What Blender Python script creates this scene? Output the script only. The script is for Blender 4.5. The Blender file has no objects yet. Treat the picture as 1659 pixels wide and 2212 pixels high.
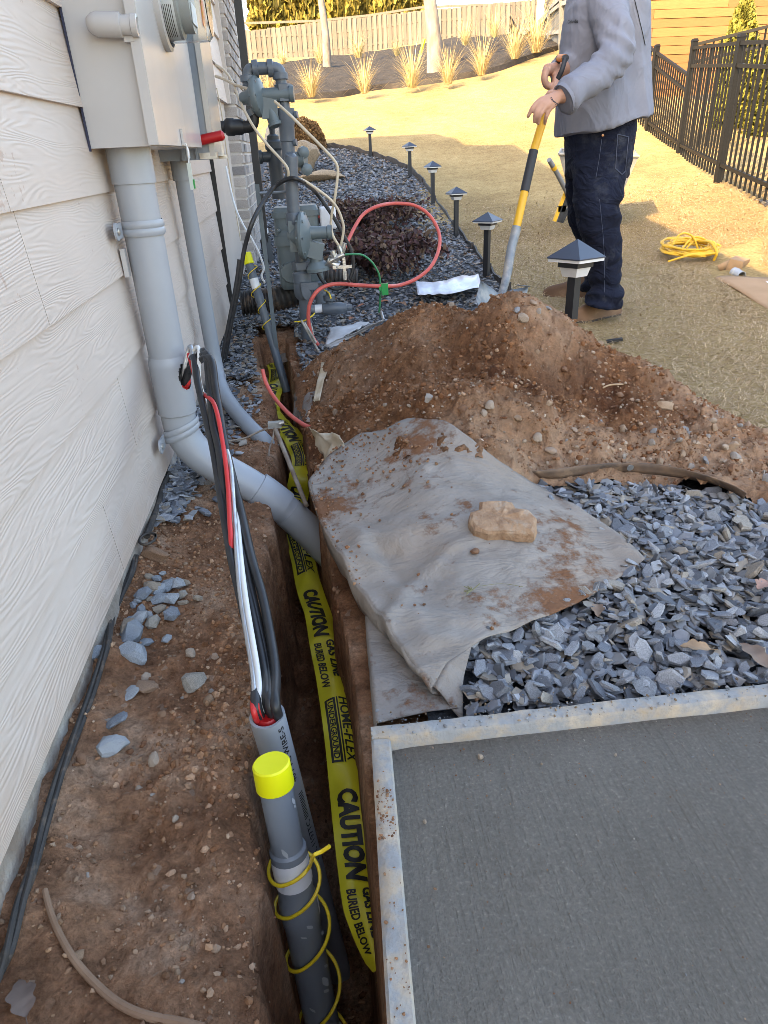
import bpy, bmesh, math, random
import numpy as np
from mathutils import Vector, Matrix, noise as mnoise
R_ = math.radians
random.seed(7); rng = np.random.default_rng(7)
SC = bpy.context.scene
COL = SC.collection

# ------------------------------------------------------------------ camera
F, CX, CY, H = 1490.0, 829.5, 1106.0, 0.90          # focal length (px of a 1659x2212 picture), centre, eye height
def _n(v): v = np.array(v, float); return v/np.linalg.norm(v)
_y = _n([-181, -774, F]); _d = np.array([120., 2694., F]); _d = _n(_d-_y*np.dot(_y, _d)); _z = -_d
RM = np.array([np.cross(_y, _z), _y, _z])              # camera (right, down, forward) -> world
cam = bpy.data.cameras.new('camera'); cam.sensor_fit = 'VERTICAL'; cam.sensor_height = 36; cam.lens = F/2212*36
cam.clip_start = 0.02; cam.clip_end = 1000
co = bpy.data.objects.new('camera', cam); COL.objects.link(co)
_r, _u, _b = RM[:, 0], -RM[:, 1], -RM[:, 2]
co.matrix_world = Matrix(((_r[0], _u[0], _b[0], 0), (_r[1], _u[1], _b[1], 0), (_r[2], _u[2], _b[2], H), (0, 0, 0, 1)))
SC.camera = co

# ------------------------------------------------------------------ world, sun, exposure
SUN = _n([-.67*math.cos(R_(33)), -.74*math.cos(R_(33)), math.sin(R_(33))])                         # direction towards the sun (behind the house, over the left shoulder)
el = math.asin(SUN[2]); az = math.atan2(SUN[0], SUN[1])
W = bpy.data.worlds.new('World'); SC.world = W; W.use_nodes = True
nt = W.node_tree; nt.nodes.clear()
sky = nt.nodes.new('ShaderNodeTexSky'); sky.sky_type = 'NISHITA'; sky.sun_disc = False
sky.sun_elevation = el; sky.sun_rotation = az; sky.air_density = 1.0; sky.dust_density = 2.0; sky.ozone_density = 1.0
bg = nt.nodes.new('ShaderNodeBackground'); bg.inputs['Strength'].default_value = 0.15
wo = nt.nodes.new('ShaderNodeOutputWorld')
nt.links.new(sky.outputs[0], bg.inputs[0]); nt.links.new(bg.outputs[0], wo.inputs[0])
sl = bpy.data.lights.new('sun', 'SUN'); sl.energy = 2.35; sl.angle = R_(0.53); sl.color = (1.0, 0.75, 0.41)
so = bpy.data.objects.new('sun', sl); COL.objects.link(so)
so.rotation_euler = Vector(SUN).to_track_quat('Z', 'Y').to_euler(); so.location = (-20, -30, 30)
SC.view_settings.view_transform = 'Standard'; SC.view_settings.look = 'None'; SC.view_settings.gamma = 1
SC.view_settings.use_curve_mapping = False; SC.view_settings.exposure = 2.68
SC.view_settings.use_white_balance = True; SC.view_settings.white_balance_temperature = 7600
SC.cycles.max_bounces = 8; SC.cycles.use_denoising = True; SC.cycles.filter_width = 0.8; SC.cycles.use_adaptive_sampling = False

# ------------------------------------------------------------------ rays -> world
def ray(px, py): return RM @ _n([px-CX, py-CY, F])
O3 = np.array([0, 0, H])
def PY(px, py, Y): d = ray(px, py); return Vector(O3+d*Y/d[1])
def PX(px, py, X): d = ray(px, py); return Vector(O3+d*X/d[0])
def PZ(px, py, Z): d = ray(px, py); return Vector(O3+d*(Z-H)/d[2])
def PD(px, py, dep): return Vector(O3+RM @ (np.array([px-CX, py-CY, F])/F*dep))

# ------------------------------------------------------------------ terrain
_ky = [-100, 3.5, 5, 7.5, 9.7, 12, 17, 22, 28, 38, 50, 200]
_kz = [0, 0, .06, .18, .36, .75, 1.95, 2.85, 3.6, 4.85, 5.4, 6]
_ty = np.arange(-20, 200, .1); _tz = np.interp(_ty, _ky, _kz)
_tz = np.convolve(np.pad(_tz, 12, 'edge'), np.ones(25)/25, 'valid')
_tz = np.where(_ty < 3, 0, _tz)
def sst(a, b, x): t = np.clip((np.asarray(x, float)-a)/(b-a), 0, 1); return t*t*(3-2*t)
def zt(x, y):
    return np.interp(y, _ty, _tz)+.1*np.clip(np.asarray(x, float)-2.2, 0, 4)*sst(4, 8, y)
def march(px, py, fz, t0=.5, t1=60, n=900):
    d = ray(px, py); ts = t0*(t1/t0)**np.linspace(0, 1, n)
    P = O3+ts[:, None]*d; g = P[:, 2]-fz(P[:, 0], P[:, 1])
    k = np.argmax(g < 0)
    if g[k] >= 0: k = n-1
    a = g[k-1]/(g[k-1]-g[k]+1e-9); t = ts[k-1]+a*(ts[k]-ts[k-1])
    return Vector(O3+t*d)
def PG(px, py): return march(px, py, zt)

# numpy value noise
def _hash(ix, iy, s):
    h = (ix*374761393+iy*668265263+s*1442695041) & 0xffffffff
    h = ((h ^ (h >> 13))*1274126177) & 0xffffffff
    return ((h ^ (h >> 16)) & 0xffff)/65535.0
def vnoise(x, y, s=0):
    x = np.asarray(x, float); y = np.asarray(y, float)
    ix = np.floor(x).astype(np.int64); iy = np.floor(y).astype(np.int64); fx = x-ix; fy = y-iy
    fx = fx*fx*(3-2*fx); fy = fy*fy*(3-2*fy)
    return ((_hash(ix, iy, s)*(1-fx)+_hash(ix+1, iy, s)*fx)*(1-fy)+(_hash(ix, iy+1, s)*(1-fx)+_hash(ix+1, iy+1, s)*fx)*fy)*2-1
def fbm(x, y, sc, oct=4, s=0, g=.5):
    a = 1; r = 0
    for o in range(oct): r = r+a*vnoise(x*sc*2**o+17.3*o, y*sc*2**o-9.1*o, s+o); a *= g
    return r

# ------------------------------------------------------------------ materials
MATS = {}
def newmat(name):
    m = bpy.data.materials.new(name); m.use_nodes = True; n = m.node_tree
    b = n.nodes['Principled BSDF']; MATS[name] = m
    return m, n, b
def _tc(n, scale=(1, 1, 1), rnd=False):
    t = n.nodes.new('ShaderNodeTexCoord'); mp = n.nodes.new('ShaderNodeMapping'); mp.inputs['Scale'].default_value = scale
    if rnd:
        oi = n.nodes.new('ShaderNodeObjectInfo'); a = n.nodes.new('ShaderNodeVectorMath'); a.operation = 'MULTIPLY_ADD'
        c = n.nodes.new('ShaderNodeCombineXYZ')
        for i in range(3): n.links.new(oi.outputs['Random'], c.inputs[i])
        a.inputs[1].default_value = (37, 53, 71); n.links.new(c.outputs[0], a.inputs[0]); n.links.new(t.outputs['Object'], a.inputs[2])
        n.links.new(a.outputs[0], mp.inputs['Vector'])
    else: n.links.new(t.outputs['Object'], mp.inputs['Vector'])
    return mp.outputs[0]
def _noise(n, vec, scale, detail=4, rough=.55, dist=0):
    t = n.nodes.new('ShaderNodeTexNoise'); t.inputs['Scale'].default_value = scale; t.inputs['Detail'].default_value = detail
    t.inputs['Roughness'].default_value = rough; t.inputs['Distortion'].default_value = dist
    n.links.new(vec, t.inputs['Vector']); return t.outputs['Fac']
def _ramp(n, fac, stops):
    r = n.nodes.new('ShaderNodeValToRGB'); e = r.color_ramp.elements
    while len(e) < len(stops): e.new(.5)
    for k, (p, c) in enumerate(stops): e[k].position = p; e[k].color = (*c, 1)
    n.links.new(fac, r.inputs[0]); return r.outputs[0]
def _mix(n, fac, a, b, mode='MIX'):
    m = n.nodes.new('ShaderNodeMix'); m.data_type = 'RGBA'; m.blend_type = mode
    for s, v in ((0, fac), (6, a), (7, b)):
        if isinstance(v, (int, float)): m.inputs[s].default_value = v
        elif isinstance(v, tuple): m.inputs[s].default_value = (*v, 1)
        else: n.links.new(v, m.inputs[s])
    return m.outputs[2]
def _math(n, op, a, b=0):
    m = n.nodes.new('ShaderNodeMath'); m.operation = op
    for s, v in ((0, a), (1, b)):
        if isinstance(v, (int, float)): m.inputs[s].default_value = v
        else: n.links.new(v, m.inputs[s])
    return m.outputs[0]
def _bump(n, b, h, strength=.3, dist=.01, prev=None):
    u = n.nodes.new('ShaderNodeBump'); u.inputs['Strength'].default_value = strength; u.inputs['Distance'].default_value = dist
    n.links.new(h, u.inputs['Height'])
    if prev: n.links.new(prev, u.inputs['Normal'])
    n.links.new(u.outputs[0], b.inputs['Normal']); return u.outputs[0]
def pm(name, c1, c2=None, scale=8, rough=.6, bump=.0, bscale=60, bdist=.004, metal=0, dirt=None, dscale=5, damt=.6, lohi=(.35, .65), stretch=(1, 1, 1), rnd=True, spec=.5, vari=0):
    """two-colour noise paint, optional third colour in blotches, optional fine relief"""
    m, n, b = newmat(name); v = _tc(n, stretch, rnd)
    c2 = c2 or tuple(x*.82 for x in c1)
    col = _ramp(n, _noise(n, v, scale, 5), [(lohi[0], c2), (lohi[1], c1)])
    if dirt:
        f = _ramp(n, _noise(n, v, dscale, 6, .65), [(1-damt-.08, (0, 0, 0)), (1-damt+.14, (1, 1, 1))])
        col = _mix(n, f, col, dirt)
    if vari:
        oi = n.nodes.new('ShaderNodeObjectInfo'); hs = n.nodes.new('ShaderNodeHueSaturation')
        n.links.new(_math(n, 'ADD', _math(n, 'MULTIPLY', oi.outputs['Random'], 2*vari), 1-vari), hs.inputs['Value'])
        n.links.new(col, hs.inputs['Color']); col = hs.outputs[0]
    n.links.new(col, b.inputs['Base Color'])
    b.inputs['Roughness'].default_value = rough; b.inputs['Metallic'].default_value = metal
    b.inputs['Specular IOR Level'].default_value = spec
    if bump: _bump(n, b, _noise(n, v, bscale, 6, .6), bump, bdist)
    return m
def flat(name, c, rough=.5, metal=0, spec=.5):
    return pm(name, c, tuple(x*.9 for x in c), 20, rough, metal=metal, spec=spec)

def attr_mat(name, rough=.7, bump=.3, bscale=80, bdist=.003, mottle=.35, mscale=40, spec=.4):
    """colour from the mesh attribute Col (each piece its own colour), mottled by noise"""
    m, n, b = newmat(name); v = _tc(n)
    a = n.nodes.new('ShaderNodeAttribute'); a.attribute_name = 'Col'
    k = _ramp(n, _noise(n, v, mscale, 5), [(.3, (1-mottle,)*3), (.7, (1+mottle*.4,)*3)])
    n.links.new(_mix(n, 1.0, a.outputs['Color'], k, 'MULTIPLY'), b.inputs['Base Color'])
    b.inputs['Roughness'].default_value = rough; b.inputs['Specular IOR Level'].default_value = spec
    if bump: _bump(n, b, _noise(n, v, bscale, 6), bump, bdist)
    return m

# soil
def soil_mat(name, a, bcol, ccol, bs=.7, dry=None):
    m, n, b = newmat(name); v = _tc(n)
    n1 = _noise(n, v, 4, 8, .62); n2 = _noise(n, v, 30, 8, .7); n3 = _noise(n, v, 130, 6, .7)
    col = _ramp(n, n1, [(.34, bcol), (.52, a), (.68, ccol)])
    col = _mix(n, .85, col, _ramp(n, n2, [(.3, (.50,)*3), (.52, (1, 1, 1)), (.72, (1.35, 1.28, 1.2))]), 'MULTIPLY')
    col = _mix(n, .7, col, _ramp(n, n3, [(.32, (.5,)*3), (.55, (1, 1, 1)), (.7, (1.3, 1.3, 1.3))]), 'MULTIPLY')
    vo = n.nodes.new('ShaderNodeTexVoronoi'); vo.inputs['Scale'].default_value = 95; n.links.new(v, vo.inputs['Vector'])
    sp = _ramp(n, vo.outputs['Color'], [(.90, (0, 0, 0)), (.93, (1, 1, 1))])
    col = _mix(n, _math(n, 'MULTIPLY', sp, .35), col, (.42, .34, .27))
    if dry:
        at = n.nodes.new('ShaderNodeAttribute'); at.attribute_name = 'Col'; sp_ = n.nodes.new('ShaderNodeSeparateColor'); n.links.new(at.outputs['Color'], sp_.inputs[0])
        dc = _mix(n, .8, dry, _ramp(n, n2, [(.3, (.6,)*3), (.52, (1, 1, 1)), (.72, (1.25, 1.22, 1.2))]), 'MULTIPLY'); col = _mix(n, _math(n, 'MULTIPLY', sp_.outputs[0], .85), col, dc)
    n.links.new(col, b.inputs['Base Color']); b.inputs['Roughness'].default_value = .95; b.inputs['Specular IOR Level'].default_value = .15
    p = _bump(n, b, n2, bs, .02); p = _bump(n, b, n3, bs, .006, p)
    vd = _math(n, 'SUBTRACT', 1, vo.outputs['Distance']); _bump(n, b, vd, bs*.5, .004, p)
    return m
SOIL = soil_mat('red_clay_soil', (.38, .20, .115), (.20, .088, .045), (.56, .375, .26), 1.0)
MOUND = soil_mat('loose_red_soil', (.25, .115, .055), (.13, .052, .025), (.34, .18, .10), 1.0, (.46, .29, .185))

# lawn
m, n, b = newmat('dormant_grass'); v = _tc(n)
c = _ramp(n, _noise(n, v, .9, 6), [(.3, (.30, .215, .105)), (.5, (.385, .285, .14)), (.7, (.445, .335, .17))])
c = _mix(n, .85, c, _ramp(n, _noise(n, v, 45, 8, .75), [(.32, (.42, .38, .33)), (.5, (1, 1, 1)), (.66, (1.3, 1.28, 1.22))]), 'MULTIPLY')
c = _mix(n, .5, c, _ramp(n, _noise(n, v, 7, 6, .7), [(.35, (.7, .62, .55)), (.6, (1.1, 1.1, 1.1))]), 'MULTIPLY')
n.links.new(c, b.inputs['Base Color']); b.inputs['Roughness'].default_value = .95; b.inputs['Specular IOR Level'].default_value = .1
_bump(n, b, _noise(n, v, 60, 8, .75), .8, .03)
LAWN = MATS['dormant_grass']
BLADE = attr_mat('straw_blade', .8, 0, mottle=.2)
SLATE = attr_mat('blue_grey_slate', .62, .35, 60, .003, .38, 22, .45)
STONE = attr_mat('field_stone', .8, .5, 45, .006, .4, 18, .3)
MOUND2 = attr_mat('soil_clod', .95, .9, 90, .006, .5, 60, .1)
LEAF = attr_mat('leaf', .75, 0, mottle=.3, mscale=25)

# siding with embossed cedar grain
m, n, b = newmat('siding_paint'); v = _tc(n, (1, .34, 3.0), True)
base = _noise(n, v, 3.4, 2.5, .42, .2)
s = _math(n, 'SINE', _math(n, 'MULTIPLY', base, 235))
v2 = _tc(n, (1, 1.2, 30), True); fine = _noise(n, v2, 8, 3)
amp = _ramp(n, _noise(n, _tc(n, (1, .6, 1), True), 3.5, 3), [(.36, (.12,)*3), (.6, (1, 1, 1))])
hgt = _math(n, 'ADD', _math(n, 'MULTIPLY', _math(n, 'MULTIPLY', s, amp), .5), _math(n, 'MULTIPLY', fine, .2))
dv = _tc(n, (1, 1, 1), False)
cc = _ramp(n, _noise(n, dv, 2.2, 5), [(.3, (.57, .485, .425)), (.7, (.62, .535, .475))])
geo = n.nodes.new('ShaderNodeNewGeometry'); sx = n.nodes.new('ShaderNodeSeparateXYZ'); n.links.new(geo.outputs['Position'], sx.inputs[0])
lowd = _ramp(n, _math(n, 'ADD', sx.outputs['Z'], _math(n, 'MULTIPLY', _noise(n, dv, 14, 5), .28)), [(.16, (.9, .9, .9)), (.33, (0, 0, 0))])
spk = _ramp(n, _math(n, 'MULTIPLY', _noise(n, dv, 55, 3, .6), _noise(n, dv, 5, 3)), [(.40, (0, 0, 0)), (.42, (1, 1, 1))])
cc = _mix(n, _math(n, 'MULTIPLY', lowd, .45), cc, (.50, .33, .22)); cc = _mix(n, _math(n, 'MULTIPLY', spk, .35), cc, (.33, .16, .09))
n.links.new(cc, b.inputs['Base Color']); b.inputs['Roughness'].default_value = .5
_bump(n, b, hgt, .27, .0036)
SIDING = MATS['siding_paint']
TRIM = pm('trim_paint', (.54, .475, .42), (.49, .43, .38), 3, .5, .1, 40, .002)
FOUND = pm('foundation_concrete', (.40, .36, .31), (.24, .19, .15), 14, .9, .8, 40, .012, dirt=(.20, .11, .06), dscale=8, damt=.42)
BRICK = pm('painted_brick', (.47, .42, .385), (.38, .335, .305), 14, .85, .6, 60, .004, vari=.14)
MORTAR = pm('mortar', (.62, .57, .52), (.52, .47, .42), 30, .9, .4, 80)
BLACKMETAL = flat('black_metal', (.018, .018, .02), .45)
GREYBOX = pm('light_grey_enamel', (.475, .46, .45), (.445, .43, .42), 4, .25, 0, dirt=(.40, .33, .27), dscale=60, damt=.18)
GREYBOX2 = pm('blue_grey_enamel', (.25, .285, .32), (.225, .26, .295), 4, .3)
GASGREY = pm('gas_fitting_grey', (.115, .138, .165), (.085, .105, .128), 12, .42, .1, 80, dirt=(.20, .17, .14), dscale=25, damt=.25)
GASGREEN = pm('gas_meter_green_grey', (.135, .17, .18), (.105, .135, .148), 6, .42, .05, 60)
BLACKIRON = flat('black_iron', (.012, .012, .014), .5)
PVC = pm('grey_painted_conduit', (.36, .38, .41), (.32, .34, .37), 5, .4, .04, 50, dirt=(.33, .25, .19), dscale=7, damt=.22)
PVC2 = pm('grey_pvc', (.27, .295, .325), (.245, .27, .30), 5, .42, .03, 50)
PVCL = pm('pale_grey_pvc', (.34, .36, .385), (.30, .32, .345), 5, .42, .03, 50, dirt=(.24, .18, .13), dscale=6, damt=.25)
PVCD = pm('dark_grey_pvc', (.19, .215, .245), (.165, .19, .22), 5, .4, .03, 60, dirt=(.16, .15, .14), dscale=20, damt=.2)
YCAP = pm('fluorescent_yellow', (.80, .78, .015), (.74, .71, .01), 6, .4, .05, 60, dirt=(.50, .48, .06), dscale=14, damt=.2)
YWIRE = flat('yellow_wire', (.85, .60, .03), .4)
TAPE = pm('yellow_tape', (.66, .60, .035), (.58, .52, .03), 8, .33, .25, 24, .006, dirt=(.25, .17, .05), dscale=16, damt=.22)
INK = flat('black_ink', (.012, .012, .012), .5)
PAPER = flat('white_label', (.75, .76, .78), .55)
BLACKRUB = pm('black_cable', (.016, .016, .018), (.03, .03, .032), 20, .42)
DUSTRUB = pm('dusty_black_cable', (.05, .042, .036), (.025, .023, .022), 25, .65, .3, 90, dirt=(.22, .15, .10), dscale=18, damt=.38)
REDRUB = flat('red_cable', (.60, .03, .03), .4)
REDPLAST = flat('red_plastic', (.42, .008, .01), .4)
WHITERUB = flat('white_cable', (.72, .72, .70), .45)
ALU = pm('bare_aluminium', (.62, .62, .62), (.5, .5, .5), 30, .32, .2, 200, metal=.9)
REDHOSE = pm('salmon_hose', (.66, .115, .085), (.58, .095, .075), 10, .42)
CREAMCABLE = pm('cream_cable', (.60, .51, .38), (.52, .43, .31), 10, .5)
GREENW = flat('green_wire', (.02, .22, .08), .45)
GREENP = flat('green_plastic', (.01, .30, .07), .4)
STEEL = pm('brushed_steel', (.55, .55, .53), (.40, .39, .37), 30, .35, .1, 80, metal=.85)
RUSTY = pm('weathered_rod', (.30, .25, .20), (.18, .13, .10), 30, .7, .4, 100)
CORR = pm('muddy_black_pipe', (.028, .025, .023), (.016, .015, .015), 10, .6, 0, dirt=(.17, .11, .07), dscale=14, damt=.42)

# landscape fabric with soil smears
def fabric(name, a, bcol, damt, dcol=(.20, .095, .05)):
    m, n, b = newmat(name); v = _tc(n)
    col = _ramp(n, _noise(n, v, 3.2, 6), [(.3, bcol), (.7, a)])
    col = _mix(n, .55, col, _ramp(n, _noise(n, v, 16, 6, .65), [(.3, (.74, .72, .70)), (.7, (1.12, 1.12, 1.12))]), 'MULTIPLY')
    d = _ramp(n, _math(n, 'ADD', _math(n, 'MULTIPLY', _noise(n, v, 3.0, 3), .65), _math(n, 'MULTIPLY', _noise(n, v, 26, 8, .7), .42)), [(.635-damt*.1, (0, 0, 0)), (.70-damt*.1, (1, 1, 1))])
    d2 = _ramp(n, _noise(n, v, 2.0, 4), [(.45, (0, 0, 0)), (.7, (.45,)*3)])
    col = _mix(n, d2, col, (.33, .23, .155)); col = _mix(n, d, col, dcol)
    n.links.new(col, b.inputs['Base Color']); b.inputs['Roughness'].default_value = .88; b.inputs['Specular IOR Level'].default_value = .2
    p = _bump(n, b, _noise(n, v, 260, 3), .22, .002); p = _bump(n, b, _noise(n, _tc(n, (1, 2.2, 1)), 7, 6, .62, .6), .7, .03, p); _bump(n, b, _math(n, 'MULTIPLY', d, _noise(n, v, 80, 4)), .6, .008, p)
    return m
FABRIC = fabric('grey_landscape_fabric', (.345, .312, .282), (.25, .22, .195), .58)
FABRIC2 = fabric('grey_fabric_underlayer', (.30, .28, .265), (.22, .195, .175), .5)
LINER = pm('stained_white_liner', (.60, .53, .42), (.42, .31, .19), 5, .75, .25, 30, .006, dirt=(.26, .15, .08), dscale=8, damt=.3)
LINERW = pm('pale_grey_liner', (.52, .53, .55), (.40, .39, .38), 6, .7, .25, 30, .006, dirt=(.26, .15, .08), dscale=9, damt=.25)
BAND = pm('brown_tarp_band', (.21, .135, .09), (.075, .058, .05), 12, .75, .25, 40, .004, dirt=(.36, .24, .15), dscale=14, damt=.42)
WOODFORM = pm('form_lumber', (.50, .41, .31), (.39, .30, .21), 9, .8, .8, 60, .006, dirt=(.30, .30, .295), dscale=24, damt=.56)
# wet concrete with broom lines
m, n, b = newmat('fresh_concrete'); v = _tc(n); vb = _tc(n, (150, 4.5, 1))
c = _ramp(n, _noise(n, v, 3, 6), [(.3, (.20, .178, .15)), (.7, (.265, .238, .205))])
c = _mix(n, .6, c, _ramp(n, _noise(n, v, 190, 3), [(.35, (.75,)*3), (.62, (1.1,)*3), (.75, (1.8,)*3)]), 'MULTIPLY')
c = _mix(n, .32, c, _ramp(n, _noise(n, vb, 1, 5, .7), [(.32, (.62,)*3), (.55, (1.05,)*3), (.7, (1.2,)*3)]), 'MULTIPLY')
c = _mix(n, .4, c, _ramp(n, _noise(n, v, 2.2, 5, .65), [(.35, (.7, .68, .66)), (.62, (1.15, 1.13, 1.1))]), 'MULTIPLY')
c = _mix(n, _math(n, 'MULTIPLY', _ramp(n, _noise(n, v, 7, 6, .7), [(.58, (0, 0, 0)), (.72, (1, 1, 1))]), .35), c, (.15, .115, .085))
n.links.new(c, b.inputs['Base Color']); b.inputs['Roughness'].default_value = .72; b.inputs['Specular IOR Level'].default_value = .35
p = _bump(n, b, _noise(n, vb, 1, 4, .65), 1.0, .009); _bump(n, b, _noise(n, v, 190, 5, .75), 1.0, .007, p)
CONC = MATS['fresh_concrete']
# timber planks
def timber(name, a, bcol, vari=.15, gs=(1.2, 1.2, 14), sc=3):
    m, n, b = newmat(name); v = _tc(n, gs, True)
    w = _noise(n, v, sc, 4, .55, .6); s = _math(n, 'SINE', _math(n, 'MULTIPLY', w, 38))
    col = _ramp(n, _math(n, 'ADD', _math(n, 'MULTIPLY', s, .22), .5), [(.25, bcol), (.75, a)])
    oi = n.nodes.new('ShaderNodeObjectInfo'); hs = n.nodes.new('ShaderNodeHueSaturation')
    n.links.new(_math(n, 'ADD', _math(n, 'MULTIPLY', oi.outputs['Random'], 2*vari), 1-vari), hs.inputs['Value']); n.links.new(col, hs.inputs['Color'])
    n.links.new(hs.outputs[0], b.inputs['Base Color']); b.inputs['Roughness'].default_value = .85; _bump(n, b, s, .15, .004)
    return m
TIMBER = timber('cedar_timber', (.32, .155, .055), (.22, .098, .033), .22)
PICKET = timber('weathered_picket', (.20, .17, .14), (.135, .113, .092), .25, (8, 8, .8))
BOARD = timber('grey_fence_board', (.17, .17, .165), (.13, .13, .125), .12, (8, 8, .8))
FENCEM = flat('dark_bronze_metal', (.008, .0075, .007), .55, 0, .25)
MULCH = pm('dark_mulch', (.04, .031, .025), (.013, .010, .008), 5, .95, 1, 12, .08, dirt=(.15, .115, .08), dscale=9, damt=.30, rnd=False)
BARK = pm('pale_bark', (.27, .235, .20), (.15, .125, .105), 6, .9, .7, 22, .02, stretch=(1, 1, .5))
# person, tools
def creased(name, scale, stretch, dist, stg):
    m = MATS_[name]; n = m.node_tree; b = n.nodes['Principled BSDF']; v = _tc(n, stretch)
    r_ = _math(n, 'ABSOLUTE', _math(n, 'SUBTRACT', _noise(n, v, scale, 3, .5, 1.2), .5)); u = n.nodes.new('ShaderNodeBump'); u.inputs['Strength'].default_value = stg; u.inputs['Distance'].default_value = dist; n.links.new(_math(n, 'MULTIPLY', r_, -1.0), u.inputs['Height'])
    old = b.inputs['Normal'].links[0].from_node; n.links.new(u.outputs[0], old.inputs['Normal'])
MATS_ = {}
DENIM = pm('dark_denim', (.011, .0155, .034), (.005, .007, .017), 5, .9, .35, 320, .002, dirt=(.055, .062, .078), dscale=6, damt=.36, spec=.2)
SHIRT = pm('grey_jersey', (.205, .22, .27), (.17, .183, .228), 5, .92, .12, 320, .001)
MATS_['d'] = DENIM; MATS_['s'] = SHIRT; creased('d', 7, (1, 1, 1.6), .06, .6); creased('s', 4.5, (1.3, 1.3, .7), .07, .38)
SKIN = pm('skin', (.50, .285, .205), (.43, .235, .165), 16, .55, .15, 120, .002)
HAIR = flat('dark_hair', (.03, .02, .014), .7)
BOOT = pm('brown_suede', (.20, .115, .065), (.13, .07, .04), 9, .85, .3, 90, .003, dirt=(.30, .19, .12), dscale=9, damt=.35)
SOLE = flat('boot_sole', (.06, .048, .04), .8)
COPPER = flat('copper_rivet', (.55, .30, .16), .35, .8)
SHYEL = pm('yellow_fibreglass', (.74, .41, .025), (.66, .35, .02), 6, .42)
SHBLK = flat('black_grip', (.022, .024, .03), .6)
SHMET = pm('muddy_grey_steel', (.22, .25, .28), (.14, .155, .17), 8, .5, .2, 40, dirt=(.40, .37, .33), dscale=9, damt=.45, metal=.3)
LAMPB = pm('lamp_black', (.017, .018, .022), (.013, .014, .017), 8, .5)
LAMPROOF = flat('solar_cap', (.035, .045, .07), .35)
LAMPW = flat('lamp_white', (.66, .66, .66), .45)
CARD = pm('cardboard', (.36, .225, .125), (.31, .19, .10), 5, .8, .05, 60)
PLASTIC = pm('silvery_film', (.66, .70, .78), (.50, .55, .66), 6, .28, .6, 12, .012)
CORD = flat('extension_yellow', (.68, .40, .03), .45)
TRAY = pm('barrow_tray', (.36, .33, .28), (.28, .26, .22), 5, .5)
ROOT = pm('root', (.27, .165, .105), (.2, .115, .07), 20, .9, .4, 80)
EDGE = pm('edging_strip', (.06, .05, .045), (.03, .027, .025), 10, .7, dirt=(.28, .21, .14), dscale=12, damt=.3)
GLASS, n, b = newmat('clear_dome'); b.inputs['Base Color'].default_value = (.95, .97, .96, 1); b.inputs['Roughness'].default_value = .06
b.inputs['Transmission Weight'].default_value = 1; b.inputs['IOR'].default_value = 1.12
ORANGE = flat('orange_sticker', (.62, .16, .04), .5)
BRICKROOF = flat('brown_roof', (.13, .075, .05), .9)

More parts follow.
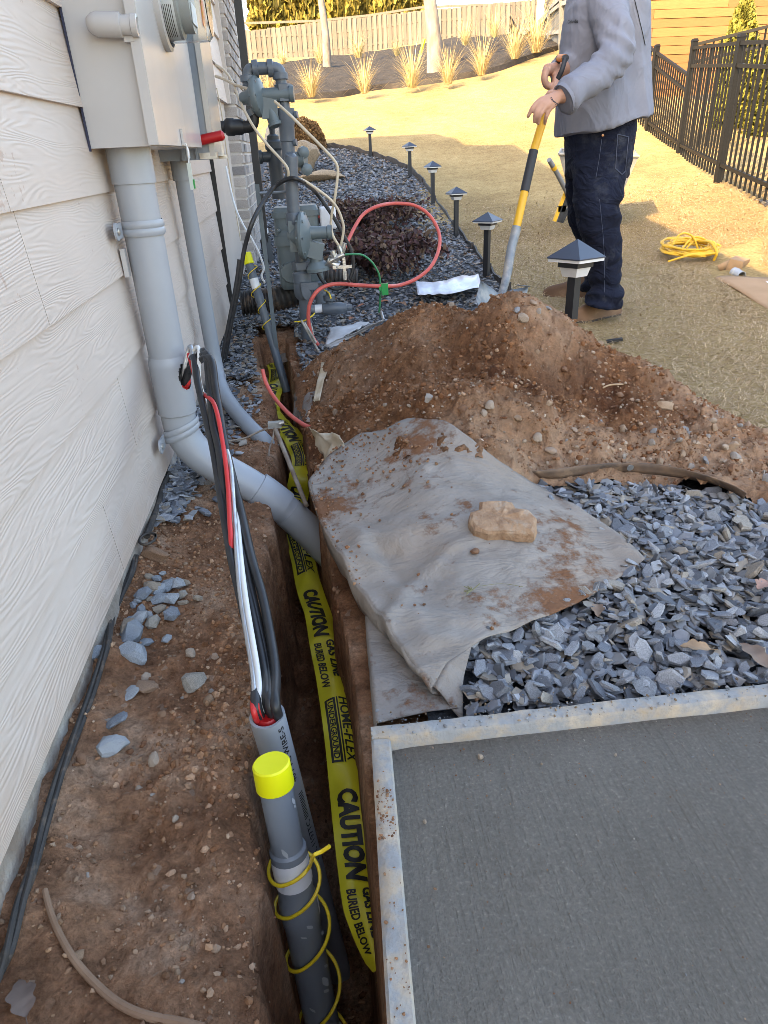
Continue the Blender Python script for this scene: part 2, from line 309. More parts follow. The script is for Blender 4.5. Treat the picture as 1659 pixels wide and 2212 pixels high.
# ------------------------------------------------------------------ mesh builder
class MB:
    def __init__(s): s.v = []; s.f = []; s.m = []; s.mats = []; s.cur = 0
    def mat(s, m):
        if m not in s.mats: s.mats.append(m)
        s.cur = s.mats.index(m); return s
    def add(s, vs, fs):
        o = len(s.v); s.v += [tuple(p) for p in vs]; s.f += [tuple(i+o for i in f) for f in fs]; s.m += [s.cur]*len(fs); return s
    def box(s, c, d, rot=None, taper=1.0):
        c = Vector(c); hx, hy, hz = d[0]/2, d[1]/2, d[2]/2; vs = []
        for z in (-1, 1):
            t = taper if z > 0 else 1
            for x, y in ((-1, -1), (1, -1), (1, 1), (-1, 1)):
                p = Vector((x*hx*t, y*hy*t, z*hz))
                if rot is not None: p = rot @ p
                vs.append(c+p)
        return s.add(vs, [(3, 2, 1, 0), (4, 5, 6, 7), (0, 1, 5, 4), (1, 2, 6, 5), (2, 3, 7, 6), (3, 0, 4, 7)])
    def bar(s, a, b, w, h, up=(0, 0, 1)):
        a = Vector(a); b = Vector(b); d = b-a; L = d.length; d.normalize(); up = Vector(up)
        x = d.cross(up)
        if x.length < 1e-4: x = d.cross(Vector((1, 0, 0)))
        x.normalize(); y = x.cross(d)
        return s.box((a+b)/2, (w, L, h), Matrix((x, d, y)).transposed())
    def tube(s, pts, r, n=12, cap=True, flatten=None):
        pts = [Vector(p) for p in pts]; N = len(pts)
        rs = list(r) if hasattr(r, '__len__') else [r]*N
        t = []
        for i in range(N):
            q = pts[min(i+1, N-1)]-pts[max(i-1, 0)]; q.normalize(); t.append(q)
        ref = Vector((0, 0, 1)) if abs(t[0].z) < .9 else Vector((1, 0, 0))
        u = t[0].cross(ref).normalized(); vs = []
        for i in range(N):
            u = (u-t[i]*u.dot(t[i])).normalized(); w = t[i].cross(u)
            for k in range(n):
                a = 2*math.pi*k/n; vs.append(pts[i]+(u*math.cos(a)+w*math.sin(a)*(flatten or 1))*rs[i])
        fs = [(i*n+k, i*n+(k+1) % n, (i+1)*n+(k+1) % n, (i+1)*n+k) for i in range(N-1) for k in range(n)]
        if cap: fs += [tuple(range(n-1, -1, -1)), tuple((N-1)*n+k for k in range(n))]
        return s.add(vs, fs)
    def cyl(s, a, b, r0, r1=None, n=20): return s.tube([a, b], [r0, r0 if r1 is None else r1], n)
    def lathe(s, prof, o, ax, n=24):
        """prof: (radius, height along ax)"""
        ax = Vector(ax).normalized(); o = Vector(o); u = ax.cross(Vector((0, 0, 1)))
        if u.length < 1e-3: u = Vector((1, 0, 0))
        u.normalize(); w = ax.cross(u); vs = []
        for r, h in prof:
            for k in range(n): a = 2*math.pi*k/n; vs.append(o+ax*h+(u*math.cos(a)+w*math.sin(a))*max(r, 1e-4))
        N = len(prof)
        fs = [(i*n+k, i*n+(k+1) % n, (i+1)*n+(k+1) % n, (i+1)*n+k) for i in range(N-1) for k in range(n)]
        fs += [tuple(range(n-1, -1, -1)), tuple((N-1)*n+k for k in range(n))]
        return s.add(vs, fs)
    def ball(s, c, r, sc=(1, 1, 1), n=14):
        prof = [(math.sin(math.pi*i/n)*r, -math.cos(math.pi*i/n)*r) for i in range(n+1)]
        o = len(s.v); s.lathe(prof, (0, 0, 0), (0, 0, 1), n*2); c = Vector(c)
        for i in range(o, len(s.v)): p = s.v[i]; s.v[i] = (c.x+p[0]*sc[0], c.y+p[1]*sc[1], c.z+p[2]*sc[2])
        return s
    def grid(s, P, closed=False):
        """P[i][j] points"""
        a = len(P); b = len(P[0]); vs = [p for r in P for p in r]
        return s.add(vs, [(i*b+j, i*b+(j+1) % b, (i+1)*b+(j+1) % b, (i+1)*b+j) for i in range(a-1) for j in range(b if closed else b-1)])
    def prism(s, poly, z0, z1, M=None):
        n = len(poly); M = M or Matrix()
        vs = [M @ Vector((x, y, z0)) for x, y in poly]+[M @ Vector((x, y, z1)) for x, y in poly]
        return s.add(vs, [tuple(range(n-1, -1, -1)), tuple(range(n, 2*n))]+[(i, (i+1) % n, n+(i+1) % n, n+i) for i in range(n)])
    def mesh(s, name, mat=None, angle=38):
        me = bpy.data.meshes.new(name); me.from_pydata(s.v, [], s.f)
        if mat: me.materials.append(mat)
        else:
            for m_ in s.mats: me.materials.append(m_)
            me.polygons.foreach_set('material_index', s.m)
        me.polygons.foreach_set('use_smooth', [True]*len(me.polygons)); me.set_sharp_from_angle(angle=R_(angle)); me.update()
        return me
    def build(s, name, mat=None, parent=None, angle=38): return link(name, s.mesh(name, mat, angle), parent)
def link(name, data, parent=None):
    o = bpy.data.objects.new(name, data); COL.objects.link(o)
    if parent: o.parent = parent
    return o
def tag(o, label=None, cat=None, group=None, kind=None):
    for k, v_ in (('label', label), ('category', cat), ('group', group), ('kind', kind)):
        if v_: o[k] = v_
    return o
def thing(name, label, cat, loc=(0, 0, 0), group=None):
    return tag(link(name, None), label, cat, group) if not any(loc) else _thing(name, label, cat, loc, group)
def _thing(name, label, cat, loc, group):
    o = link(name, None); o.location = loc; return tag(o, label, cat, group)
def under(root, ob):
    """parent keeping world coordinates of the mesh (root has only a location)"""
    ob.parent = root; ob.matrix_parent_inverse = Matrix.Translation(-root.location); return ob
def npmesh(name, V, Fc, mat, col=None, smooth=False, sharp=None):
    """big meshes straight from arrays; Fc (k, 3 or 4); col per vertex"""
    me = bpy.data.meshes.new(name); V = np.asarray(V, np.float32); Fc = np.asarray(Fc, np.int32); k = Fc.shape[1]
    me.vertices.add(len(V)); me.vertices.foreach_set('co', V.ravel())
    me.loops.add(Fc.size); me.loops.foreach_set('vertex_index', Fc.ravel())
    me.polygons.add(len(Fc)); me.polygons.foreach_set('loop_start', np.arange(len(Fc), dtype=np.int32)*k)
    me.polygons.foreach_set('use_smooth', np.full(len(Fc), smooth))
    me.update(calc_edges=True); me.materials.append(mat)
    if col is not None:
        a = me.color_attributes.new('Col', 'FLOAT_COLOR', 'POINT')
        c = np.ones((len(V), 4), np.float32); c[:, :3] = col; a.data.foreach_set('color', c.ravel())
    if sharp: me.set_sharp_from_angle(angle=R_(sharp))
    return me
def hgrid(xs, ys, fz):
    X, Y = np.meshgrid(xs, ys); Z = fz(X, Y); V = np.stack([X, Y, Z], -1).reshape(-1, 3)
    nx, ny = len(xs), len(ys); i, j = np.meshgrid(np.arange(nx-1), np.arange(ny-1)); a = (j*nx+i).ravel()
    return V, np.stack([a, a+1, a+nx+1, a+nx], -1)
def smooth_path(pts, k=8):
    P = [Vector(p) for p in pts]; P = [P[0]*2-P[1]]+P+[P[-1]*2-P[-2]]; out = []
    for i in range(1, len(P)-2):
        for j in range(k):
            t = j/k; a, b_, c_, d_ = P[i-1], P[i], P[i+1], P[i+2]
            out.append(.5*((2*b_)+(c_-a)*t+(2*a-5*b_+4*c_-d_)*t*t+(3*b_-a-3*c_+d_)*t**3))
    out.append(P[-2]); return out
def in_poly(x, y, poly):
    x = np.asarray(x); y = np.asarray(y); r = np.zeros(x.shape, bool); n = len(poly); j = n-1
    for i in range(n):
        xi, yi = poly[i][0], poly[i][1]; xj, yj = poly[j][0], poly[j][1]
        c = ((yi > y) != (yj > y)) & (x < (xj-xi)*(y-yi)/(yj-yi+1e-12)+xi); r ^= c; j = i
    return r
# ================================================================== GROUND
BX0, BX1, BY0, BY1 = -0.56, 2.3, -1.6, 4.45           # rectangle of disturbed ground, cut out of the lawn sheet
# --- spoil heap surface (thin-plate spline through surveyed points)
_hp = [(.122, 3.1, .136), (.302, 2.95, .247), (.452, 2.8, .343), (.559, 2.7, .332), (.725, 2.42, .43), (.871, 2.35, .335), (.974, 2.28, .255), (.89, 2.46, .315), (1.03, 2.45, .225), (1.13, 2.36, .19), (.62, 2.62, .345),
       (1.179, 2.25, .192), (1.323, 2.1, .075), (1.453, 2.0, .035), (1.33, 2.38, .03), (1.5, 2.3, -.03), (1.7, 2.1, -.03), (.58, 1.95, .266), (.804, 2.15, .165), (.95, 2.12, .135), (.494, 2.3, .26), (1.035, 1.95, .156),
       (.295, 2.05, .226), (.17, 2.3, .156), (.336, 1.8, .214), (.774, 1.75, .12), (1.11, 1.75, .09), (.06, 1.95, .10), (.442, 1.72, .20),
       (.59, 1.68, .07), (.80, 1.66, .065), (.94, 1.62, .065), (1.06, 1.53, .07), (1.09, 1.43, .06), (1.3, 1.55, .05), (1.7, 1.7, .0), (1.35, 1.3, .03),
       (-.036, 1.85, .055), (-.07, 2.76, .03), (-.02, 3.25, .02), (-.08, 2.5, .03), (.1, 3.4, 0), (.45, 3.4, 0), (.8, 3.05, .1), (1.05, 2.8, .05), (1.45, 2.6, -.03), (1.8, 2.3, 0),
       (.2, 1.5, .115), (.07, 1.3, .045), (.5, 1.25, .07), (.3, 1.1, .05), (.15, .95, .03), (.73, 1.3, .05), (.5, 1.45, .095), (.1, 1.6, .08)]
_hp = np.array(_hp)
def _tps(d2): return .5*d2*np.log(d2+1e-9)
_n_ = len(_hp); _A = np.zeros((_n_+3, _n_+3)); _dx = _hp[:, None, :2]-_hp[None, :, :2]
_A[:_n_, :_n_] = _tps((_dx**2).sum(-1))+np.eye(_n_)*.002; _A[:_n_, _n_] = 1; _A[:_n_, _n_+1:] = _hp[:, :2]; _A[_n_:, :_n_] = _A[:_n_, _n_:].T
_w = np.linalg.solve(_A, np.concatenate([_hp[:, 2], np.zeros(3)]))
def zheap(x, y):
    x = np.asarray(x, float); y = np.asarray(y, float); sh = np.broadcast(x, y).shape
    p = np.stack([np.broadcast_to(x, sh).ravel(), np.broadcast_to(y, sh).ravel()], -1)
    r = _w[_n_]+p @ _w[_n_+1:]
    for k in range(_n_): r = r+_w[k]*_tps(((p-_hp[k, :2])**2).sum(-1))
    return r.reshape(sh)
def trench_l(y): return np.interp(y, [-2, .4, .84, 1.66, 2.46, 3.2, 3.8, 4.0], [-.14, -.143, -.15, -.186, -.182, -.25, -.315, -.3])-.040*np.exp(-((np.asarray(y, float)-.88)/.13)**2)
def trench_r(y): return np.interp(y, [-2, .9, 1.3, 1.62, 2.2, 2.85, 3.5, 4.0], [.012, .012, .0, -.02, -.06, -.10, -.15, -.16])
def zbare(x, y):
    rough = fbm(x, y, 3.0, 3, 3)*.016+fbm(x, y, 12, 5, 5, .6)*.014*(.45+.55*sst(-.2, .3, fbm(x, y, 4, 2, 66)))+fbm(x, y, 70, 3, 9)*.0035
    lip = fbm(x*0+.3, y, 6, 4, 21)*.022; lip2 = fbm(x*0+5.3, y, 7, 4, 31)*.014*sst(.9, 1.3, y)
    L = trench_l(y)+lip+fbm(x, y, 30, 2, 4)*.006; Rr = trench_r(y)+lip2
    strip = -.035+rough+.03*(1-sst(-.49, -.38, x))-.02*sst(L-.05, L, x)
    right = zt(x, y)-.035+rough*.5
    z = np.where(x < (L+Rr)/2, strip, right)
    fl = -.80+.33*sst(1.0, 1.9, y)+rough*1.4+.04*fbm(x, y, 4, 2, 44)
    end = sst(4.02, 3.72, y+lip)
    t = sst(L-.004, L+.028, x)*(1-sst(Rr-.016, Rr+.004, x))*end
    z = z*(1-t)+fl*t+zt(x, y)*.9*(1-t)*(x < (L+Rr)/2)
    return z
xs = np.concatenate([np.arange(BX0, -.36, .012), np.arange(-.36, .10, .006), np.arange(.10, BX1+.01, .03)]); xs[-1] = BX1
ys = np.concatenate([np.arange(BY0, .2, .04), np.arange(.2, 2.6, .009), np.arange(2.6, BY1, .014), [BY1]])
V, Fq = hgrid(xs, ys, zbare)
ground = link('bare_ground', npmesh('bare_ground', V, Fq, SOIL, smooth=True)); tag(ground, kind='structure')

# --- lawn sheet, with the disturbed rectangle left out
lx = np.unique(np.concatenate([np.linspace(-90, -4, 24), np.arange(-4, BX0, .43), [BX0], np.arange(BX0+.35, BX1, .35), [BX1], np.arange(BX1+.3, 14, .4), np.linspace(14, 90, 24)]))
ly = np.unique(np.concatenate([np.linspace(-60, -2, 20), [BY0, -.4, .8, 2.0, 3.2], [BY1], np.arange(BY1+.3, 45, .4), np.linspace(45, 140, 20)]))
def zlawn(x, y): return zt(x, y)+fbm(x, y, .5, 3, 8)*.02*sst(4.4, 7, y)
V, Fq = hgrid(lx, ly, zlawn)
cc_ = V[Fq].mean(1); keep = ~((cc_[:, 0] > BX0) & (cc_[:, 0] < BX1) & (cc_[:, 1] > BY0) & (cc_[:, 1] < BY1))
lawn = link('lawn', npmesh('lawn', V, Fq[keep], LAWN, smooth=True)); tag(lawn, kind='structure')
# strip of lawn that reaches the heap inside the rectangle
xs = np.arange(.95, BX1+.01, .05); xs[-1] = BX1; ys = np.arange(1.0, BY1+.001, .05); ys[-1] = BY1
V, Fq = hgrid(xs, ys, lambda x, y: zt(x, y)+.004)
ed = [tuple(PG(*q)[:2]) for q in [(1080, 616), (1043, 571), (1010, 529), (973, 482), (938, 433), (914, 400), (884, 371), (839, 351), (797, 338), (740, 324), (690, 322)]]
ed = [(1.20, 2.2), (1.22, 3.3), (1.26, 4.2)]+ed
_edy = np.array([p[1] for p in ed]); _edx = np.array([p[0] for p in ed])
_o = np.argsort(_edy); _edy = _edy[_o]; _edx = _edx[_o]
def edge_x(y): return np.interp(y, _edy, _edx)
cc_ = V[Fq].mean(1)
keep = np.where(cc_[:, 1] > 2.2, cc_[:, 0] > edge_x(cc_[:, 1]), cc_[:, 0] > 1.12)
link('lawn_patch', npmesh('lawn_patch', V, Fq[keep], LAWN, smooth=True), lawn)

# --- loose straw of the dormant turf, near the camera
CLEAR = [[tuple(PZ(*q, .03)[:2]) for q in ((1520, 590), (1800, 592), (1850, 690), (1800, 740), (1655, 672))], [tuple(PZ(*q, .03)[:2]) for q in ((1535, 610), (1535, 565), (1640, 545), (1640, 612))]]
def clear_of(x, y): return in_poly(x, y, CLEAR[0]) | in_poly(x, y, CLEAR[1])
def blades(name, n, xa, xb, ya, yb, mask, L=(.02, .05), w=.0014, up=.3, cols=((.50, .36, .21), (.40, .28, .155), (.58, .44, .28), (.30, .20, .10))):
    x = rng.uniform(xa, xb, n); y = ya+(yb-ya)*rng.uniform(0, 1, n)**1.5; k = mask(x, y); x = x[k]; y = y[k]; n = len(x)
    z = zlawn(x, y)+.004
    a = rng.uniform(0, 2*np.pi, n); l = rng.uniform(*L, n); e = np.abs(rng.normal(0, up, n))+.08
    d = np.stack([np.cos(a)*np.cos(e), np.sin(a)*np.cos(e), np.sin(e)], -1); sd = np.stack([-np.sin(a), np.cos(a), 0*a], -1)
    ww = w*(1+.22*np.maximum(y-3, 0))
    b0 = np.stack([x, y, z+rng.uniform(0, .008, n)], -1); mid = b0+d*l[:, None]*.55; tip = b0+d*l[:, None]+np.stack([0*a, 0*a, -l*.22], -1)+sd*(rng.normal(0, .25, n)*l)[:, None]
    Vv = np.stack([b0-sd*ww[:, None], b0+sd*ww[:, None], mid+sd*ww[:, None]*.8, mid-sd*ww[:, None]*.8, tip+sd*ww[:, None]*.3, tip-sd*ww[:, None]*.3], 1).reshape(-1, 3)
    i = np.arange(n)*6; Fx = np.concatenate([np.stack([i, i+1, i+2, i+3], -1), np.stack([i+3, i+2, i+4, i+5], -1)])
    c = np.array(cols)[rng.integers(0, len(cols), n)]*rng.uniform(.75, 1.2, n)[:, None]
    o = link(name, npmesh(name, Vv, Fx, BLADE, np.repeat(c, 6, 0))); tag(o, kind='stuff'); return o
blades('lawn_straw', 190000, 1.0, 5.2, 1.75, 9.5, lambda x, y: (x > np.where(y > 2.2, edge_x(y)+.03, 1.25)) & (x < .95+.62*y) & (x > .05*y) & (rng.uniform(0, 1, len(x)) > sst(5.5, 9.3, y)) & ~clear_of(x, y))

# --- spoil heap
def zheap_d(x, y):
    h = zheap(x, y); m_ = sst(.0, .08, h)
    cl = fbm(x, y, 9, 5, 61, .6); rid = 1-np.abs(fbm(x, y, 16, 4, 77))
    return h+m_*(cl*.024+rid*.014*(.4+.6*sst(-.3, .4, fbm(x, y, 3, 2, 88)))+fbm(x, y, 42, 4, 91, .65)*.0075)-.012
xs = np.arange(-.13, 2.1, .0075); ys = np.arange(1.40, 3.55, .0085)
V, Fq = hgrid(xs, ys, zheap_d)
cv = V[Fq].mean(1); kz = (zheap(cv[:, 0], cv[:, 1]) > .012+.012*vnoise(cv[:, 0]*14, cv[:, 1]*14, 5))
lim = (cv[:, 0] > trench_r(cv[:, 1])-.004+.012*vnoise(cv[:, 0]*9, cv[:, 1]*9, 3)) & (cv[:, 1] > np.interp(cv[:, 0], [-.1, .1, .45, .6, .8, .95, 1.05, 1.12, 1.3], [1.8, 1.75, 1.62, 1.66, 1.65, 1.61, 1.51, 1.37, 1.28]))
_x, _y = V[:, 0], V[:, 1]
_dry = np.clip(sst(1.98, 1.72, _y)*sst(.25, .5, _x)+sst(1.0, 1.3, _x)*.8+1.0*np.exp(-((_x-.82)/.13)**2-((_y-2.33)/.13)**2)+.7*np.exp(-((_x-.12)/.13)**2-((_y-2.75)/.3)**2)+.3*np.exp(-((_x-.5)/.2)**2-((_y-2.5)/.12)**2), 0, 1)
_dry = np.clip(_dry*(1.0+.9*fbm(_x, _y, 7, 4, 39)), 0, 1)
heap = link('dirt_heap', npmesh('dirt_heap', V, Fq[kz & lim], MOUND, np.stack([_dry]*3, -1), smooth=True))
tag(heap, 'heap of loose red-brown soil dug from the trench, full of small stones', 'dirt heap')

# --- rocks and chips: templates, coloured per piece
def rock_mesh(name, seed, sx=1, sy=1, sz=1, sub=2, ang=26, rough=.22, cuts=7):
    r = random.Random(seed); bm = bmesh.new(); bmesh.ops.create_icosphere(bm, subdivisions=sub, radius=1)
    for _ in range(cuts):                       # flatten against random planes: broken faces
        nn = Vector((r.gauss(0, 1), r.gauss(0, 1), r.gauss(0, 1))).normalized(); d = r.uniform(.55, .82)
        for v_ in bm.verts:
            q = v_.co.dot(nn)
            if q > d: v_.co -= nn*(q-d)
    for v_ in bm.verts:
        k = mnoise.noise(v_.co*1.6+Vector((seed*3.1, 0, 0))); k2 = mnoise.noise(v_.co*4+Vector((0, seed*1.7, 0)))
        v_.co *= 1+rough*k+rough*.35*k2; v_.co = Vector((v_.co.x*sx, v_.co.y*sy, v_.co.z*sz))
    me = bpy.data.meshes.new(name); bm.to_mesh(me); bm.free()
    me.polygons.foreach_set('use_smooth', [True]*len(me.polygons)); me.set_sharp_from_angle(angle=R_(ang)); return me
def colour(me, c, mat, jit=.0):
    if 'Col' not in me.color_attributes: me.color_attributes.new('Col', 'FLOAT_COLOR', 'POINT')
    me.color_attributes['Col'].data.foreach_set('color', np.tile([*c, 1], len(me.vertices)).astype(np.float32)); me.materials.clear(); me.materials.append(mat); return me
def chip_template(seed, sub=True):
    """thin broken slate chip, about 1 long; convex outline prism with bevelled ragged rim"""
    r = random.Random(seed); k = r.randint(5, 7); asp = r.uniform(.4, .78); a0 = r.uniform(0, 6.28); pts = []
    for i in range(k):
        a = a0+(i+r.uniform(-.3, .3))*2*math.pi/k; q = r.uniform(.8, 1.1); pts.append((math.cos(a)*.5*q, math.sin(a)*.5*asp*q))
    th = r.uniform(.07, .16); tx = r.uniform(-.12, .12); ty = r.uniform(-.12, .12); vs = []
    for z_, s_ in ((-1, .86), (r.uniform(-.3, .3), 1.0), (1, .8)):
        for x, y in pts: j = r.uniform(.93, 1.04); vs.append((x*s_*j, y*s_*j, z_*th/2+x*tx*z_+y*ty*z_))
    fs = [tuple(range(k-1, -1, -1)), tuple(range(2*k, 3*k))]
    for l in (0, 1): fs += [(l*k+i, l*k+(i+1) % k, (l+1)*k+(i+1) % k, (l+1)*k+i) for i in range(k)]
    return np.array(vs), fs
CHIPS = [chip_template(100+i) for i in range(26)]
SLC = [(.20, .215, .245), (.145, .158, .185), (.27, .28, .305), (.23, .235, .245), (.115, .125, .145), (.34, .345, .36), (.30, .26, .215)]
chip_mesh = []
for i, (vs, fs) in enumerate(CHIPS):
    for c in range(5):
        me = bpy.data.meshes.new('slate_chip'); me.from_pydata([tuple(p) for p in vs], [], fs)
        cc_ = SLC[(i+c*2) % len(SLC)]; colour(me, cc_, SLATE); chip_mesh.append(me)
def tri_faces(fs):
    out = []
    for f in fs:
        for i in range(1, len(f)-1): out.append((f[0], f[i], f[i+1]))
    return np.array(out)
CHT = [(vs, tri_faces(fs)) for vs, fs in CHIPS]
def scatter_chips(name, pts, size, cols, mat, tilt=.35, lift=.5, tmpl=None):
    """many chips in one mesh: pts (n,3)"""
    T = tmpl or CHT; Vs = []; Fs = []; Cs = []; o = 0; n = len(pts); which = rng.integers(0, len(T), n)
    for t in range(len(T)):
        idx = np.where(which == t)[0]
        if not len(idx): continue
        vs, fs = T[t]; m_ = len(idx); s_ = (size(m_) if callable(size) else np.full(m_, size))
        a = rng.uniform(0, 2*np.pi, m_); tx = rng.normal(0, tilt, m_); ty = rng.normal(0, tilt, m_)
        ca, sa = np.cos(a), np.sin(a); Rz = np.zeros((m_, 3, 3)); Rz[:, 0, 0] = ca; Rz[:, 0, 1] = -sa; Rz[:, 1, 0] = sa; Rz[:, 1, 1] = ca; Rz[:, 2, 2] = 1
        Rx = np.zeros((m_, 3, 3)); Rx[:, 0, 0] = 1; Rx[:, 1, 1] = np.cos(tx); Rx[:, 1, 2] = -np.sin(tx); Rx[:, 2, 1] = np.sin(tx); Rx[:, 2, 2] = np.cos(tx)
        Ry = np.zeros((m_, 3, 3)); Ry[:, 1, 1] = 1; Ry[:, 0, 0] = np.cos(ty); Ry[:, 0, 2] = np.sin(ty); Ry[:, 2, 0] = -np.sin(ty); Ry[:, 2, 2] = np.cos(ty)
        M = Rx @ Ry @ Rz; q = np.einsum('mij,vj->mvi', M, vs)*s_[:, None, None]+pts[idx][:, None, :]; q[:, :, 2] += (s_*.05*lift)[:, None]
        Vs.append(q.reshape(-1, 3)); Fs.append((fs[None]+(np.arange(m_)*len(vs))[:, None, None]+o).reshape(-1, 3)); o += m_*len(vs)
        c = np.array(cols)[rng.integers(0, len(cols), m_)]*rng.uniform(.75, 1.25, m_)[:, None]; Cs.append(np.repeat(c, len(vs), 0))
    return link(name, npmesh(name, np.concatenate(Vs), np.concatenate(Fs), mat, np.concatenate(Cs)))
def inv_px(P):
    c = (np.asarray(P, float)-O3) @ RM; return c[..., 0]/c[..., 2]*F+CX, c[..., 1]/c[..., 2]*F+CY, c[..., 2]

# --- slate bed beside the concrete form (right) : sheet, 300 chips of its own, the rest joined
def znear(x, y): return .020+.028*sst(.9, 1.2, y)+fbm(x, y, 5, 3, 12)*.008
xs = np.arange(.14, 1.5, .03); ys = np.arange(.875, 1.75, .03); V, Fq = hgrid(xs, ys, lambda x, y: znear(x, y)-.022)
bednear = link('slate_bed', npmesh('slate_bed', V, Fq, pm('slate_grit', (.075, .085, .10), (.03, .034, .04), 60, .9, 1, 60, .03), smooth=True)); tag(bednear, kind='structure')
_band = ([.35, .6, .8, .95, 1.05, 1.10, 1.5], [1.64, 1.67, 1.65, 1.61, 1.53, 1.43, 1.27])
def near_mask(x, y):                              # visible part: right of the folded fabric
    xl = np.interp(y, [.86, .90, .94, .98, 1.02, 1.2, 1.32, 1.5, 1.7], [.22, .245, .25, .25, .26, .50, .68, .60, .52]); return (x > xl-.025) & (y < np.interp(x, *_band)) & (y > .885)
pts = []
n = 10500; x = rng.uniform(.1, 1.5, n); y = rng.uniform(.88, 1.75, n); k = near_mask(x, y) & (x < 1.49); x = x[k]; y = y[k]
P = np.stack([x, y, znear(x, y)+rng.uniform(-.012, .014, len(x))], -1)
u_, v_, d_ = inv_px(P); vis = (u_ > 880) & (u_ < 1700)
top = np.argsort(-(P[:, 2]-znear(P[:, 0], P[:, 1]))-rng.uniform(0, .004, len(P))+d_*.004+np.where(vis, 0, 9))[:300]
for i in top:
    o = link('slate_chip', chip_mesh[rng.integers(0, len(chip_mesh))], bednear); s_ = rng.choice([.030, .036, .043, .052, .062], p=[.2, .25, .25, .2, .1])*rng.uniform(.9, 1.1)
    o.location = (P[i, 0], P[i, 1], P[i, 2]+.008); o.rotation_euler = (rng.normal(0, .48), rng.normal(0, .48), rng.uniform(0, 6.28)); o.scale = (s_, s_, s_*rng.uniform(.9, 1.5))
rest = np.setdiff1d(np.arange(len(P)), top)
o = scatter_chips('slate_chips', P[rest], lambda m_: rng.choice([.024, .030, .036, .043, .05], m_), SLC, SLATE, .38); o.parent = bednear; tag(o, kind='stuff')

# --- long slate bed beside the house, inside the edging
def zbed(x, y): return zt(x, y)+.012
rows = np.concatenate([np.arange(3.15, 6, .12), np.arange(6, 12.9, .25)]); Pb = []
for yy in rows:
    xr = edge_x(yy); Pb.append([(xx, yy, zbed(xx, yy)) for xx in np.linspace(-.55 if yy < 8 else -.9, xr, 26)])
_mb = MB().grid(Pb)
def _ok(f):
    c = sum((Vector(_mb.v[i]) for i in f), Vector())/len(f)
    return not (c.y < 4.1 and trench_l(c.y)-.07 < c.x < trench_r(c.y)+.07)
_mb.f = [f for f in _mb.f if _ok(f)]; _mb.m = [0]*len(_mb.f)
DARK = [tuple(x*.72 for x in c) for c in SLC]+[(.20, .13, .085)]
bedfar = _mb.build('slate_path', MATS['slate_grit']); tag(bedfar, kind='structure')
# cut the bed away over the trench: build() rows start behind it; trench mouth is at y < 4
n = 30000; y = 3.1+(12.8-3.1)*rng.uniform(0, 1, n)**1.55; x = rng.uniform(-.55, 2, n); k = (x < edge_x(y)-.01) & ~((y < 4.0) & (x > trench_l(y)-.04) & (x < trench_r(y)+.05)) & (zheap(x, y) < .05+(y > 3.5))
x = x[k]; y = y[k]; P = np.stack([x, y, zbed(x, y)+rng.uniform(-.008, .014, len(x))], -1); d_ = y
s_all = .036*(1+.05*np.maximum(y-4, 0))
u_, v_, d_ = inv_px(P); order = np.argsort(d_+np.where((u_ > 700) & (u_ < 1100) & (v_ < 800), 0, 50))[:300]
for i in order:
    o = link('slate_chip', chip_mesh[rng.integers(0, len(chip_mesh))], bedfar); s_ = .042*rng.uniform(.75, 1.3)
    o.location = (P[i, 0], P[i, 1], P[i, 2]+.008); o.rotation_euler = (rng.normal(0, .3), rng.normal(0, .3), rng.uniform(0, 6.28)); o.scale = (s_, s_, s_)
rest = np.setdiff1d(np.arange(len(P)), order)
for a, b_ in ((3, 5.5), (5.5, 8.5), (8.5, 13)):
    kk = rest[(P[rest, 1] >= a) & (P[rest, 1] < b_)]
    o = scatter_chips('slate_chips', P[kk], lambda m_: rng.uniform(.03, .048, m_)*(1 if a < 5 else 1.25 if a < 8 else 1.6), DARK, SLATE, .4); o.parent = bedfar; tag(o, kind='stuff')
# chips lying along the wall on the near strip
n = 1500; y = rng.uniform(1.75, 4.3, n); x = -.5+np.abs(rng.normal(0, .09, n))*np.interp(y, [1.7, 2.3, 3, 4.3], [.5, .7, 1.5, 2.2]); k = (x < trench_l(y)-.04); x = x[k]; y = y[k]
P = np.stack([x, y, zbare(x, y)+.004+rng.uniform(0, .02, len(x))], -1)
order = np.argsort(y)[:220]
for i in order:
    o = link('slate_chip', chip_mesh[rng.integers(0, len(chip_mesh))], ground); s_ = .046*rng.uniform(.7, 1.35)
    o.location = P[i]+np.array([0, 0, .006]); o.rotation_euler = (rng.normal(0, .3), rng.normal(0, .3), rng.uniform(0, 6.28)); o.scale = (s_, s_, s_)
rest = np.setdiff1d(np.arange(len(P)), order)
o = scatter_chips('slate_chips', P[rest], lambda m_: rng.uniform(.03, .05, m_), SLC, SLATE, .3); o.parent = ground; tag(o, kind='stuff')

# --- clods, pebbles
PEB = []
for i in range(8):
    me = rock_mesh('peb', 300+i, 1, .8, .65, 1, 30, .25, 5); PEB.append((np.array([v_.co[:] for v_ in me.vertices])*.5, np.array([p.vertices[:] for p in me.polygons]))); bpy.data.meshes.remove(me)
CLC = [(.27, .135, .07), (.20, .09, .045), (.32, .18, .10), (.38, .25, .165), (.28, .155, .09)]
n = 17000; x = rng.uniform(-.12, 1.75, n); y = rng.uniform(1.5, 3.2, n); h = zheap(x, y); k = (h > .03) & (x > trench_r(y)) & (y > np.interp(x, [-.1, .45, .6, 1.05, 1.3], [1.8, 1.66, 1.70, 1.6, 1.45]))
x = x[k]; y = y[k]; P = np.stack([x, y, zheap_d(x, y)+.001], -1)
kk = rng.uniform(0, 1, len(P)) < .35+.65*sst(2.3, 1.7, y)+.3*sst(.8, 1.2, x)
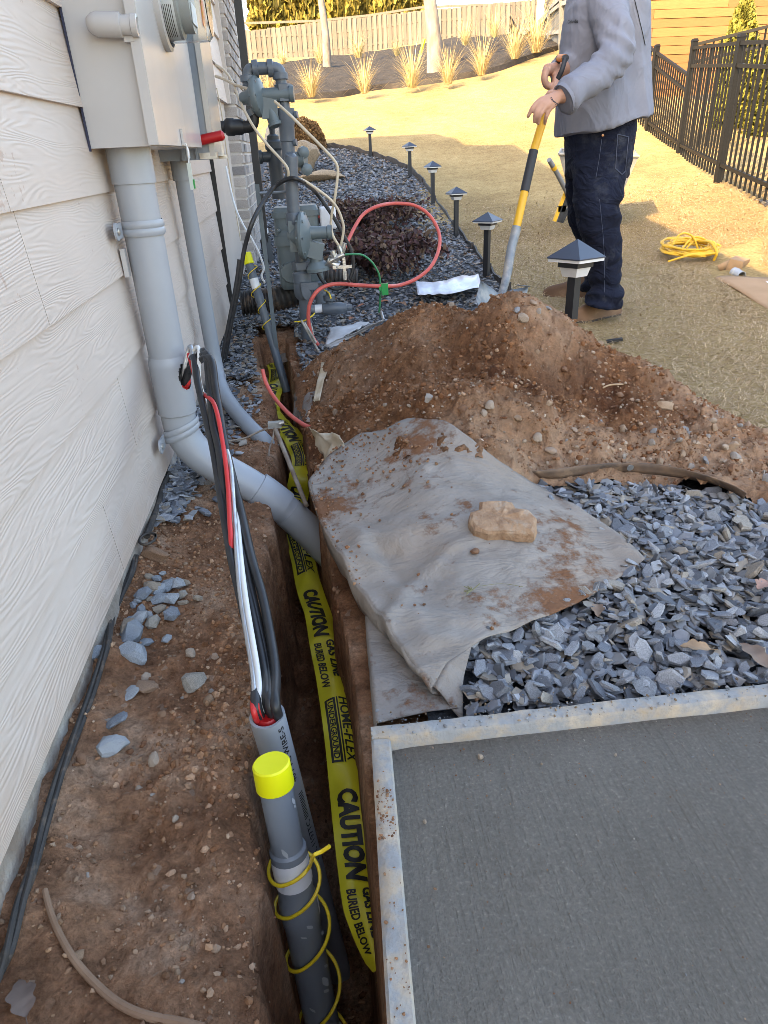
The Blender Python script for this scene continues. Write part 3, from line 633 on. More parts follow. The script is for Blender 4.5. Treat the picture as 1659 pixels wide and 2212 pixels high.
o = scatter_chips('soil_clods', P[kk], lambda m_: .005+.016*rng.uniform(0, 1, m_)**4, CLC+[(.40, .30, .22)], STONE, .5, 1, PEB); o.parent = heap; tag(o, kind='stuff')
n = 9000; x = rng.uniform(-.1, 1.6, n); y = rng.uniform(1.6, 3.1, n); h = zheap(x, y); g = fbm(x, y, 5, 3, 71); k = (h > .04) & (x > trench_r(y)+.01) & (y > np.interp(x, [-.1, .45, .6, 1.05, 1.3], [1.85, 1.72, 1.74, 1.64, 1.5])) & (rng.uniform(0, 1, n) < np.clip(.25+1.3*g, 0, 1)); x = x[k]; y = y[k]
o = scatter_chips('soil_clods', np.stack([x, y, zheap_d(x, y)-.002], -1), lambda m_: .008+.022*rng.uniform(0, 1, m_)**3, [(.25, .115, .055), (.21, .092, .043), (.29, .145, .075)], MOUND2, .6, 1, PEB); o.parent = heap; tag(o, kind='stuff')
stone_mesh = [colour(rock_mesh('stone', 400+i, 1, rng.uniform(.65, .9), rng.uniform(.45, .75), 2, 28, .2, 7), c, STONE) for i, c in enumerate([(.40, .28, .19), (.34, .22, .14), (.30, .17, .10), (.44, .34, .26), (.36, .31, .27), (.27, .145, .085), (.42, .30, .22), (.31, .30, .30)])]
for j in range(170):                             # stones stuck in the heap, thicker at its foot
    while True:
        xx = rng.uniform(-.05, 1.6); yy = rng.uniform(1.55, 2.9)
        if zheap(xx, yy) > .03 and xx > trench_r(yy)+.02 and yy > np.interp(xx, [-.1, .45, .6, 1.05, 1.3], [1.85, 1.72, 1.72, 1.62, 1.5]) and rng.uniform() < .10+.9*float(sst(2.15, 1.7, yy))*(.2+.8*float(sst(.35, .6, xx))): break
    o = link('stone', stone_mesh[rng.integers(0, 8)], heap); s_ = .005+.016*rng.uniform()**2.2
    o.location = (xx, yy, float(zheap_d(xx, yy))+s_*.25); o.rotation_euler = rng.uniform(0, 6.28, 3); o.scale = (s_, s_, s_)
def ph(px, py): return march(px, py, zheap_d, .8, 5, 800)
for px, py, s_, mi in [(1436, 880, .032, 0), (1058, 878, .018, 3), (1118, 905, .016, 0), (1161, 948, .019, 3), (1190, 975, .021, 6), (1220, 800, .018, 5), (1130, 690, .022, 3), (1118, 672, .018, 7), (1185, 668, .014, 7), (1153, 655, .017, 6), (1000, 885, .016, 5), (1295, 918, .016, 2), (1340, 855, .016, 2), (1045, 895, .014, 3), (940, 770, .013, 2), (1480, 905, .016, 5), (1350, 985, .014, 0), (1240, 930, .014, 6)]:
    p = ph(px, py); o = link('stone', stone_mesh[mi], heap); o.location = p+Vector((0, 0, s_*.2)); o.scale = (s_, s_, s_); o.rotation_euler = (rng.uniform(-.4, .4), rng.uniform(-.4, .4), rng.uniform(0, 6))
# clods and grit on the trench-side strip
n = 11000; x = rng.uniform(-.5, -.12, n); y = rng.uniform(.3, 3.2, n); k = x < trench_l(y)-.005; x = x[k]; y = y[k]
g = .5+.5*fbm(x, y, 5, 3, 55); kk = rng.uniform(0, 1, len(x)) < np.clip(.15+1.1*g, 0, 1); x = x[kk]; y = y[kk]
o = scatter_chips('soil_clods', np.stack([x, y, zbare(x, y)], -1), lambda m_: .0035+.013*rng.uniform(0, 1, m_)**5, CLC+[(.34, .21, .13)], STONE, .5, 2, PEB); o.parent = ground; tag(o, kind='stuff')
n = 14000; x = rng.uniform(-.5, -.13, n); y = rng.uniform(.3, 2.8, n); g = fbm(x, y, 4, 3, 73)+.35*sst(-.38, -.47, x)+.35*np.exp(-((x-trench_l(y)+.03)/.05)**2); k = (x < trench_l(y)+.004) & (rng.uniform(0, 1, n) < np.clip(.05+1.1*g, 0, 1)); x = x[k]; y = y[k]
o = scatter_chips('soil_clods', np.stack([x, y, zbare(x, y)-.002], -1), lambda m_: .005+.017*rng.uniform(0, 1, m_)**3.5, [(.31, .155, .08), (.25, .115, .058), (.37, .20, .115), (.42, .255, .16)], MOUND2, .6, 1, PEB); o.parent = ground; tag(o, kind='stuff')
n = 700; x = rng.uniform(-.15, .0, n); y = rng.uniform(.4, 3.6, n)
o = scatter_chips('soil_clods', np.stack([x, y, zbare(x, y)], -1), lambda m_: .006+.02*rng.uniform(0, 1, m_)**3, CLC, STONE, .5, 2, PEB); o.parent = ground; tag(o, kind='stuff')
def zgs(px, py): return march(px, py, zbare, .6, 6, 900)
for j in range(46):
    xx = rng.uniform(-.46, -.17); yy = rng.uniform(.42, 2.6); s_ = .005+.011*rng.uniform()**2
    if xx > trench_l(yy)-.02: continue
    o = link('stone', stone_mesh[rng.integers(0, 7)], ground); o.location = (xx, yy, float(zbare(xx, yy))+s_*.1); o.scale = (s_, s_, s_); o.rotation_euler = (rng.uniform(-.5, .5), rng.uniform(-.5, .5), rng.uniform(0, 6))
# single rocks of the near strip: blue-grey broken rock, each its own thing
BLUE = [(.33, .355, .385), (.27, .295, .325), (.38, .395, .41), (.34, .31, .27), (.22, .24, .27)]
rk = [('large pale blue-grey stone, pointed at the top, below the pile of broken stones', 292, 1420, .036, 0, 11), ('broad blue-grey stone at the lower edge of the stone pile', 285, 1375, .034, 1, 12),
      ('blue-grey stone lying alone above the dark chip near the trench bend', 421, 1478, .026, 3, 13), ('flat white-veined grey stone beside the round brown stone', 284, 1502, .022, 2, 14),
      ('round dull brown stone next to the flat grey one', 318, 1488, .026, 5, 15), ('pale grey angular stone sitting alone lowest on the clay strip', 243, 1618, .027, 2, 16),
      ('dark slate chip lying flat between two pale stones', 252, 1562, .022, 4, 17), ('small round grey stone against the black cable by the wall', 210, 1417, .020, 1, 18)]
for lab, px, py, s_, ci, sd in rk:
    c = (BLUE+[(.30, .19, .125)])[ci]; me = colour(rock_mesh('loose_stone', sd, 1, .85, .62 if 'flat' not in lab else .3, 2, 14, .12, 13), c, STONE)
    p = zgs(px, py); o = link('loose_stone', me); o.location = p+Vector((0, 0, s_*.3)); o.scale = (s_*1.2,)*3; o.rotation_euler = (rng.uniform(-.3, .3), rng.uniform(-.3, .3), rng.uniform(0, 6)); tag(o, lab, 'stone')
pile = [(323, 1250), (340, 1255), (352, 1243), (372, 1258), (330, 1275), (345, 1280), (363, 1275), (385, 1268), (402, 1262), (310, 1290), (326, 1298), (345, 1302), (372, 1300), (395, 1290), (428, 1295), (290, 1310), (305, 1322), (322, 1335), (345, 1320), (372, 1332), (398, 1305), (285, 1340), (302, 1345), (330, 1352), (276, 1362), (362, 1383), (318, 1392), (298, 1302)]
pm_ = [colour(rock_mesh('broken_stone', 500+i, 1, .72, .5, 1, 12, .10, 14), BLUE[i % 5] if i % 4 else (.33, .27, .21), STONE) for i in range(10)]
for i, (px, py) in enumerate(pile):
    p = zgs(px, py); s_ = rng.choice([.017, .022, .028, .033]); o = link('broken_stone', pm_[i % 10]); o.location = p+Vector((0, 0, s_*.35)); o.scale = (s_,)*3; o.rotation_euler = (rng.uniform(-.4, .4), rng.uniform(-.4, .4), rng.uniform(0, 6))
    tag(o, 'fist-sized piece of broken blue-grey stone in the pile beside the wall cable', 'stone', 'pile of broken blue-grey stones')
p = zgs(338, 1210); me = colour(rock_mesh('slab_stone', 77, 1.7, .6, .42, 3, 24, .22, 9), (.31, .185, .115), STONE)
o = link('slab_stone', me); o.location = p+Vector((0, .01, .012)); o.scale = (.036,)*3; o.rotation_euler = (.1, .15, -.5); tag(o, 'long reddish-brown rough rock leaning against the foundation', 'rock')
#@@PART3
# ================================================================== HOUSE
WX = -.5
house = tag(link('house', None), 'house wall of cream wood-grain lap siding with a painted brick corner', 'house')
def hb(name, mb, mat, parent=house): return mb.build(name, mat, parent)
LAPS = [.056, .243, .436, .635, .834, 1.016, 1.205, 1.395, 1.585, 1.775, 1.965, 2.155, 2.345, 2.535, 2.725]
SD_END = 4.30
def plank(y0, y1, z0, z1, x=WX):
    mb = MB(); ny = max(2, int((y1-y0)/.5)); P = []
    prof = [(x-.006, z0), (x+.009, z0), (x+.009, z0+.004), (x-.002, z1+.004), (x-.004, z1+.03)]
    for (px_, pz_) in prof: P.append([(px_, y0+(y1-y0)*j/ny, pz_) for j in range(ny+1)])
    mb.grid(P); n_ = ny+1
    mb.f += [tuple(i*n_ for i in range(5)), tuple(i*n_+ny for i in range(4, -1, -1))]; mb.m += [0, 0]
    o = mb.build('plank', SIDING, house, 25); return o
joints = [1.42, 1.74, 2.95, 1.15, 1.32, 2.6, .7, 2.2, 1.6, .9, 2.5, 1.1, 2.0, 1.3]
for i in range(len(LAPS)-1):
    j = joints[i % len(joints)]; cuts = [-3.2, j-2.6, j, SD_END]
    if i == 3: cuts = [-3.2, -1.2, 1.36, SD_END]
    for a, b_ in zip(cuts[:-1], cuts[1:]): plank(a+.0012, b_-.0012, LAPS[i], LAPS[i+1])
# flat panel beyond the lap siding, with the short laps above it
mb = MB(); mb.box((WX-.03, 5.02, .62), (.05, 1.40, 1.34)); hb('flat_panel', mb, TRIM)
mb = MB(); mb.box((WX+.008, SD_END+.012, .6), (.034, .008, 1.24)); hb('joint_strip', mb, BLACKMETAL)
mb = MB(); mb.box((WX+.002, SD_END+.05, .6), (.022, .07, 1.24)); hb('corner_trim', mb, GREYBOX)
for k in range(8):
    z0 = 1.235+.19*k
    mb = MB(); P = [[(WX+.004+dx, y, z) for y in np.linspace(SD_END+.02, 5.75, 4)] for dx, z in ((-.02, z0), (.016, z0), (.016, z0+.004), (0, z0+.2))]
    mb.grid(P); hb('plank', mb, SIDING)
mb = MB(); mb.box((WX+.016, 5.775, 2.0), (.05, .05, 1.53)); hb('corner_trim', mb, TRIM)
# foundation strip under the siding
P = []
for y in np.arange(-3, 5.8, .03):
    q = .012*fbm(np.array([y]), np.array([0.]), 5, 4, 2)[0]; P.append([(WX-.012, y, .07), (WX-.006+q*.4, y, .045), (WX+.0+q*.5, y, .01+q), (WX+.004+q*.5, y, -.05), (WX+.006+q*.5, y, -.16)])
hb('foundation', MB().grid(P), FOUND)
# brick corner: face towards the camera and face towards the yard
BY, BXF = 5.82, -.43
mb = MB(); mb.box((BXF-.18, BY+1.06, 1.5), (.35, 2.1, 3.2)); hb('brick_backing', mb, MORTAR)
def brick(c, d, M): o = link('brick', M, house); o.location = c; o.scale = d; return o
bm_ = MB().box((0, 0, 0), (1, 1, 1)).mesh('brick', BRICK); BRK2 = MB().box((0, 0, 0), (1, 1, 1)).mesh('brick', pm('bare_grey_brick', (.36, .33, .32), (.28, .26, .25), 20, .9, .5, 60, vari=.2)); bn = 0
for r in range(32):
    z = .12+.0762*r
    y = BY+.006; k = 0
    while y < BY+1.95:
        L = .194 if k or r % 2 == 0 else .092
        if bn < 290: brick((BXF-.0395+.002*rng.uniform(-1, 1), y+L/2, z), (.09, L, .057*rng.uniform(.97, 1.03)), BRK2 if rng.uniform() < .28 else bm_); bn += 1
        y += L+.01; k += 1
        if z > 1.6 and y > BY+1.0: break
# body of the house above and behind, roof
mb = MB(); mb.box((-4.35, 1.8, 1.4), (7.6, 12.0, 3.2)); mb.box((-4.4, 6.4, 3.3), (7.4, 2.8, 1.0)); hb('wall', mb, TRIM)
HE = dict(eave=3.1)
def roof(name, x0, x1, y0, y1, z0, zr):
    mb = MB(); xm = (x0+x1)/2; t = .12
    for zz in (0, t): mb.v += [(x0, y0, z0+zz), (x1, y0, z0+zz), (x1, y1, z0+zz), (x0, y1, z0+zz), (xm, y0+2.5, zr+zz), (xm, y1-(x1-x0)/2*.0-0.0, zr+zz)]
    a = lambda *i: tuple(i)
    mb.f += [a(0, 1, 4), a(1, 2, 5, 4), a(2, 3, 5), a(3, 0, 4, 5), a(7, 6, 10), a(8, 7, 10, 11), a(9, 8, 11), a(6, 9, 11, 10), a(0, 6, 7, 1), a(1, 7, 8, 2), a(2, 8, 9, 3), a(3, 9, 6, 0)]
    mb.m += [0]*12; return hb(name, mb, BRICKROOF)
def roof_slab():  # unseen roof; stepped, tilted edges shaped to cast the shadow outline on the lawn
    pr = [(-.1, 8.2, 4.25), (-1.35, 8.37, 4.6), (-1.4, 8.45, 4.9), (-2.1, 8.55, 5.4), (-8.4, 8.55, 5.6)]; mb = MB(); P = []
    for (x, ye, z), zn in zip(pr, (3.12, 3.9, 4.1, 4.9, 5.4)): P.append([(x, -6, zn), (x, 1.1, zn), (x, ye, z), (x, ye, z-.18), (x, 1.1, zn-.18), (x, -6, zn-.18)])
    mb.grid(P, True); mb.f += [tuple(range(6))[::-1], tuple(range(24, 30))]; mb.m += [0, 0]; return hb('roof', mb, BRICKROOF)
roof_slab()
# downspout with white strap clips
mb = MB(); xq = BXF+.085; mb.box((xq, BY+.25, 1.55), (.055, .075, 2.55)); mb.bar((xq, BY+.25, .30), (xq+.02, BY+.22, .12), .055, .07); d = hb('downspout', mb, BLACKMETAL)
mb = MB(); mb.box((xq+.03, BY+.235, .36), (.008, .05, .035)); hb('strap_clip', mb, PAPER, d)

# ------------------------------------------------------------------ meter box on the wall
mbx = thing('meter_box', 'light grey electric meter box on the siding with a round glass meter', 'meter box')
y0, y1, zb_, xf = 1.917, 2.745, .931, -.352
mb = MB(); mb.box(((WX+.004+xf)/2, (y0+y1)/2, (zb_+2.0)/2), (xf-WX-.004, y1-y0, 2.0-zb_)); mb.build('case', GREYBOX, mbx)
mb = MB(); mb.box((WX+.006, y0-.004, 1.45), (.004, .006, 1.05)); mb.build('back_gasket', flat('dark_blue_gasket', (.02, .025, .06), .6), mbx)
ys_ = 2.37
mb = MB(); mb.box((xf+.010, (y0+ys_)/2-.012, (zb_+2.0)/2), (.024, ys_-y0+.020, 2.0-zb_-.004)); mb.build('front_cover', GREYBOX, mbx)
mb = MB(); mb.box((xf+.008, (ys_+y1)/2+.002, (zb_+2.0)/2), (.02, y1-ys_-.006, 2.0-zb_-.004)); mb.build('side_cover', GREYBOX, mbx)
ob = MB(); ob.bar((xf+.026, ys_-.10, .975), (xf+.026, ys_-.10, .935), .03, .006); ob.tube(smooth_path([(xf+.016, ys_+.01, .93), (xf+.016, ys_+.01, .905), (xf+.016, ys_+.035, .905), (xf+.016, ys_+.035, .93)], 5), .0035, 8); ob.build('hasp', GREYBOX, mbx)
mc = Vector((xf+.02, 2.245, 1.262)); ax = (1, 0, 0)
MB().lathe([(.108, 0), (.108, .016), (.098, .020), (.098, .004)], mc, ax, 40).build('meter_ring', GREYBOX, mbx)
mt = MB().lathe([(.083, 0), (.083, .055), (.070, .058), (.070, .085), (.01, .086)], mc, ax, 40).build('meter_body', pm('meter_grey', (.36, .37, .37), (.31, .32, .32), 5, .5), mbx)
lb = MB(); P = []
for a in np.linspace(R_(184), R_(262), 10): P.append([(mc.x+h_, mc.y+math.cos(a)*.0838, mc.z+math.sin(a)*.0838) for h_ in (.008, .048)])
lab = lb.grid(P).build('meter_label', PAPER, mt)
lb = MB()
for q in range(7):
    hh = .013+.0045*q; P = []
    for a in np.linspace(R_(192), R_(250), 8): P.append([(mc.x+hh+w_, mc.y+math.cos(a)*.0842, mc.z+math.sin(a)*.0842) for w_ in (0, .0016)])
    lb.grid(P)
lb.build('label_print', INK, lab)
MB().box((mc.x+.0875, mc.y, mc.z-.03), (.002, .09, .045)).build('dial_plate', PAPER, mt)
MB().lathe([(.090, 0), (.090, .085), (.0885, .118), (.078, .128), (.001, .130), (.001, .127), (.076, .125), (.0855, .116), (.087, .085), (.087, 0)], mc, ax, 48).build('glass_dome', GLASS, mbx)
# barrel lock on the near side
lk = MB(); c0 = Vector((-.435, y0-.028, 1.17)); c1 = Vector((-.335, y0-.028, 1.165))
lk.lathe([(.001, -.006), (.012, -.003), (.020, .006), (.024, .018), (.024, .068), (.019, .07), (.019, .09), (.022, .092), (.022, .104), (.016, .105), (.016, .098)], c0, c1-c0, 22); lk.box((-.356, y0-.012, 1.142), (.022, .024, .012)); lk.build('barrel_lock', GREYBOX, mbx)
sl_ = MB(); a = Vector((xf+.03, ys_-.10, .94)); sl_.tube(smooth_path([a, a+Vector((.004, .006, -.02)), a+Vector((.002, -.006, -.05))], 5), .0022, 6); sl_.tube(smooth_path([a+Vector((0, .006, 0)), a+Vector((.004, .0, -.025)), a+Vector((.002, -.006, -.055))], 5), .0022, 6)
seal = sl_.build('meter_seal', WHITERUB, mbx)
b0 = a+Vector((.002, -.006, -.05)); MB().box(b0+Vector((0, -.003, -.035)), (.010, .013, .07)).build('seal_tag', pm('clear_green', (.55, .60, .55), (.5, .55, .5), 4, .3), seal)
MB().box(b0+Vector((.004, -.003, -.055)), (.010, .011, .024)).build('seal_core', GREENP, seal)

# ------------------------------------------------------------------ disconnect box
db = thing('disconnect_box', 'blue-grey disconnect box with a red handle behind the meter box', 'switch box')
Y0, Y1, ZB, XF = 2.81, 3.15, .895, -.315
MB().box(((WX+XF)/2, (Y0+Y1)/2, (ZB+2.0)/2), (XF-WX-.006, Y1-Y0, 2.0-ZB)).build('case', GREYBOX2, db)
mb = MB(); mb.box((XF+.006, (Y0+Y1)/2, (ZB+2.0)/2+.01), (.018, Y1-Y0+.012, 2.0-ZB)); mb.build('door', pm('warm_grey_enamel', (.46, .44, .41), (.42, .40, .37), 4, .22), db)
mb = MB(); mb.box((WX+.09, Y0-.006, (ZB+2)/2), (.012, .014, 2-ZB)); mb.box((WX+.135, Y0-.004, (ZB+2)/2), (.006, .010, 2-ZB)); mb.build('side_rib', GREYBOX2, db)
mb = MB(); mb.box((XF-.01, Y0+.02, ZB+.012), (.06, .05, .02)); mb.box((XF+.01, Y1-.03, ZB+.006), (.04, .05, .012)); mb.box((XF+.014, Y1-.06, ZB+.045), (.012, .012, .07)); mb.build('latch', STEEL, db)
mb = MB(); mb.tube([(XF-.055, Y0-.02, .952), (XF-.02, Y0-.022, .957), (XF+.05, Y0-.022, .968), (XF+.057, Y0-.022, .970)], [.015, .0165, .0165, .009], 14); mb.build('handle', REDPLAST, db)
MB().box((XF+.017, 3.03, 1.35), (.003, .075, .085)).build('warning_sticker', ORANGE, db)

# ------------------------------------------------------------------ conduits
c1 = thing('large_conduit', 'thick pale grey conduit from the meter box bending down into the trench', 'conduit')
px_, py_ = -.43, 2.02; RP = .0505
MB().lathe([(RP+.0045, -.085), (RP+.0045, 0)], (px_, py_, .935), (0, 0, 1), 36).build('top_coupling', PVC, c1)
mb = MB(); mb.lathe([(RP, .40), (RP, .935), (RP-.004, .935)], (px_, py_, 0), (0, 0, 1), 40)
pth = smooth_path([(px_, py_, .24), (px_, py_, .205), (px_+.006, py_, .155), (px_+.040, py_-.004, .095), (px_+.10, py_-.012, .045), (px_+.17, py_-.02, -.005), (px_+.235, py_-.026, -.06), (px_+.32, py_-.035, -.15), (px_+.41, py_-.045, -.27)], 6)
pipe = mb.build('pipe', PVC, c1)
MB().tube(pth, [RP]*len(pth), 36).build('elbow', PVC, c1)
# bell coupling with the cut hole: build as a tube with missing faces on the yard side
mb = MB(); n_ = 120; zs_ = [.405, .395, .385]+list(np.linspace(.375, .235, 41))+[.232]; rs_ = [RP+.0005, RP+.003, RP+.006]+[RP+.0055]*41+[RP+.003]; V_ = []
for z, r in zip(zs_, rs_): V_.append([(px_+r*math.cos(2*math.pi*k/n_), py_+r*math.sin(2*math.pi*k/n_), z) for k in range(n_)])
mb.grid(V_, True); hole_c = Vector((px_+.05, py_-.038, .352))
keepf = []
for f in mb.f:
    c = sum((Vector(mb.v[i]) for i in f), Vector())/4
    a = math.atan2(c.y-py_, c.x-px_); da = (a-R_(-30))*RP; dz = c.z-.347
    if (da/.023)**2+(dz/.040)**2 < 1: continue
    keepf.append(f)
mb.f = keepf; mb.m = [0]*len(keepf); cp = mb.build('bell_coupling', PVC, c1)
MB().lathe([(RP-.004, .24), (RP-.004, .395)], (px_, py_, 0), (0, 0, 1), 30).build('dark_inside', BLACKMETAL, cp)
mb = MB(); P = []
for a in np.linspace(R_(-55), R_(-6), 10): P.append([(px_+(RP-.001)*math.cos(a), py_+(RP-.001)*math.sin(a), z) for z in (.298, .326+.004*math.sin(a*9))])
mb.grid(P).build('red_tape', REDPLAST, cp)
k = 46; sg = pth[-16:-9]; MB().tube(sg, [RP+.007]*len(sg), 36).build('lower_coupling', PVC, c1)
MB().tube(pth[-9:]+[pth[-1]+(pth[-1]-pth[-2])*2], RP+.0015, 30).build('buried_pipe', PVCL, c1)
def strap(zc, parent, tilt=0):
    mb = MB(); P = []
    for a in np.linspace(R_(-150), R_(100), 22):
        rr = RP+.0035; row = []
        for h_, q in ((-.019, 0), (-.012, .0035), (-.004, .0035), (0, .0005), (.004, .0035), (.012, .0035), (.019, 0)): row.append((px_+(rr+q)*math.cos(a), py_+(rr+q)*math.sin(a), zc+h_+tilt*(math.cos(a))*.05))
        P.append(row)
    mb.grid(P); yy = py_-RP-.028; zc2 = zc-tilt*.045
    mb.box((px_-.045, yy+.008, zc2), (.005, .052, .036)); mb.lathe([(.001, 0), (.021, 0), (.021, .005), (.001, .0055)], (px_-.0475, yy-.018, zc2), (1, 0, 0), 18)
    o = mb.build('pipe_strap', PVC, parent); MB().lathe([(.009, 0), (.009, .004), (.005, .006)], (px_-.043, yy-.016, zc2), (1, 0, 0), 12).build('screw', STEEL, o); return o
strap(.745, c1); strap(.180, c1, .35)
MB().box((WX+.018, py_-.045, .665), (.012, .02, .07)).build('spacer_block', GREYBOX, c1)
c2 = thing('thin_conduit', 'thinner blue-grey conduit from the switch box sweeping into the clay', 'conduit')
MB().lathe([(.036, -.07), (.036, 0)], (-.44, 2.90, .90), (0, 0, 1), 24).build('top_coupling', PVC2, c2)
pth2 = smooth_path([(-.44, 2.90, .90), (-.435, 2.90, .5), PY(464, 780, 2.90), PY(478, 838, 2.80), PZ(503, 880, .02), PZ(535, 918, -.005), PZ(566, 948, -.04), PZ(590, 972, -.09)], 8)
MB().tube(pth2, .030, 24).build('pipe', PVC2, c2)

# ------------------------------------------------------------------ upright capped pipes and cable conduit in the trench
yp = thing('capped_pipe', 'dark grey pipe in the foreground trench with a bright yellow cap and coiled yellow wire', 'pipe')
A = PD(586, 1652, 1.10); B = PY(688, 2170, A.y-.085); D_ = (B-A).normalized(); rp = .0268
MB().lathe([(rp, .01), (rp, .165), (rp+.0042, .17), (rp+.0046, .235), (rp+.0036, .242), (rp+.0036, .268), (rp+.0066, .278), (rp+.0066, .325), (rp+.0046, .332), (rp+.0046, 1.0)], A, D_, 36).build('pipe', PVCD, yp)
MB().lathe([(.001, -.003), (rp+.001, -.004), (rp+.0035, -.001), (rp+.0042, .040), (rp+.0025, .041)], A, D_, 36).build('cap', YCAP, yp)
U = D_.cross(Vector((0, -1, 0))).normalized(); V2 = D_.cross(U)
def around(t, a, r): return A+D_*t+(U*math.cos(a)+V2*math.sin(a))*r
camdir = (Vector(O3)-A); _ca = math.atan2(camdir.dot(V2), camdir.dot(U))
mb = MB(); P = []
for a in np.linspace(_ca-1.9, _ca+1.35, 14): P.append([around(t, a, rp+.0054) for t in (.182, .238)])
mb.grid(P); sticker = mb.build('sticker', PAPER, yp)
mb = MB(); P = []
for a in np.linspace(_ca-1.75, _ca-1.2, 6): P.append([around(t, a, rp+.0072) for t in (.282, .318)])
mb.grid(P).build('sticker', PAPER, yp)
RT = Vector(RM[:, 0]); LP = (B-A).length
_ar = math.atan2(RT.dot(V2), RT.dot(U)); sgn = 1 if math.sin(_ca-_ar) > 0 else -1          # right side -> front -> left side
def rloc(t): return float(np.interp(t, [0, .165, .17, .24, .27, .28, 1], [rp, rp, rp+.0045, rp+.004, rp+.0036, rp+.0066, rp+.0048]))
_tt = np.linspace(0, .9, 400); _yy = [inv_px(A+D_*t)[1] for t in _tt]
end = [PD(712, 1828, 1.03), PD(694, 1840, 1.035), PD(676, 1849, 1.04)]
pts = []
for i in range(100):
    q = .08+i/99*4.1; ph_ = 2*math.pi*q; a = _ar+sgn*ph_; yq = np.interp(q, [0, .25, 1.25, 2.25, 3.25, 4.25], [1842, 1852, 1920, 2030, 2160, 2300]); t0 = float(np.interp(yq, _yy, _tt))
    pts.append(around(t0+.020*math.sin(ph_)-.004*math.cos(ph_), a, rloc(t0)+.004+.010*max(0, math.cos(ph_))**2+.004*max(0, -math.cos(ph_))))
MB().tube(smooth_path(end+pts, 3), .0031, 8).build('yellow_wire', YWIRE, yp)
mb = MB()
for t, a, l, w_ in [(.06, -.9, .018, .004), (.075, -.95, .010, .003), (.145, .35, .02, .004), (.31, -.2, .012, .0035), (.44, -.5, .03, .005), (.42, -.75, .012, .003), (.35, -1.0, .014, .004), (.33, .2, .006, .003), (.47, -.45, .012, .004), (.5, .5, .012, .003)]:
    P = []
    for q in np.linspace(0, 1, 6): ww = w_*math.sin(math.pi*min(.95, max(.08, q)))/rp; P.append([around(t+l*q, _ca+a-.25*q-ww, rloc(t+l*q)+.0009), around(t+l*q, _ca+a-.25*q+ww, rloc(t+l*q)+.0009)])
    mb.grid(P)
mb.build('paint_smears', flat('smear_grey', (.42, .45, .47), .6), yp)['kind'] = 'stuff'
q = PY(697, 2188, A.y-.045); mb = MB(); mb.lathe([(.001, -.004), (.013, -.003), (.017, .004), (.017, .03), (.011, .034)], q, (.1, 1, -.5), 18); mb.lathe([(rp+.009, -.018), (rp+.011, -.016), (rp+.011, .016), (rp+.009, .018)], A+D_*(q-A).dot(D_), D_, 24); mb.build('pipe_clamp', STEEL, yp)

cs = thing('cable_conduit', 'open grey conduit stub standing in the trench behind the yellow-capped pipe', 'conduit')
A2 = PD(577, 1545, 1.22); B2 = PY(692, 1965, A2.y+.02); D2 = (B2-A2).normalized(); L2 = (B2-A2).length+.35; r2 = .0315
MB().lathe([(r2-.0055, .10), (r2-.0055, .0), (r2, -.001), (r2, L2)], A2, D2, 36).build('pipe', PVCL, cs)
U2 = D2.cross(Vector((0, -1, 0))).normalized(); W2 = D2.cross(U2); _c2 = math.atan2((Vector(O3)-A2).dot(W2), (Vector(O3)-A2).dot(U2))
def around2(t, a, r): return A2+D2*t+(U2*math.cos(a)+W2*math.sin(a))*r

def text_mesh(txt, bold=.0, shear=0.0, sub=True):
    cu = bpy.data.curves.new('t', 'FONT'); cu.body = txt; cu.size = 1; cu.offset = bold; cu.shear = shear; cu.resolution_u = 3
    ob = bpy.data.objects.new('t', cu); COL.objects.link(ob); dg = bpy.context.evaluated_depsgraph_get(); dg.update()
    me = bpy.data.meshes.new_from_object(ob.evaluated_get(dg)); bpy.data.objects.remove(ob); bpy.data.curves.remove(cu)
    bm = bmesh.new(); bm.from_mesh(me); bpy.data.meshes.remove(me)
    bmesh.ops.triangulate(bm, faces=bm.faces)
    for _ in range(2 if sub else 0):
        ed_ = [e for e in bm.edges if e.calc_length() > .16]
        if ed_: bmesh.ops.subdivide_edges(bm, edges=ed_, cuts=1); bmesh.ops.triangulate(bm, faces=[f for f in bm.faces if len(f.verts) > 3])
    vs = np.array([v_.co[:2] for v_ in bm.verts]); fs = [tuple(v_.index for v_ in f.verts) for f in bm.faces]; bm.free()
    vs = vs-vs.min(0); return vs, fs, vs.max(0)
LET = []
def islands(vs, fs):
    n = len(vs); par = list(range(n))
    def find(a):
        while par[a] != a: par[a] = par[par[a]]; a = par[a]
        return a
    for f in fs:
        for k in f[1:]: par[find(k)] = find(f[0])
    g = {}
    for f in fs: g.setdefault(find(f[0]), []).append(f)
    for ff in g.values():
        ids = sorted({i for f in ff for i in f}); mp = {i: k for k, i in enumerate(ids)}; yield [vs[i] for i in ids], [tuple(mp[i] for i in f) for f in ff]
def put_text(mb, txt, u0, u1, v0, v1, fmap, bold=0, shear=0):
    vs, fs, mx = text_mesh(txt, bold, shear); q = vs/mx
    P = [fmap(u0+(u1-u0)*a, v0+(v1-v0)*b_) for a, b_ in q]
    if mb is None: LET.extend(MB().add(*i_) for i_ in islands(P, fs))
    else: mb.add(P, fs)
    return mb
mb = MB(); _a2 = math.atan2(Vector(RM[:, 0]).dot(W2), Vector(RM[:, 0]).dot(U2)); s2 = 1 if math.sin(_a2-_c2) > 0 else -1
put_text(mb, '40 PVC WIRE-S', .155, .012, -.006, .006, lambda u, v_: around2(u, _c2+s2*(.55-v_/r2), r2+.0006), .012)
put_text(mb, '- PL 1197TC IIIIIIIIIIIII', .40, .19, -.006, .006, lambda u, v_: around2(u, _c2+s2*(.75-v_/r2), r2+.0006), .012); mb.build('printed_marking', INK, cs)['kind'] = 'stuff'

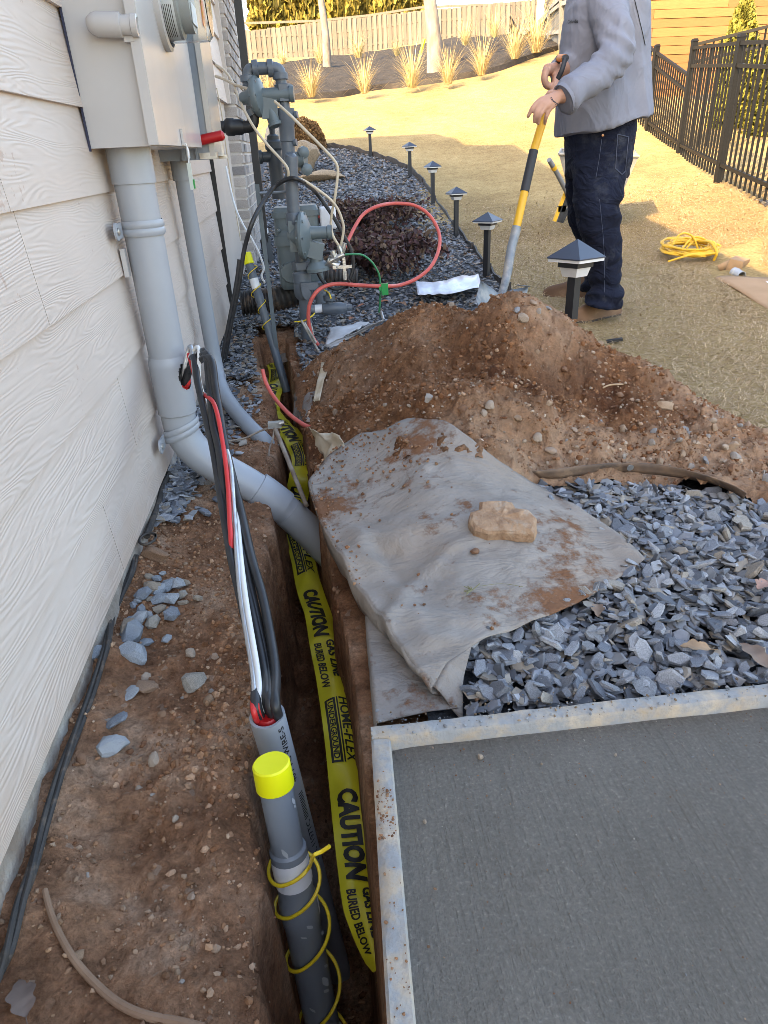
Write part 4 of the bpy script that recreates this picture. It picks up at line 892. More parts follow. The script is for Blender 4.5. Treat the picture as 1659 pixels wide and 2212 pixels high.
# cables: out of the hole in the big conduit, over, and down into the stub
cb = thing('cable_bundle', 'bundle of black, red, white and bare cables looping into the open conduit', 'cables')
hx = hole_c
def cable(name, mat, r, off, loop, peak, m3, m4, m5, top, extra=None):
    st = Vector((px_+.02, py_-.012, .30+.02*off)); h = Vector((px_+.050+.006*off, py_-.034, .352+.012*loop))
    p = [st+Vector((0, 0, -.05)), st, h]+[PD(*q) for q in (peak, *m3, *m4, m5)]+[A2+D2*(-.03)-U2*top[0]*1.15+W2*top[1], A2+D2*.02-U2*top[0]*1.1+W2*top[1]*.9, A2+D2*.09-U2*top[0]*.9+W2*top[1]*.7]
    sp = smooth_path(p, 8); o = MB().tube(sp, r, 12).build(name, mat, cb); return sp, o
CBL = [('cable', BLACKRUB, .0096, 0, -1, (418, 770, 1.93), [(428, 830, 1.86), (447, 912, 1.76), (462, 978, 1.70)], [(483, 1110, 1.60), (501, 1210, 1.49), (522, 1300, 1.42)], (552, 1440, 1.30), (-.012, .004)),
       ('cable', BLACKRUB, .0096, .5, 0, (440, 758, 1.90), [(452, 830, 1.83), (460, 912, 1.74), (474, 978, 1.68)], [(490, 1110, 1.61), (518, 1210, 1.50), (540, 1300, 1.43)], (570, 1440, 1.31), (.004, .012)),
       ('cable', BLACKRUB, .0096, 1, 1, (452, 772, 1.86), [(466, 840, 1.80), (478, 912, 1.73), (490, 978, 1.68)], [(522, 1110, 1.60), (545, 1210, 1.49), (570, 1300, 1.42)], (594, 1440, 1.30), (.017, -.002)),
       ('cable', BLACKRUB, .0096, .7, .5, (446, 764, 1.88), [(459, 836, 1.82), (470, 912, 1.745), (482, 978, 1.69)], [(503, 1110, 1.615), (528, 1210, 1.50), (548, 1300, 1.435)], (578, 1440, 1.315), (.008, .004)),
       ('red_cable', REDRUB, .0055, .5, -2, (405, 762, 1.96), [(430, 840, 1.89), (462, 872, 1.74), (480, 950, 1.665)], [(492, 1044, 1.62), (497, 1140, 1.54), (506, 1230, 1.48)], (548, 1440, 1.32), (-.016, -.004)),
       ('bare_cable', ALU, .0058, -.5, 1.5, (412, 748, 1.94), [(424, 830, 1.89), (460, 930, 1.76), (494, 985, 1.665)], [(506, 1110, 1.58), (513, 1210, 1.475), (522, 1300, 1.40)], (545, 1440, 1.28), (-.013, .012)),
       ('white_cable', WHITERUB, .0056, .2, 1.8, (428, 750, 1.91), [(432, 830, 1.88), (470, 930, 1.76), (500, 1020, 1.66)], [(512, 1110, 1.60), (521, 1210, 1.48), (532, 1300, 1.395)], (555, 1440, 1.275), (-.006, .014))]
for i, a in enumerate(CBL):
    sp, o = cable(*a)
    if a[0] == 'bare_cable':                        # twisted strands proud of the core
        for k in range(5):
            hp = []
            for j, p in enumerate(sp):
                t_ = (sp[min(j+1, len(sp)-1)]-sp[max(j-1, 0)]).normalized(); u_ = t_.cross(Vector((0, 1, 0))).normalized(); w_ = t_.cross(u_); an = j*.55+k*2*math.pi/5; hp.append(p+(u_*math.cos(an)+w_*math.sin(an))*.0036)
            MB().tube(hp, .0024, 6).build('strand', ALU, o)
    if i in (0, 3):                                  # thin stripe along the black cables
        MB().tube([p+Vector((.005, -.0075, .003)) for p in sp[14:]], .0016, 6).build('stripe', REDRUB if i == 0 else pm('pale_stripe', (.45, .40, .30), None, 5), o)
mb = MB(); mb.lathe([(.018, .0), (.0235, .008), (.0245, .018), (.023, .05)], A2+W2*.002, D2, 18); mb.build('red_tape', REDPLAST, cb)

# ------------------------------------------------------------------ caution tape in the trench
def tape_path():
    c = [(818, 2095, -.33, 26), (806, 2055, -.32, 52), (783, 1960, -.30, 82), (770, 1860, -.285, 84), (758, 1760, -.28, 82), (744, 1640, -.275, 76), (733, 1560, -.27, 72), (718, 1470, -.27, 68), (700, 1390, -.28, 62), (688, 1330, -.29, 58), (668, 1270, -.30, 54), (652, 1200, -.31, 50), (632, 1130, -.32, 44), (640, 1075, -.28, 50), (651, 1030, -.20, 52), (655, 990, -.17, 50), (636, 950, -.16, 46), (612, 920, -.17, 42), (588, 895, -.19, 40), (585, 870, -.19, 40), (592, 840, -.19, 36), (598, 810, -.18, 33), (592, 790, -.16, 30), (580, 768, -.13, 28), (570, 745, -.09, 18)]
    P = []; Wd = []
    for x, y, z, w_ in c:
        p = PZ(x, y, z); P.append(p); d = (np.array(p)-O3) @ RM[:, 2]; Wd.append(w_*d/F)
    return P, Wd
tp, tw = tape_path(); K = 8; sp = smooth_path(tp, K); wd = np.interp(np.linspace(0, len(tw)-1, len(sp)), range(len(tw)), tw)
arc = np.concatenate([[0], np.cumsum([(sp[i+1]-sp[i]).length for i in range(len(sp)-1)])])
def tframe(s_):
    s_ = min(max(s_, 0), arc[-1]-1e-5); i = int(np.searchsorted(arc, s_, 'right'))-1; i = min(i, len(sp)-2); t = (s_-arc[i])/(arc[i+1]-arc[i]); p = sp[i].lerp(sp[i+1], t)
    a = sp[max(i-5, 0)].lerp(sp[max(i-4, 0)], t); b_ = sp[min(i+5, len(sp)-1)].lerp(sp[min(i+6, len(sp)-1)], t); d = (b_-a).normalized(); r_ = Vector((1, -.05, .0)); r_ = (r_-d*r_.dot(d)).normalized()
    return p, d, r_, d.cross(r_)*-1, wd[i]*(1-t)+wd[i+1]*t
def tmap(s_, v_, off=.0):
    p, d, r_, nn, w_ = tframe(s_)
    if nn.z < 0: nn = -nn
    cup = .010*(1-(2*v_)**2)+.004*math.sin(s_*22+v_*4)+.0022*math.sin(s_*43-v_*6)
    return p+r_*(v_*w_)+nn*(cup+off)
tape = thing('caution_tape', 'yellow buried gas line caution tape lying along the trench', 'warning tape')
mb = MB(); mb.grid([[tmap(s_, v_) for v_ in np.linspace(-.5, .5, 9)] for s_ in np.linspace(0, arc[-1], 420)])
mb.build('strip', TAPE, tape, 60)
mb = MB()
for j in range(5): mb.grid([[tmap(0, -.3+.15*j)+Vector((.004*q, -.010*q, -.010*q))*(.6+.3*j % 2)+Vector((.006*math.sin(q*2+j)*(q > 0), 0, 0)), tmap(0, -.2+.15*j)+Vector((.003*q, -.010*q, -.012*q))] for q in range(4)])
mb.build('torn_end', TAPE, tape)
def s_of(px, py):
    best = min(range(len(sp)), key=lambda i: (inv_px(sp[i])[0]-px)**2+(inv_px(sp[i])[1]-py)**2); return arc[best]
def words(mb, y_a, y_b, what):
    xa = np.interp(y_a, [r[1] for r in _tc_], [r[0] for r in _tc_]); xb = np.interp(y_b, [r[1] for r in _tc_], [r[0] for r in _tc_])
    a, b_ = s_of(xa, y_a), s_of(xb, y_b)          # text runs from far (a) towards the camera (b)
    f = lambda u, v_: tmap(u, v_, .0016); t_ = None if y_a > 1000 else mb
    if what == 'C': put_text(t_, 'CAUTION', a, b_, -.32, .24, f, .055, .2)
    elif what == 'G':
        put_text(t_, 'GAS LINE', a, a+(b_-a)*.82, .06, .34, f, .04, .18); put_text(t_, 'BURIED BELOW', a, b_, -.36, -.10, f, .035, .18)
    else:
        put_text(t_, 'HOME-FLEX', a, b_, .08, .36, f, .02, .2)
        mb.add([f(a+(b_-a)*i/12, v_) for i in range(13) for v_ in (.0, .045)], [(2*i, 2*i+2, 2*i+3, 2*i+1) for i in range(12)])
        NB = 16; box_ = [[f(a+(b_-a)*i/NB, v_) for v_ in (-.36, -.29)] for i in range(NB+1)]; mb.grid(box_); mb.grid([[f(a+(b_-a)*i/NB, v_) for v_ in (-.10, -.03)] for i in range(NB+1)])
        for e_ in (0, .97): mb.grid([[f(a+(b_-a)*(e_+.03*i/2), v_) for v_ in (-.3, -.2, -.09)] for i in range(3)])
        put_text(t_, 'UNDERGROUND', a+(b_-a)*.05, a+(b_-a)*.95, -.285, -.105, f, .03, 0)
_tc_ = sorted([(x, y) for x, y in [(783, 1960), (770, 1860), (758, 1760), (744, 1640), (733, 1560), (718, 1470), (700, 1390), (688, 1330), (668, 1270), (652, 1200), (632, 1130), (640, 1075), (651, 1030), (655, 990), (636, 950), (612, 920), (588, 895), (585, 870), (592, 840), (598, 810), (592, 790), (580, 768), (795, 2030), (806, 2060)]], key=lambda r: r[1])
mb = MB()
for ya, yb, wh in [(1720, 1905, 'C'), (1925, 2065, 'G'), (1513, 1648, 'H'), (1275, 1380, 'C'), (1388, 1492, 'G'), (1130, 1240, 'H'), (1050, 1115, 'C'), (965, 1010, 'H'), (905, 962, 'C'), (832, 872, 'C'), (876, 896, 'G'), (800, 826, 'H'), (758, 798, 'G')]: words(mb, ya, yb, wh)
for m_ in LET: m_.build('letter', INK, tape, 80)
mb.build('small_print', INK, tape, 80)['kind'] = 'stuff'
#@@PART3B
# ------------------------------------------------------------------ concrete pad and its form boards
FZ = .05
fA = PZ(800, 1567, FZ); fB = PZ(1659, 1473, FZ); fC = PZ(836, 2212, FZ)
dX = (fB-fA).normalized(); dYn = (fC-fA).normalized(); TH = .032
def board(name, label, a, d, L, side, z0=-.045):
    """lumber lying on edge with a slightly uneven top, splashed with mortar"""
    mb = MB(); n = Vector((0, 0, 1)).cross(d)*side; N = 90; P = []
    for i in range(N+1):
        q = a+d*(L*i/N); e1 = .0016*fbm(np.array([q.x*1.0]), np.array([q.y]), 30, 3, 7)[0]; e2 = .003*fbm(np.array([q.x]), np.array([q.y]), 22, 3, 17)[0]
        P.append([Vector((q.x, q.y, z0)), Vector((q.x, q.y, FZ-.004+e1)), q+n*.004+Vector((0, 0, e1)), q+n*(TH*.5)+Vector((0, 0, .001+e2)), q+n*(TH-.003)+Vector((0, 0, e2*.8)), q+n*TH+Vector((0, 0, FZ*0-.005+e2)), Vector((q.x, q.y, z0))+n*TH])
    mb.grid(P); m_ = 7
    mb.f += [tuple(range(m_)), tuple(N*m_+k for k in range(m_-1, -1, -1))]; mb.m += [0, 0]
    bm = bmesh.new(); me = mb.mesh(name, WOODFORM, 40); bm.from_mesh(me); bmesh.ops.recalc_face_normals(bm, faces=bm.faces); bm.to_mesh(me); bm.free()
    return tag(link(name, me), label, 'form board')
board('form_board', 'mortar-splashed form board along the trench side of the fresh concrete', fA+dYn*TH*1.0+Vector((0, 0, 0)), dYn, 1.9, 1)
board('form_board', 'form board between the slate chips and the fresh concrete', fA, dX, 1.8, -1)
ci = fA+dX*TH+dYn*TH
xs = np.linspace(0, 1.75, 60); P = []
for i in np.linspace(0, 1.8, 60): P.append([ci+dX*x+dYn*i+Vector((0, 0, -.022+.0018*fbm(np.array([x]), np.array([i]), 6, 4, 6)[0]-.004*math.exp(-x*40)-.004*math.exp(-i*40))) for x in xs])
slab = MB().grid(P).build('concrete_pad', CONC); tag(slab, kind='structure')
def on_slab(x, y): return Vector((x, y, FZ-.021))
n = 2600; x = rng.uniform(.08, 1.2, n); y = rng.uniform(.2, .82, n); k = rng.uniform(0, 1, n) < .25+.75*sst(.55, .8, y); x = x[k]; y = y[k]
o = scatter_chips('grit', np.stack([x, y, np.full(len(x), FZ-.022)], -1), lambda m_: .0012+.003*rng.uniform(0, 1, m_)**3, CLC+[(.4, .35, .3), (.2, .2, .2)], STONE, .5, 3, PEB); o.parent = slab; tag(o, kind='stuff')
for px, py, s_, mi in [(1038, 1635, .006, 3), (1002, 1618, .003, 2), (935, 1615, .003, 6), (1330, 1630, .003, 3), (1496, 1635, .003, 7), (918, 1775, .0035, 3), (940, 1920, .0035, 2), (926, 2045, .003, 5), (1170, 1650, .003, 0), (1030, 1512, .006, 2)]:
    p = PZ(px, py, FZ-.02); o = link('stone', stone_mesh[mi], slab); o.location = p; o.scale = (s_,)*3; o.rotation_euler = rng.uniform(0, 6, 3)
# dirt and mortar lumps on the boards
n = 900; t = rng.uniform(0, 1, n)**.8*.55; P = [fA+dYn*tt+dX*rng.uniform(.004, TH-.004) for tt in t]; P = np.array([(p.x, p.y, FZ+.001) for p in P])
kk = ((t > .13) & (t < .22)) | (rng.uniform(0, 1, n) < .10*(t > .1))
o = scatter_chips('soil_crumbs', P[kk], lambda m_: .002+.005*rng.uniform(0, 1, m_)**2.5, CLC[:3], STONE, .5, 3, PEB); tag(o, kind='stuff')
n = 420; P = np.array([(*(fA+dX*rng.uniform(0, .75)-dYn*rng.uniform(-.034, .05))[:2], FZ+.001) for _ in range(n)]); P[:, 2] = np.where(P[:, 1] > fA.y+.002, .034, FZ+.001)
o = scatter_chips('mortar_crumbs', P, lambda m_: .002+.006*rng.uniform(0, 1, m_)**2.5, [(.30, .31, .32), (.24, .25, .26), (.28, .2, .13)], STONE, .5, 3, PEB); tag(o, kind='stuff')

# ------------------------------------------------------------------ landscape fabric folded over the chips and the heap
def zunder(x, y): return np.maximum(zheap(x, y), np.where(np.asarray(y) < .93, .02, znear(x, y)+.012))
def phf(px, py): return march(px, py, lambda x, y: zunder(x, y)+.012, .8, 4, 500)
def coons(T, Bt, L, Rr, nu, nv):
    """patch between four picture polylines"""
    def res(P, n):
        P = np.array(P, float); s_ = np.concatenate([[0], np.cumsum(np.hypot(*np.diff(P, axis=0).T))]); s_ /= s_[-1]; t = np.linspace(0, 1, n); return np.stack([np.interp(t, s_, P[:, 0]), np.interp(t, s_, P[:, 1])], -1)
    T, Bt = res(T, nu), res(Bt, nu); L, Rr = res(L, nv), res(Rr, nv); u = np.linspace(0, 1, nu)[:, None, None]; v = np.linspace(0, 1, nv)[None, :, None]
    return (1-v)*T[:, None]+v*Bt[:, None]+(1-u)*L[None]+u*Rr[None]-((1-u)*(1-v)*T[0]+u*(1-v)*T[-1]+(1-u)*v*Bt[0]+u*v*Bt[-1])
def solid(ob, t=.002):
    m_ = ob.modifiers.new('thick', 'SOLIDIFY'); m_.thickness = t; m_.offset = -1; return ob
T_ = [(668, 1040), (700, 1000), (740, 962), (775, 940), (830, 930), (880, 905), (960, 908)]
R2 = [(960, 908), (1040, 962), (1150, 1035), (1290, 1125), (1370, 1182), (1395, 1203)]
L2_ = [(668, 1040), (690, 1110), (725, 1180), (765, 1250), (810, 1310), (862, 1390), (905, 1450), (935, 1478)]
B2_ = [(935, 1478), (965, 1440), (1010, 1412), (1100, 1368), (1200, 1325), (1260, 1292), (1300, 1270), (1350, 1235), (1395, 1203)]
G = coons(T_, B2_, L2_, R2, 64, 64); Pf = []
for i in range(64):
    row = []
    for j in range(64):
        p = phf(*G[i, j]); u_, v_ = i/63, j/63
        f_ = .013*math.sin(7*v_+2.5*u_+1.5*math.sin(3*u_))*min(1, 3*u_)*min(1, 4*v_+.3)*(1-u_*.4)+.007*fbm(np.array([p.x*1.3]), np.array([p.y*.7]), 9, 3, 3)[0]
        f_ += .004*math.sin(46*v_-20*u_+3*math.sin(6*u_+2))*(1-u_)**1.5+.020*math.exp(-((v_-.35-.25*u_)/.05)**2)*(1-u_)+.012*math.exp(-((v_-.68+.2*u_)/.04)**2)*(1-u_*u_)+.010*math.exp(-((u_-.12)/.05)**2)*math.sin(3.14*v_)
        e_ = math.exp(-(1-v_)*9)*.006*math.sin(math.pi*min(1, u_*1.2))
        row.append(p+Vector((0, 0, f_+e_)))
    Pf.append(row)
mb = MB(); mb.grid(Pf)
# left side drops into the trench, the lower corner curls under
dr = []
for j in range(64):
    p = Pf[0][j]; v_ = j/63; hang = .05*(1-sst(.55, .95, v_)); dr.append([p, p+Vector((-.004, -.001, -.006)), p+Vector((-.003+.004*math.sin(v_*9), -.002, -.018-float(hang)*.3)), p+Vector((.006+.012*float(sst(.6, .9, v_)), -.002, -.022-float(hang)))])
mb.grid(dr)
cur = []
for i in range(0, 14):
    p = Pf[i][63]; k = (1-i/13.0); cur.append([p]+[p+Vector((.012*math.sin(a)*k+.05*k*(a/3.4)**2, -.020*(1-math.cos(a))*k-.006*k, -.030*(1-math.cos(a))*k*.62)) for a in (.7, 1.4, 2.1, 2.8, 3.3)])
mb.grid(cur)
fab = solid(mb.build('landscape_fabric', FABRIC, None, 70)); tag(fab, 'large sheet of grey landscape fabric folded back over the slate and the dirt heap', 'landscape fabric')
LU = [(790, 1290), (815, 1330), (870, 1420), (945, 1490), (990, 1530)]; LL = [(790, 1290), (793, 1350), (800, 1430), (812, 1562)]
G = coons(LU, [(812, 1562), (870, 1548), (930, 1535), (990, 1528)], LL, [(990, 1530), (990, 1528.5)], 24, 24)
mb = MB(); mb.grid([[march(*G[i, j], lambda x, y: .012+0*x+.006*fbm(np.atleast_1d(x), np.atleast_1d(y), 12, 2, 4)*1.0, .8, 3, 300) for j in range(24)] for i in range(24)])
dr = [[mb.v[j], (mb.v[j][0]-.004, mb.v[j][1], mb.v[j][2]-.03), (mb.v[j][0]-.002, mb.v[j][1], mb.v[j][2]-.09)] for j in range(24)]; mb.grid(dr)
tag(solid(mb.build('fabric_underlayer', FABRIC2, None, 70)), 'lower layer of grey fabric between the trench edge and the corner of the form', 'landscape fabric')
n = 650; P = []
while len(P) < n:
    i = rng.integers(0, 45); j = rng.integers(0, 63); p = Pf[i][j]; u_, v_ = i/63, j/63
    if rng.uniform() < .02+.9*math.exp(-((v_)/.16)**2)+.6*math.exp(-((u_)/.07)**2)*(v_ < .5)+.9*math.exp(-((u_-.8)/.22)**2-((v_)/.10)**2)+.4*math.exp(-((u_-.5)/.1)**2-((v_-.1)/.15)**2): P.append((p.x+rng.uniform(-.008, .008), p.y+rng.uniform(-.008, .008), p.z+.001))
o = scatter_chips('soil_crumbs', np.array(P), lambda m_: .0025+.012*rng.uniform(0, 1, m_)**4, CLC[:3], STONE, .5, 3, PEB); tag(o, kind='stuff')
def pfab(px, py): 
    best = min(((inv_px(Pf[i][j])[0]-px)**2+(inv_px(Pf[i][j])[1]-py)**2, i, j) for i in range(64) for j in range(64)); return Pf[best[1]][best[2]]
# big flat stone holding the fabric
bm = bmesh.new(); out = [(-1, .05), (-.92, .38), (-.62, .5), (-.55, .72), (-.1, .78), (.25, .68), (.42, .62), (.5, .38), (.85, .22), (1, -.08), (.93, -.38), (.8, -.62), (.35, -.58), (-.1, -.52), (-.55, -.5), (-.9, -.32)]
vs = []; ring = []
for z_, s_ in ((-.16, .92), (-.05, 1.0), (.16, .97), (.235, .86), (.25, .5)):
    ring.append([bm.verts.new((x*s_*(1+.03*mnoise.noise(Vector((x*3, y*3, z_*6)))), y*s_*(1+.04*mnoise.noise(Vector((y*3, x*3, z_*9)))), z_+.05*mnoise.noise(Vector((x*2.2, y*2.2, 4)))+.03*mnoise.noise(Vector((x*7, y*7, 4))))) for x, y in out])
for a, b_ in zip(ring[:-1], ring[1:]):
    for i in range(len(out)): bm.faces.new((a[i], a[(i+1) % len(out)], b_[(i+1) % len(out)], b_[i]))
bm.faces.new(ring[0][::-1]); c = bm.verts.new((-.05, .05, .24))
for i in range(len(out)): bm.faces.new((ring[-1][i], ring[-1][(i+1) % len(out)], c))
bmesh.ops.triangulate(bm, faces=bm.faces[:])
for v_ in bm.verts: v_.co += Vector((mnoise.noise(v_.co*6), mnoise.noise(v_.co*6+Vector((5, 0, 0))), mnoise.noise(v_.co*5+Vector((0, 5, 0)))*1.3))*.05
me = bpy.data.meshes.new('flat_stone'); bm.to_mesh(me); bm.free(); me.polygons.foreach_set('use_smooth', [False]*len(me.polygons))
me.materials.append(pm('tan_sandstone', (.43, .28, .175), (.27, .155, .09), 3, .9, .35, 9, .05, dirt=(.42, .37, .31), dscale=2.5, damt=.36, rnd=False))
p = pfab(1083, 1140); o = link('flat_stone', me); o.location = p+Vector((0, 0, .012)); o.scale = (.078, .084, .10); o.rotation_euler = (.30, -.03, -.05); tag(o, 'flat tan stone holding down the grey fabric', 'stone')
p = pfab(1025, 1197); o = link('soil_clump', stone_mesh[5]); o.location = p+Vector((0, 0, .006)); o.scale = (.017, .014, .012); o.rotation_euler = (.3, .2, 1); tag(o, 'dark clod of soil on the fabric in front of the flat stone', 'clod')
tw_ = pfab(1025, 1280); mb = MB(); mb.tube(smooth_path([tw_+Vector((-.012, -.008, .006)), tw_+Vector((0, 0, .008)), tw_+Vector((.014, .012, .010))], 4), .0012, 5)
for k in range(9): mb.tube([tw_+Vector((-.006, -.004, .007)), tw_+Vector((-.018+.006*rng.normal(), -.006+.008*rng.normal(), .010+.004*rng.normal()))], .0011, 4)
mb.tube(smooth_path([tw_+Vector((.014, .012, .004)), tw_+Vector((.06, .01, .006)), tw_+Vector((.10, -.008, .006))], 5), .0006, 4)
tag(mb.build('dry_sprig', pm('dry_green', (.20, .19, .09), (.13, .12, .05), 30)), 'small dry green sprig lying on the grey fabric', 'twig')
# brown band of tarp with an eyelet at the foot of the heap
bt = [(1150, 1019), (1200, 1014), (1260, 1006), (1310, 1002), (1360, 1000), (1420, 1003), (1480, 1015), (1540, 1032), (1590, 1052), (1612, 1066)]
bb = [(1166, 1034), (1210, 1034), (1265, 1026), (1315, 1020), (1365, 1021), (1420, 1026), (1480, 1034), (1535, 1045), (1580, 1062), (1606, 1078)]
def rs(P, n): return np.stack([np.interp(np.linspace(0, len(P)-1, n), range(len(P)), [p[k] for p in P]) for k in (0, 1)], -1)
bt, bb = rs(bt, 40), rs(bb, 40); mb = MB(); PB = []
for a, b_ in zip(bt, bb): PB.append([march(a[0]*(1-t)+b_[0]*t, a[1]*(1-t)+b_[1]*t, lambda x, y: .108-.035*t+0*x, .9, 4, 300) for t in (0, .35, .7, 1)])
mb.grid(PB); band = thing('tarp_band', 'brown edge of a tarp with a metal eyelet at the foot of the dirt heap', 'tarp')
solid(mb.build('band', BAND, band, 70)); e = march(1362, 1011, lambda x, y: .0985+0*x, .9, 4, 300)
nrm = (PB[20][0]-PB[20][3]).normalized().cross(Vector((1, 0, 0)))
if nrm.z < 0: nrm = -nrm
MB().lathe([(.0045, .0015), (.0055, .0035), (.0085, .0035), (.0095, .0005)], e, nrm, 18).build('eyelet', STEEL, band); MB().lathe([(.0046, .001), (.0046, .0016)], e, nrm, 14).build('eyelet_hole', BLACKMETAL, band)

# liner scraps by the far part of the trench
def sheet(name, quad, mat, label, zs4, n=12, wob=.012, cat='liner'):
    """quad: four picture corners (tl, tr, br, bl) with their heights"""
    c = [PZ(*q, z) for q, z in zip(quad, zs4)]; P = []
    for i in range(n+1):
        u = i/n; row = []
        for j in range(n+1):
            v_ = j/n; p = (c[0]*(1-u)+c[1]*u)*(1-v_)+(c[3]*(1-u)+c[2]*u)*v_; row.append(p+Vector((fbm(np.array([u*2]), np.array([v_*2]), 2, 2, 5)[0], fbm(np.array([u*2]), np.array([v_*2]), 2, 2, 15)[0], fbm(np.array([u*2]), np.array([v_*2]), 2, 3, 25)[0]))*wob)
        P.append(row)
    return tag(solid(MB().grid(P).build(name, mat, None, 70), .002), label, cat)
sheet('liner_scrap', [(668, 920), (742, 948), (722, 1000), (690, 1005)], LINER, 'stained cream liner flap at the trench edge above the grey fabric', [.09, .13, .07, .0])
sheet('liner_strip', [(694, 780), (710, 782), (690, 865), (676, 865)], LINER, 'narrow cream strip of liner along the trench edge', [.10, .10, .09, .08], 8, .003)
sheet('fabric_flap', [(640, 800), (690, 810), (668, 915), (632, 900)], FABRIC2, 'muddy grey fabric flap hanging over the far trench edge', [.03, .07, .04, -.08], 12, .02, 'landscape fabric')
sheet('white_liner', [(700, 745), (830, 690), (820, 698), (712, 752)], LINERW, 'pale liner edge showing along the back of the dirt heap', [.06, .17, .14, .05], 14, .006)
sheet('white_liner', [(712, 705), (800, 694), (770, 712), (700, 750)], LINERW, 'whitish folded liner between the gas riser and the dirt heap', [.07, .08, .08, .04], 12, .01)
sheet('fabric_flap', [(590, 685), (640, 690), (640, 735), (605, 700)], FABRIC2, 'grey fabric flap behind the two upright trench pipes', [.03, .02, -.06, -.02], 12, .015, 'landscape fabric')
sheet('fabric_flap', [(600, 765), (662, 745), (658, 768), (590, 790)], FABRIC2, 'grey fabric tongue drooping into the far end of the trench', [-.10, -.04, -.06, -.15], 12, .012, 'landscape fabric')

# ------------------------------------------------------------------ ground rod and clamp beside the trench
gr = thing('ground_rod', 'rusty ground rod with a brass clamp leaning over the caution tape', 'ground rod')
a = PD(592, 920, 2.36); b_ = PD(645, 1050, 2.22); MB().tube([a, b_+(b_-a)*.3], .0075, 12).build('rod', RUSTY, gr)
mb = MB(); mb.box(a+Vector((.003, -.005, .006)), (.045, .022, .020)); mb.cyl(a+Vector((.02, -.012, .012)), a+Vector((.036, -.012, .014)), .008); mb.build('clamp', STEEL, gr)
mb = MB(); mb.tube(smooth_path([a, PD(560, 932, 2.36), PD(530, 946, 2.36), PD(500, 952, 2.34), PD(470, 962, 2.32)], 5), .0035, 7); mb.tube(smooth_path([a, PD(590, 945, 2.34), PD(583, 965, 2.32), PD(580, 985, 2.3)], 5), .0032, 7); mb.build('wire', RUSTY, gr)
# ------------------------------------------------------------------ black cables along the wall, buried root, leaf
mb = MB(); pr = [(5, 2095), (22, 2050), (45, 1965), (70, 1890), (100, 1780), (135, 1672), (165, 1590), (200, 1500), (232, 1400), (242, 1335), (262, 1292), (285, 1240), (293, 1205)]
wp = [march(x, y, lambda a_, b__: zbare(a_, b__)+.004, .5, 4, 500)+Vector((0, 0, .006)) for x, y in pr]; wp = [wp[0]+(wp[0]-wp[1])*2]+wp
wc = thing('wall_cable', 'pair of dusty black cables lying along the foundation', 'cable')
for k in range(3):
    hp = [p+Vector((.0045*math.cos(i*.10+k*2.1), 0, .0045*math.sin(i*.10+k*2.1))) for i, p in enumerate(smooth_path(wp, 8))]; MB().tube(hp, .0044, 9).build('cable', DUSTRUB, wc)
pr2 = [(318, 1165), (338, 1110), (352, 1060), (362, 1040), (368, 1030)]; wp = [march(x, y, lambda a_, b__: zbare(a_, b__)+.02, .5, 5, 500)+Vector((0, 0, .01)) for x, y in pr2]
MB().tube(smooth_path(wp, 6), .009, 8).build('cable', DUSTRUB, wc)
mb = MB(); lp_ = wp[0]
mb.tube(smooth_path([lp_+Vector((.02*math.cos(a)+.01, -.03+.03*math.sin(a), .008)) for a in np.linspace(0, 7, 18)], 3), .0035, 6); mb.build('loop', DUSTRUB, wc)
mb = MB(); mb.tube(smooth_path([Vector((WX+.03, 2.10, .12)), Vector((WX+.035, 2.07, .04)), Vector((WX+.05, 2.04, -.02))], 6), .004, 8); tag(mb.build('grey_wire', PVC2), 'short grey wire coming out under the siding behind the big conduit', 'wire')
pr = [(98, 1925), (108, 1965), (125, 2010), (155, 2065), (195, 2115), (250, 2165), (310, 2195), (390, 2212), (440, 2225)]
wp = [march(x, y, lambda a_, b__: zbare(a_, b__)+.002, .4, 4, 500)+Vector((0, 0, .003)) for x, y in pr]; sp_ = smooth_path(wp, 6)
tag(MB().tube(sp_, np.linspace(.0042, .0062, len(sp_)), 9).build('tree_root', ROOT), 'brown root curving across the clay in the lower left corner', 'root')
def leaf(px, py, fz, L, label, c, rot, curl=.3, sp_lob=5):
    p = march(px, py, fz, .4, 30, 900); r = random.Random(int(px*7+py)); mb = MB(); n = 14; rows = []
    for i in range(n+1):
        t = i/n; w_ = (.30*math.sin(math.pi*min(1, t*1.02))**.7)*(.65+.45*abs(math.sin(t*math.pi*sp_lob/2)))*L; y = (t-.5)*L
        rows.append([Vector((x*w_, y-.12*abs(x)*L*.3, abs(x)**1.5*w_*curl+.06*L*math.sin(t*3)+.02*L*r.uniform(-1, 1))) for x in (-1, -.5, 0, .5, 1)])
    mb.grid(rows); mb.tube([Vector((0, -.5*L, .01*L)), Vector((0, -.72*L, .03*L))], .012*L, 5); me = mb.mesh('fallen_leaf', None, 60); colour(me, c, LEAF); o = link('fallen_leaf', me); o.location = p+Vector((0, 0, .006)); o.rotation_euler = (r.uniform(-.15, .15), r.uniform(-.15, .15), rot)
    return tag(o, label, 'leaf') if label else o
fb = lambda x, y: zbare(x, y)+.004; fn_ = lambda x, y: znear(x, y)+.02; ff = lambda x, y: zt(x, y)+.03
leaf(50, 2160, fb, .055, 'large dull brown leaf in the lower left corner', (.15, .105, .085), .5, .2)
leaf(1500, 1405, fn_, .055, 'tan curled leaf on the slate near the form board', (.38, .25, .15), 1.2); leaf(1625, 1420, fn_, .075, 'big brown leaf on the slate at the right edge above the form', (.22, .15, .11), .2)
leaf(1645, 1270, fn_, .05, 'pinkish dry leaf on the slate at the right edge', (.38, .22, .17), 2.2); leaf(1290, 1325, fn_, .045, 'small brown leaf standing among the slate chips below the fabric tip', (.25, .17, .12), 2.8, .5)
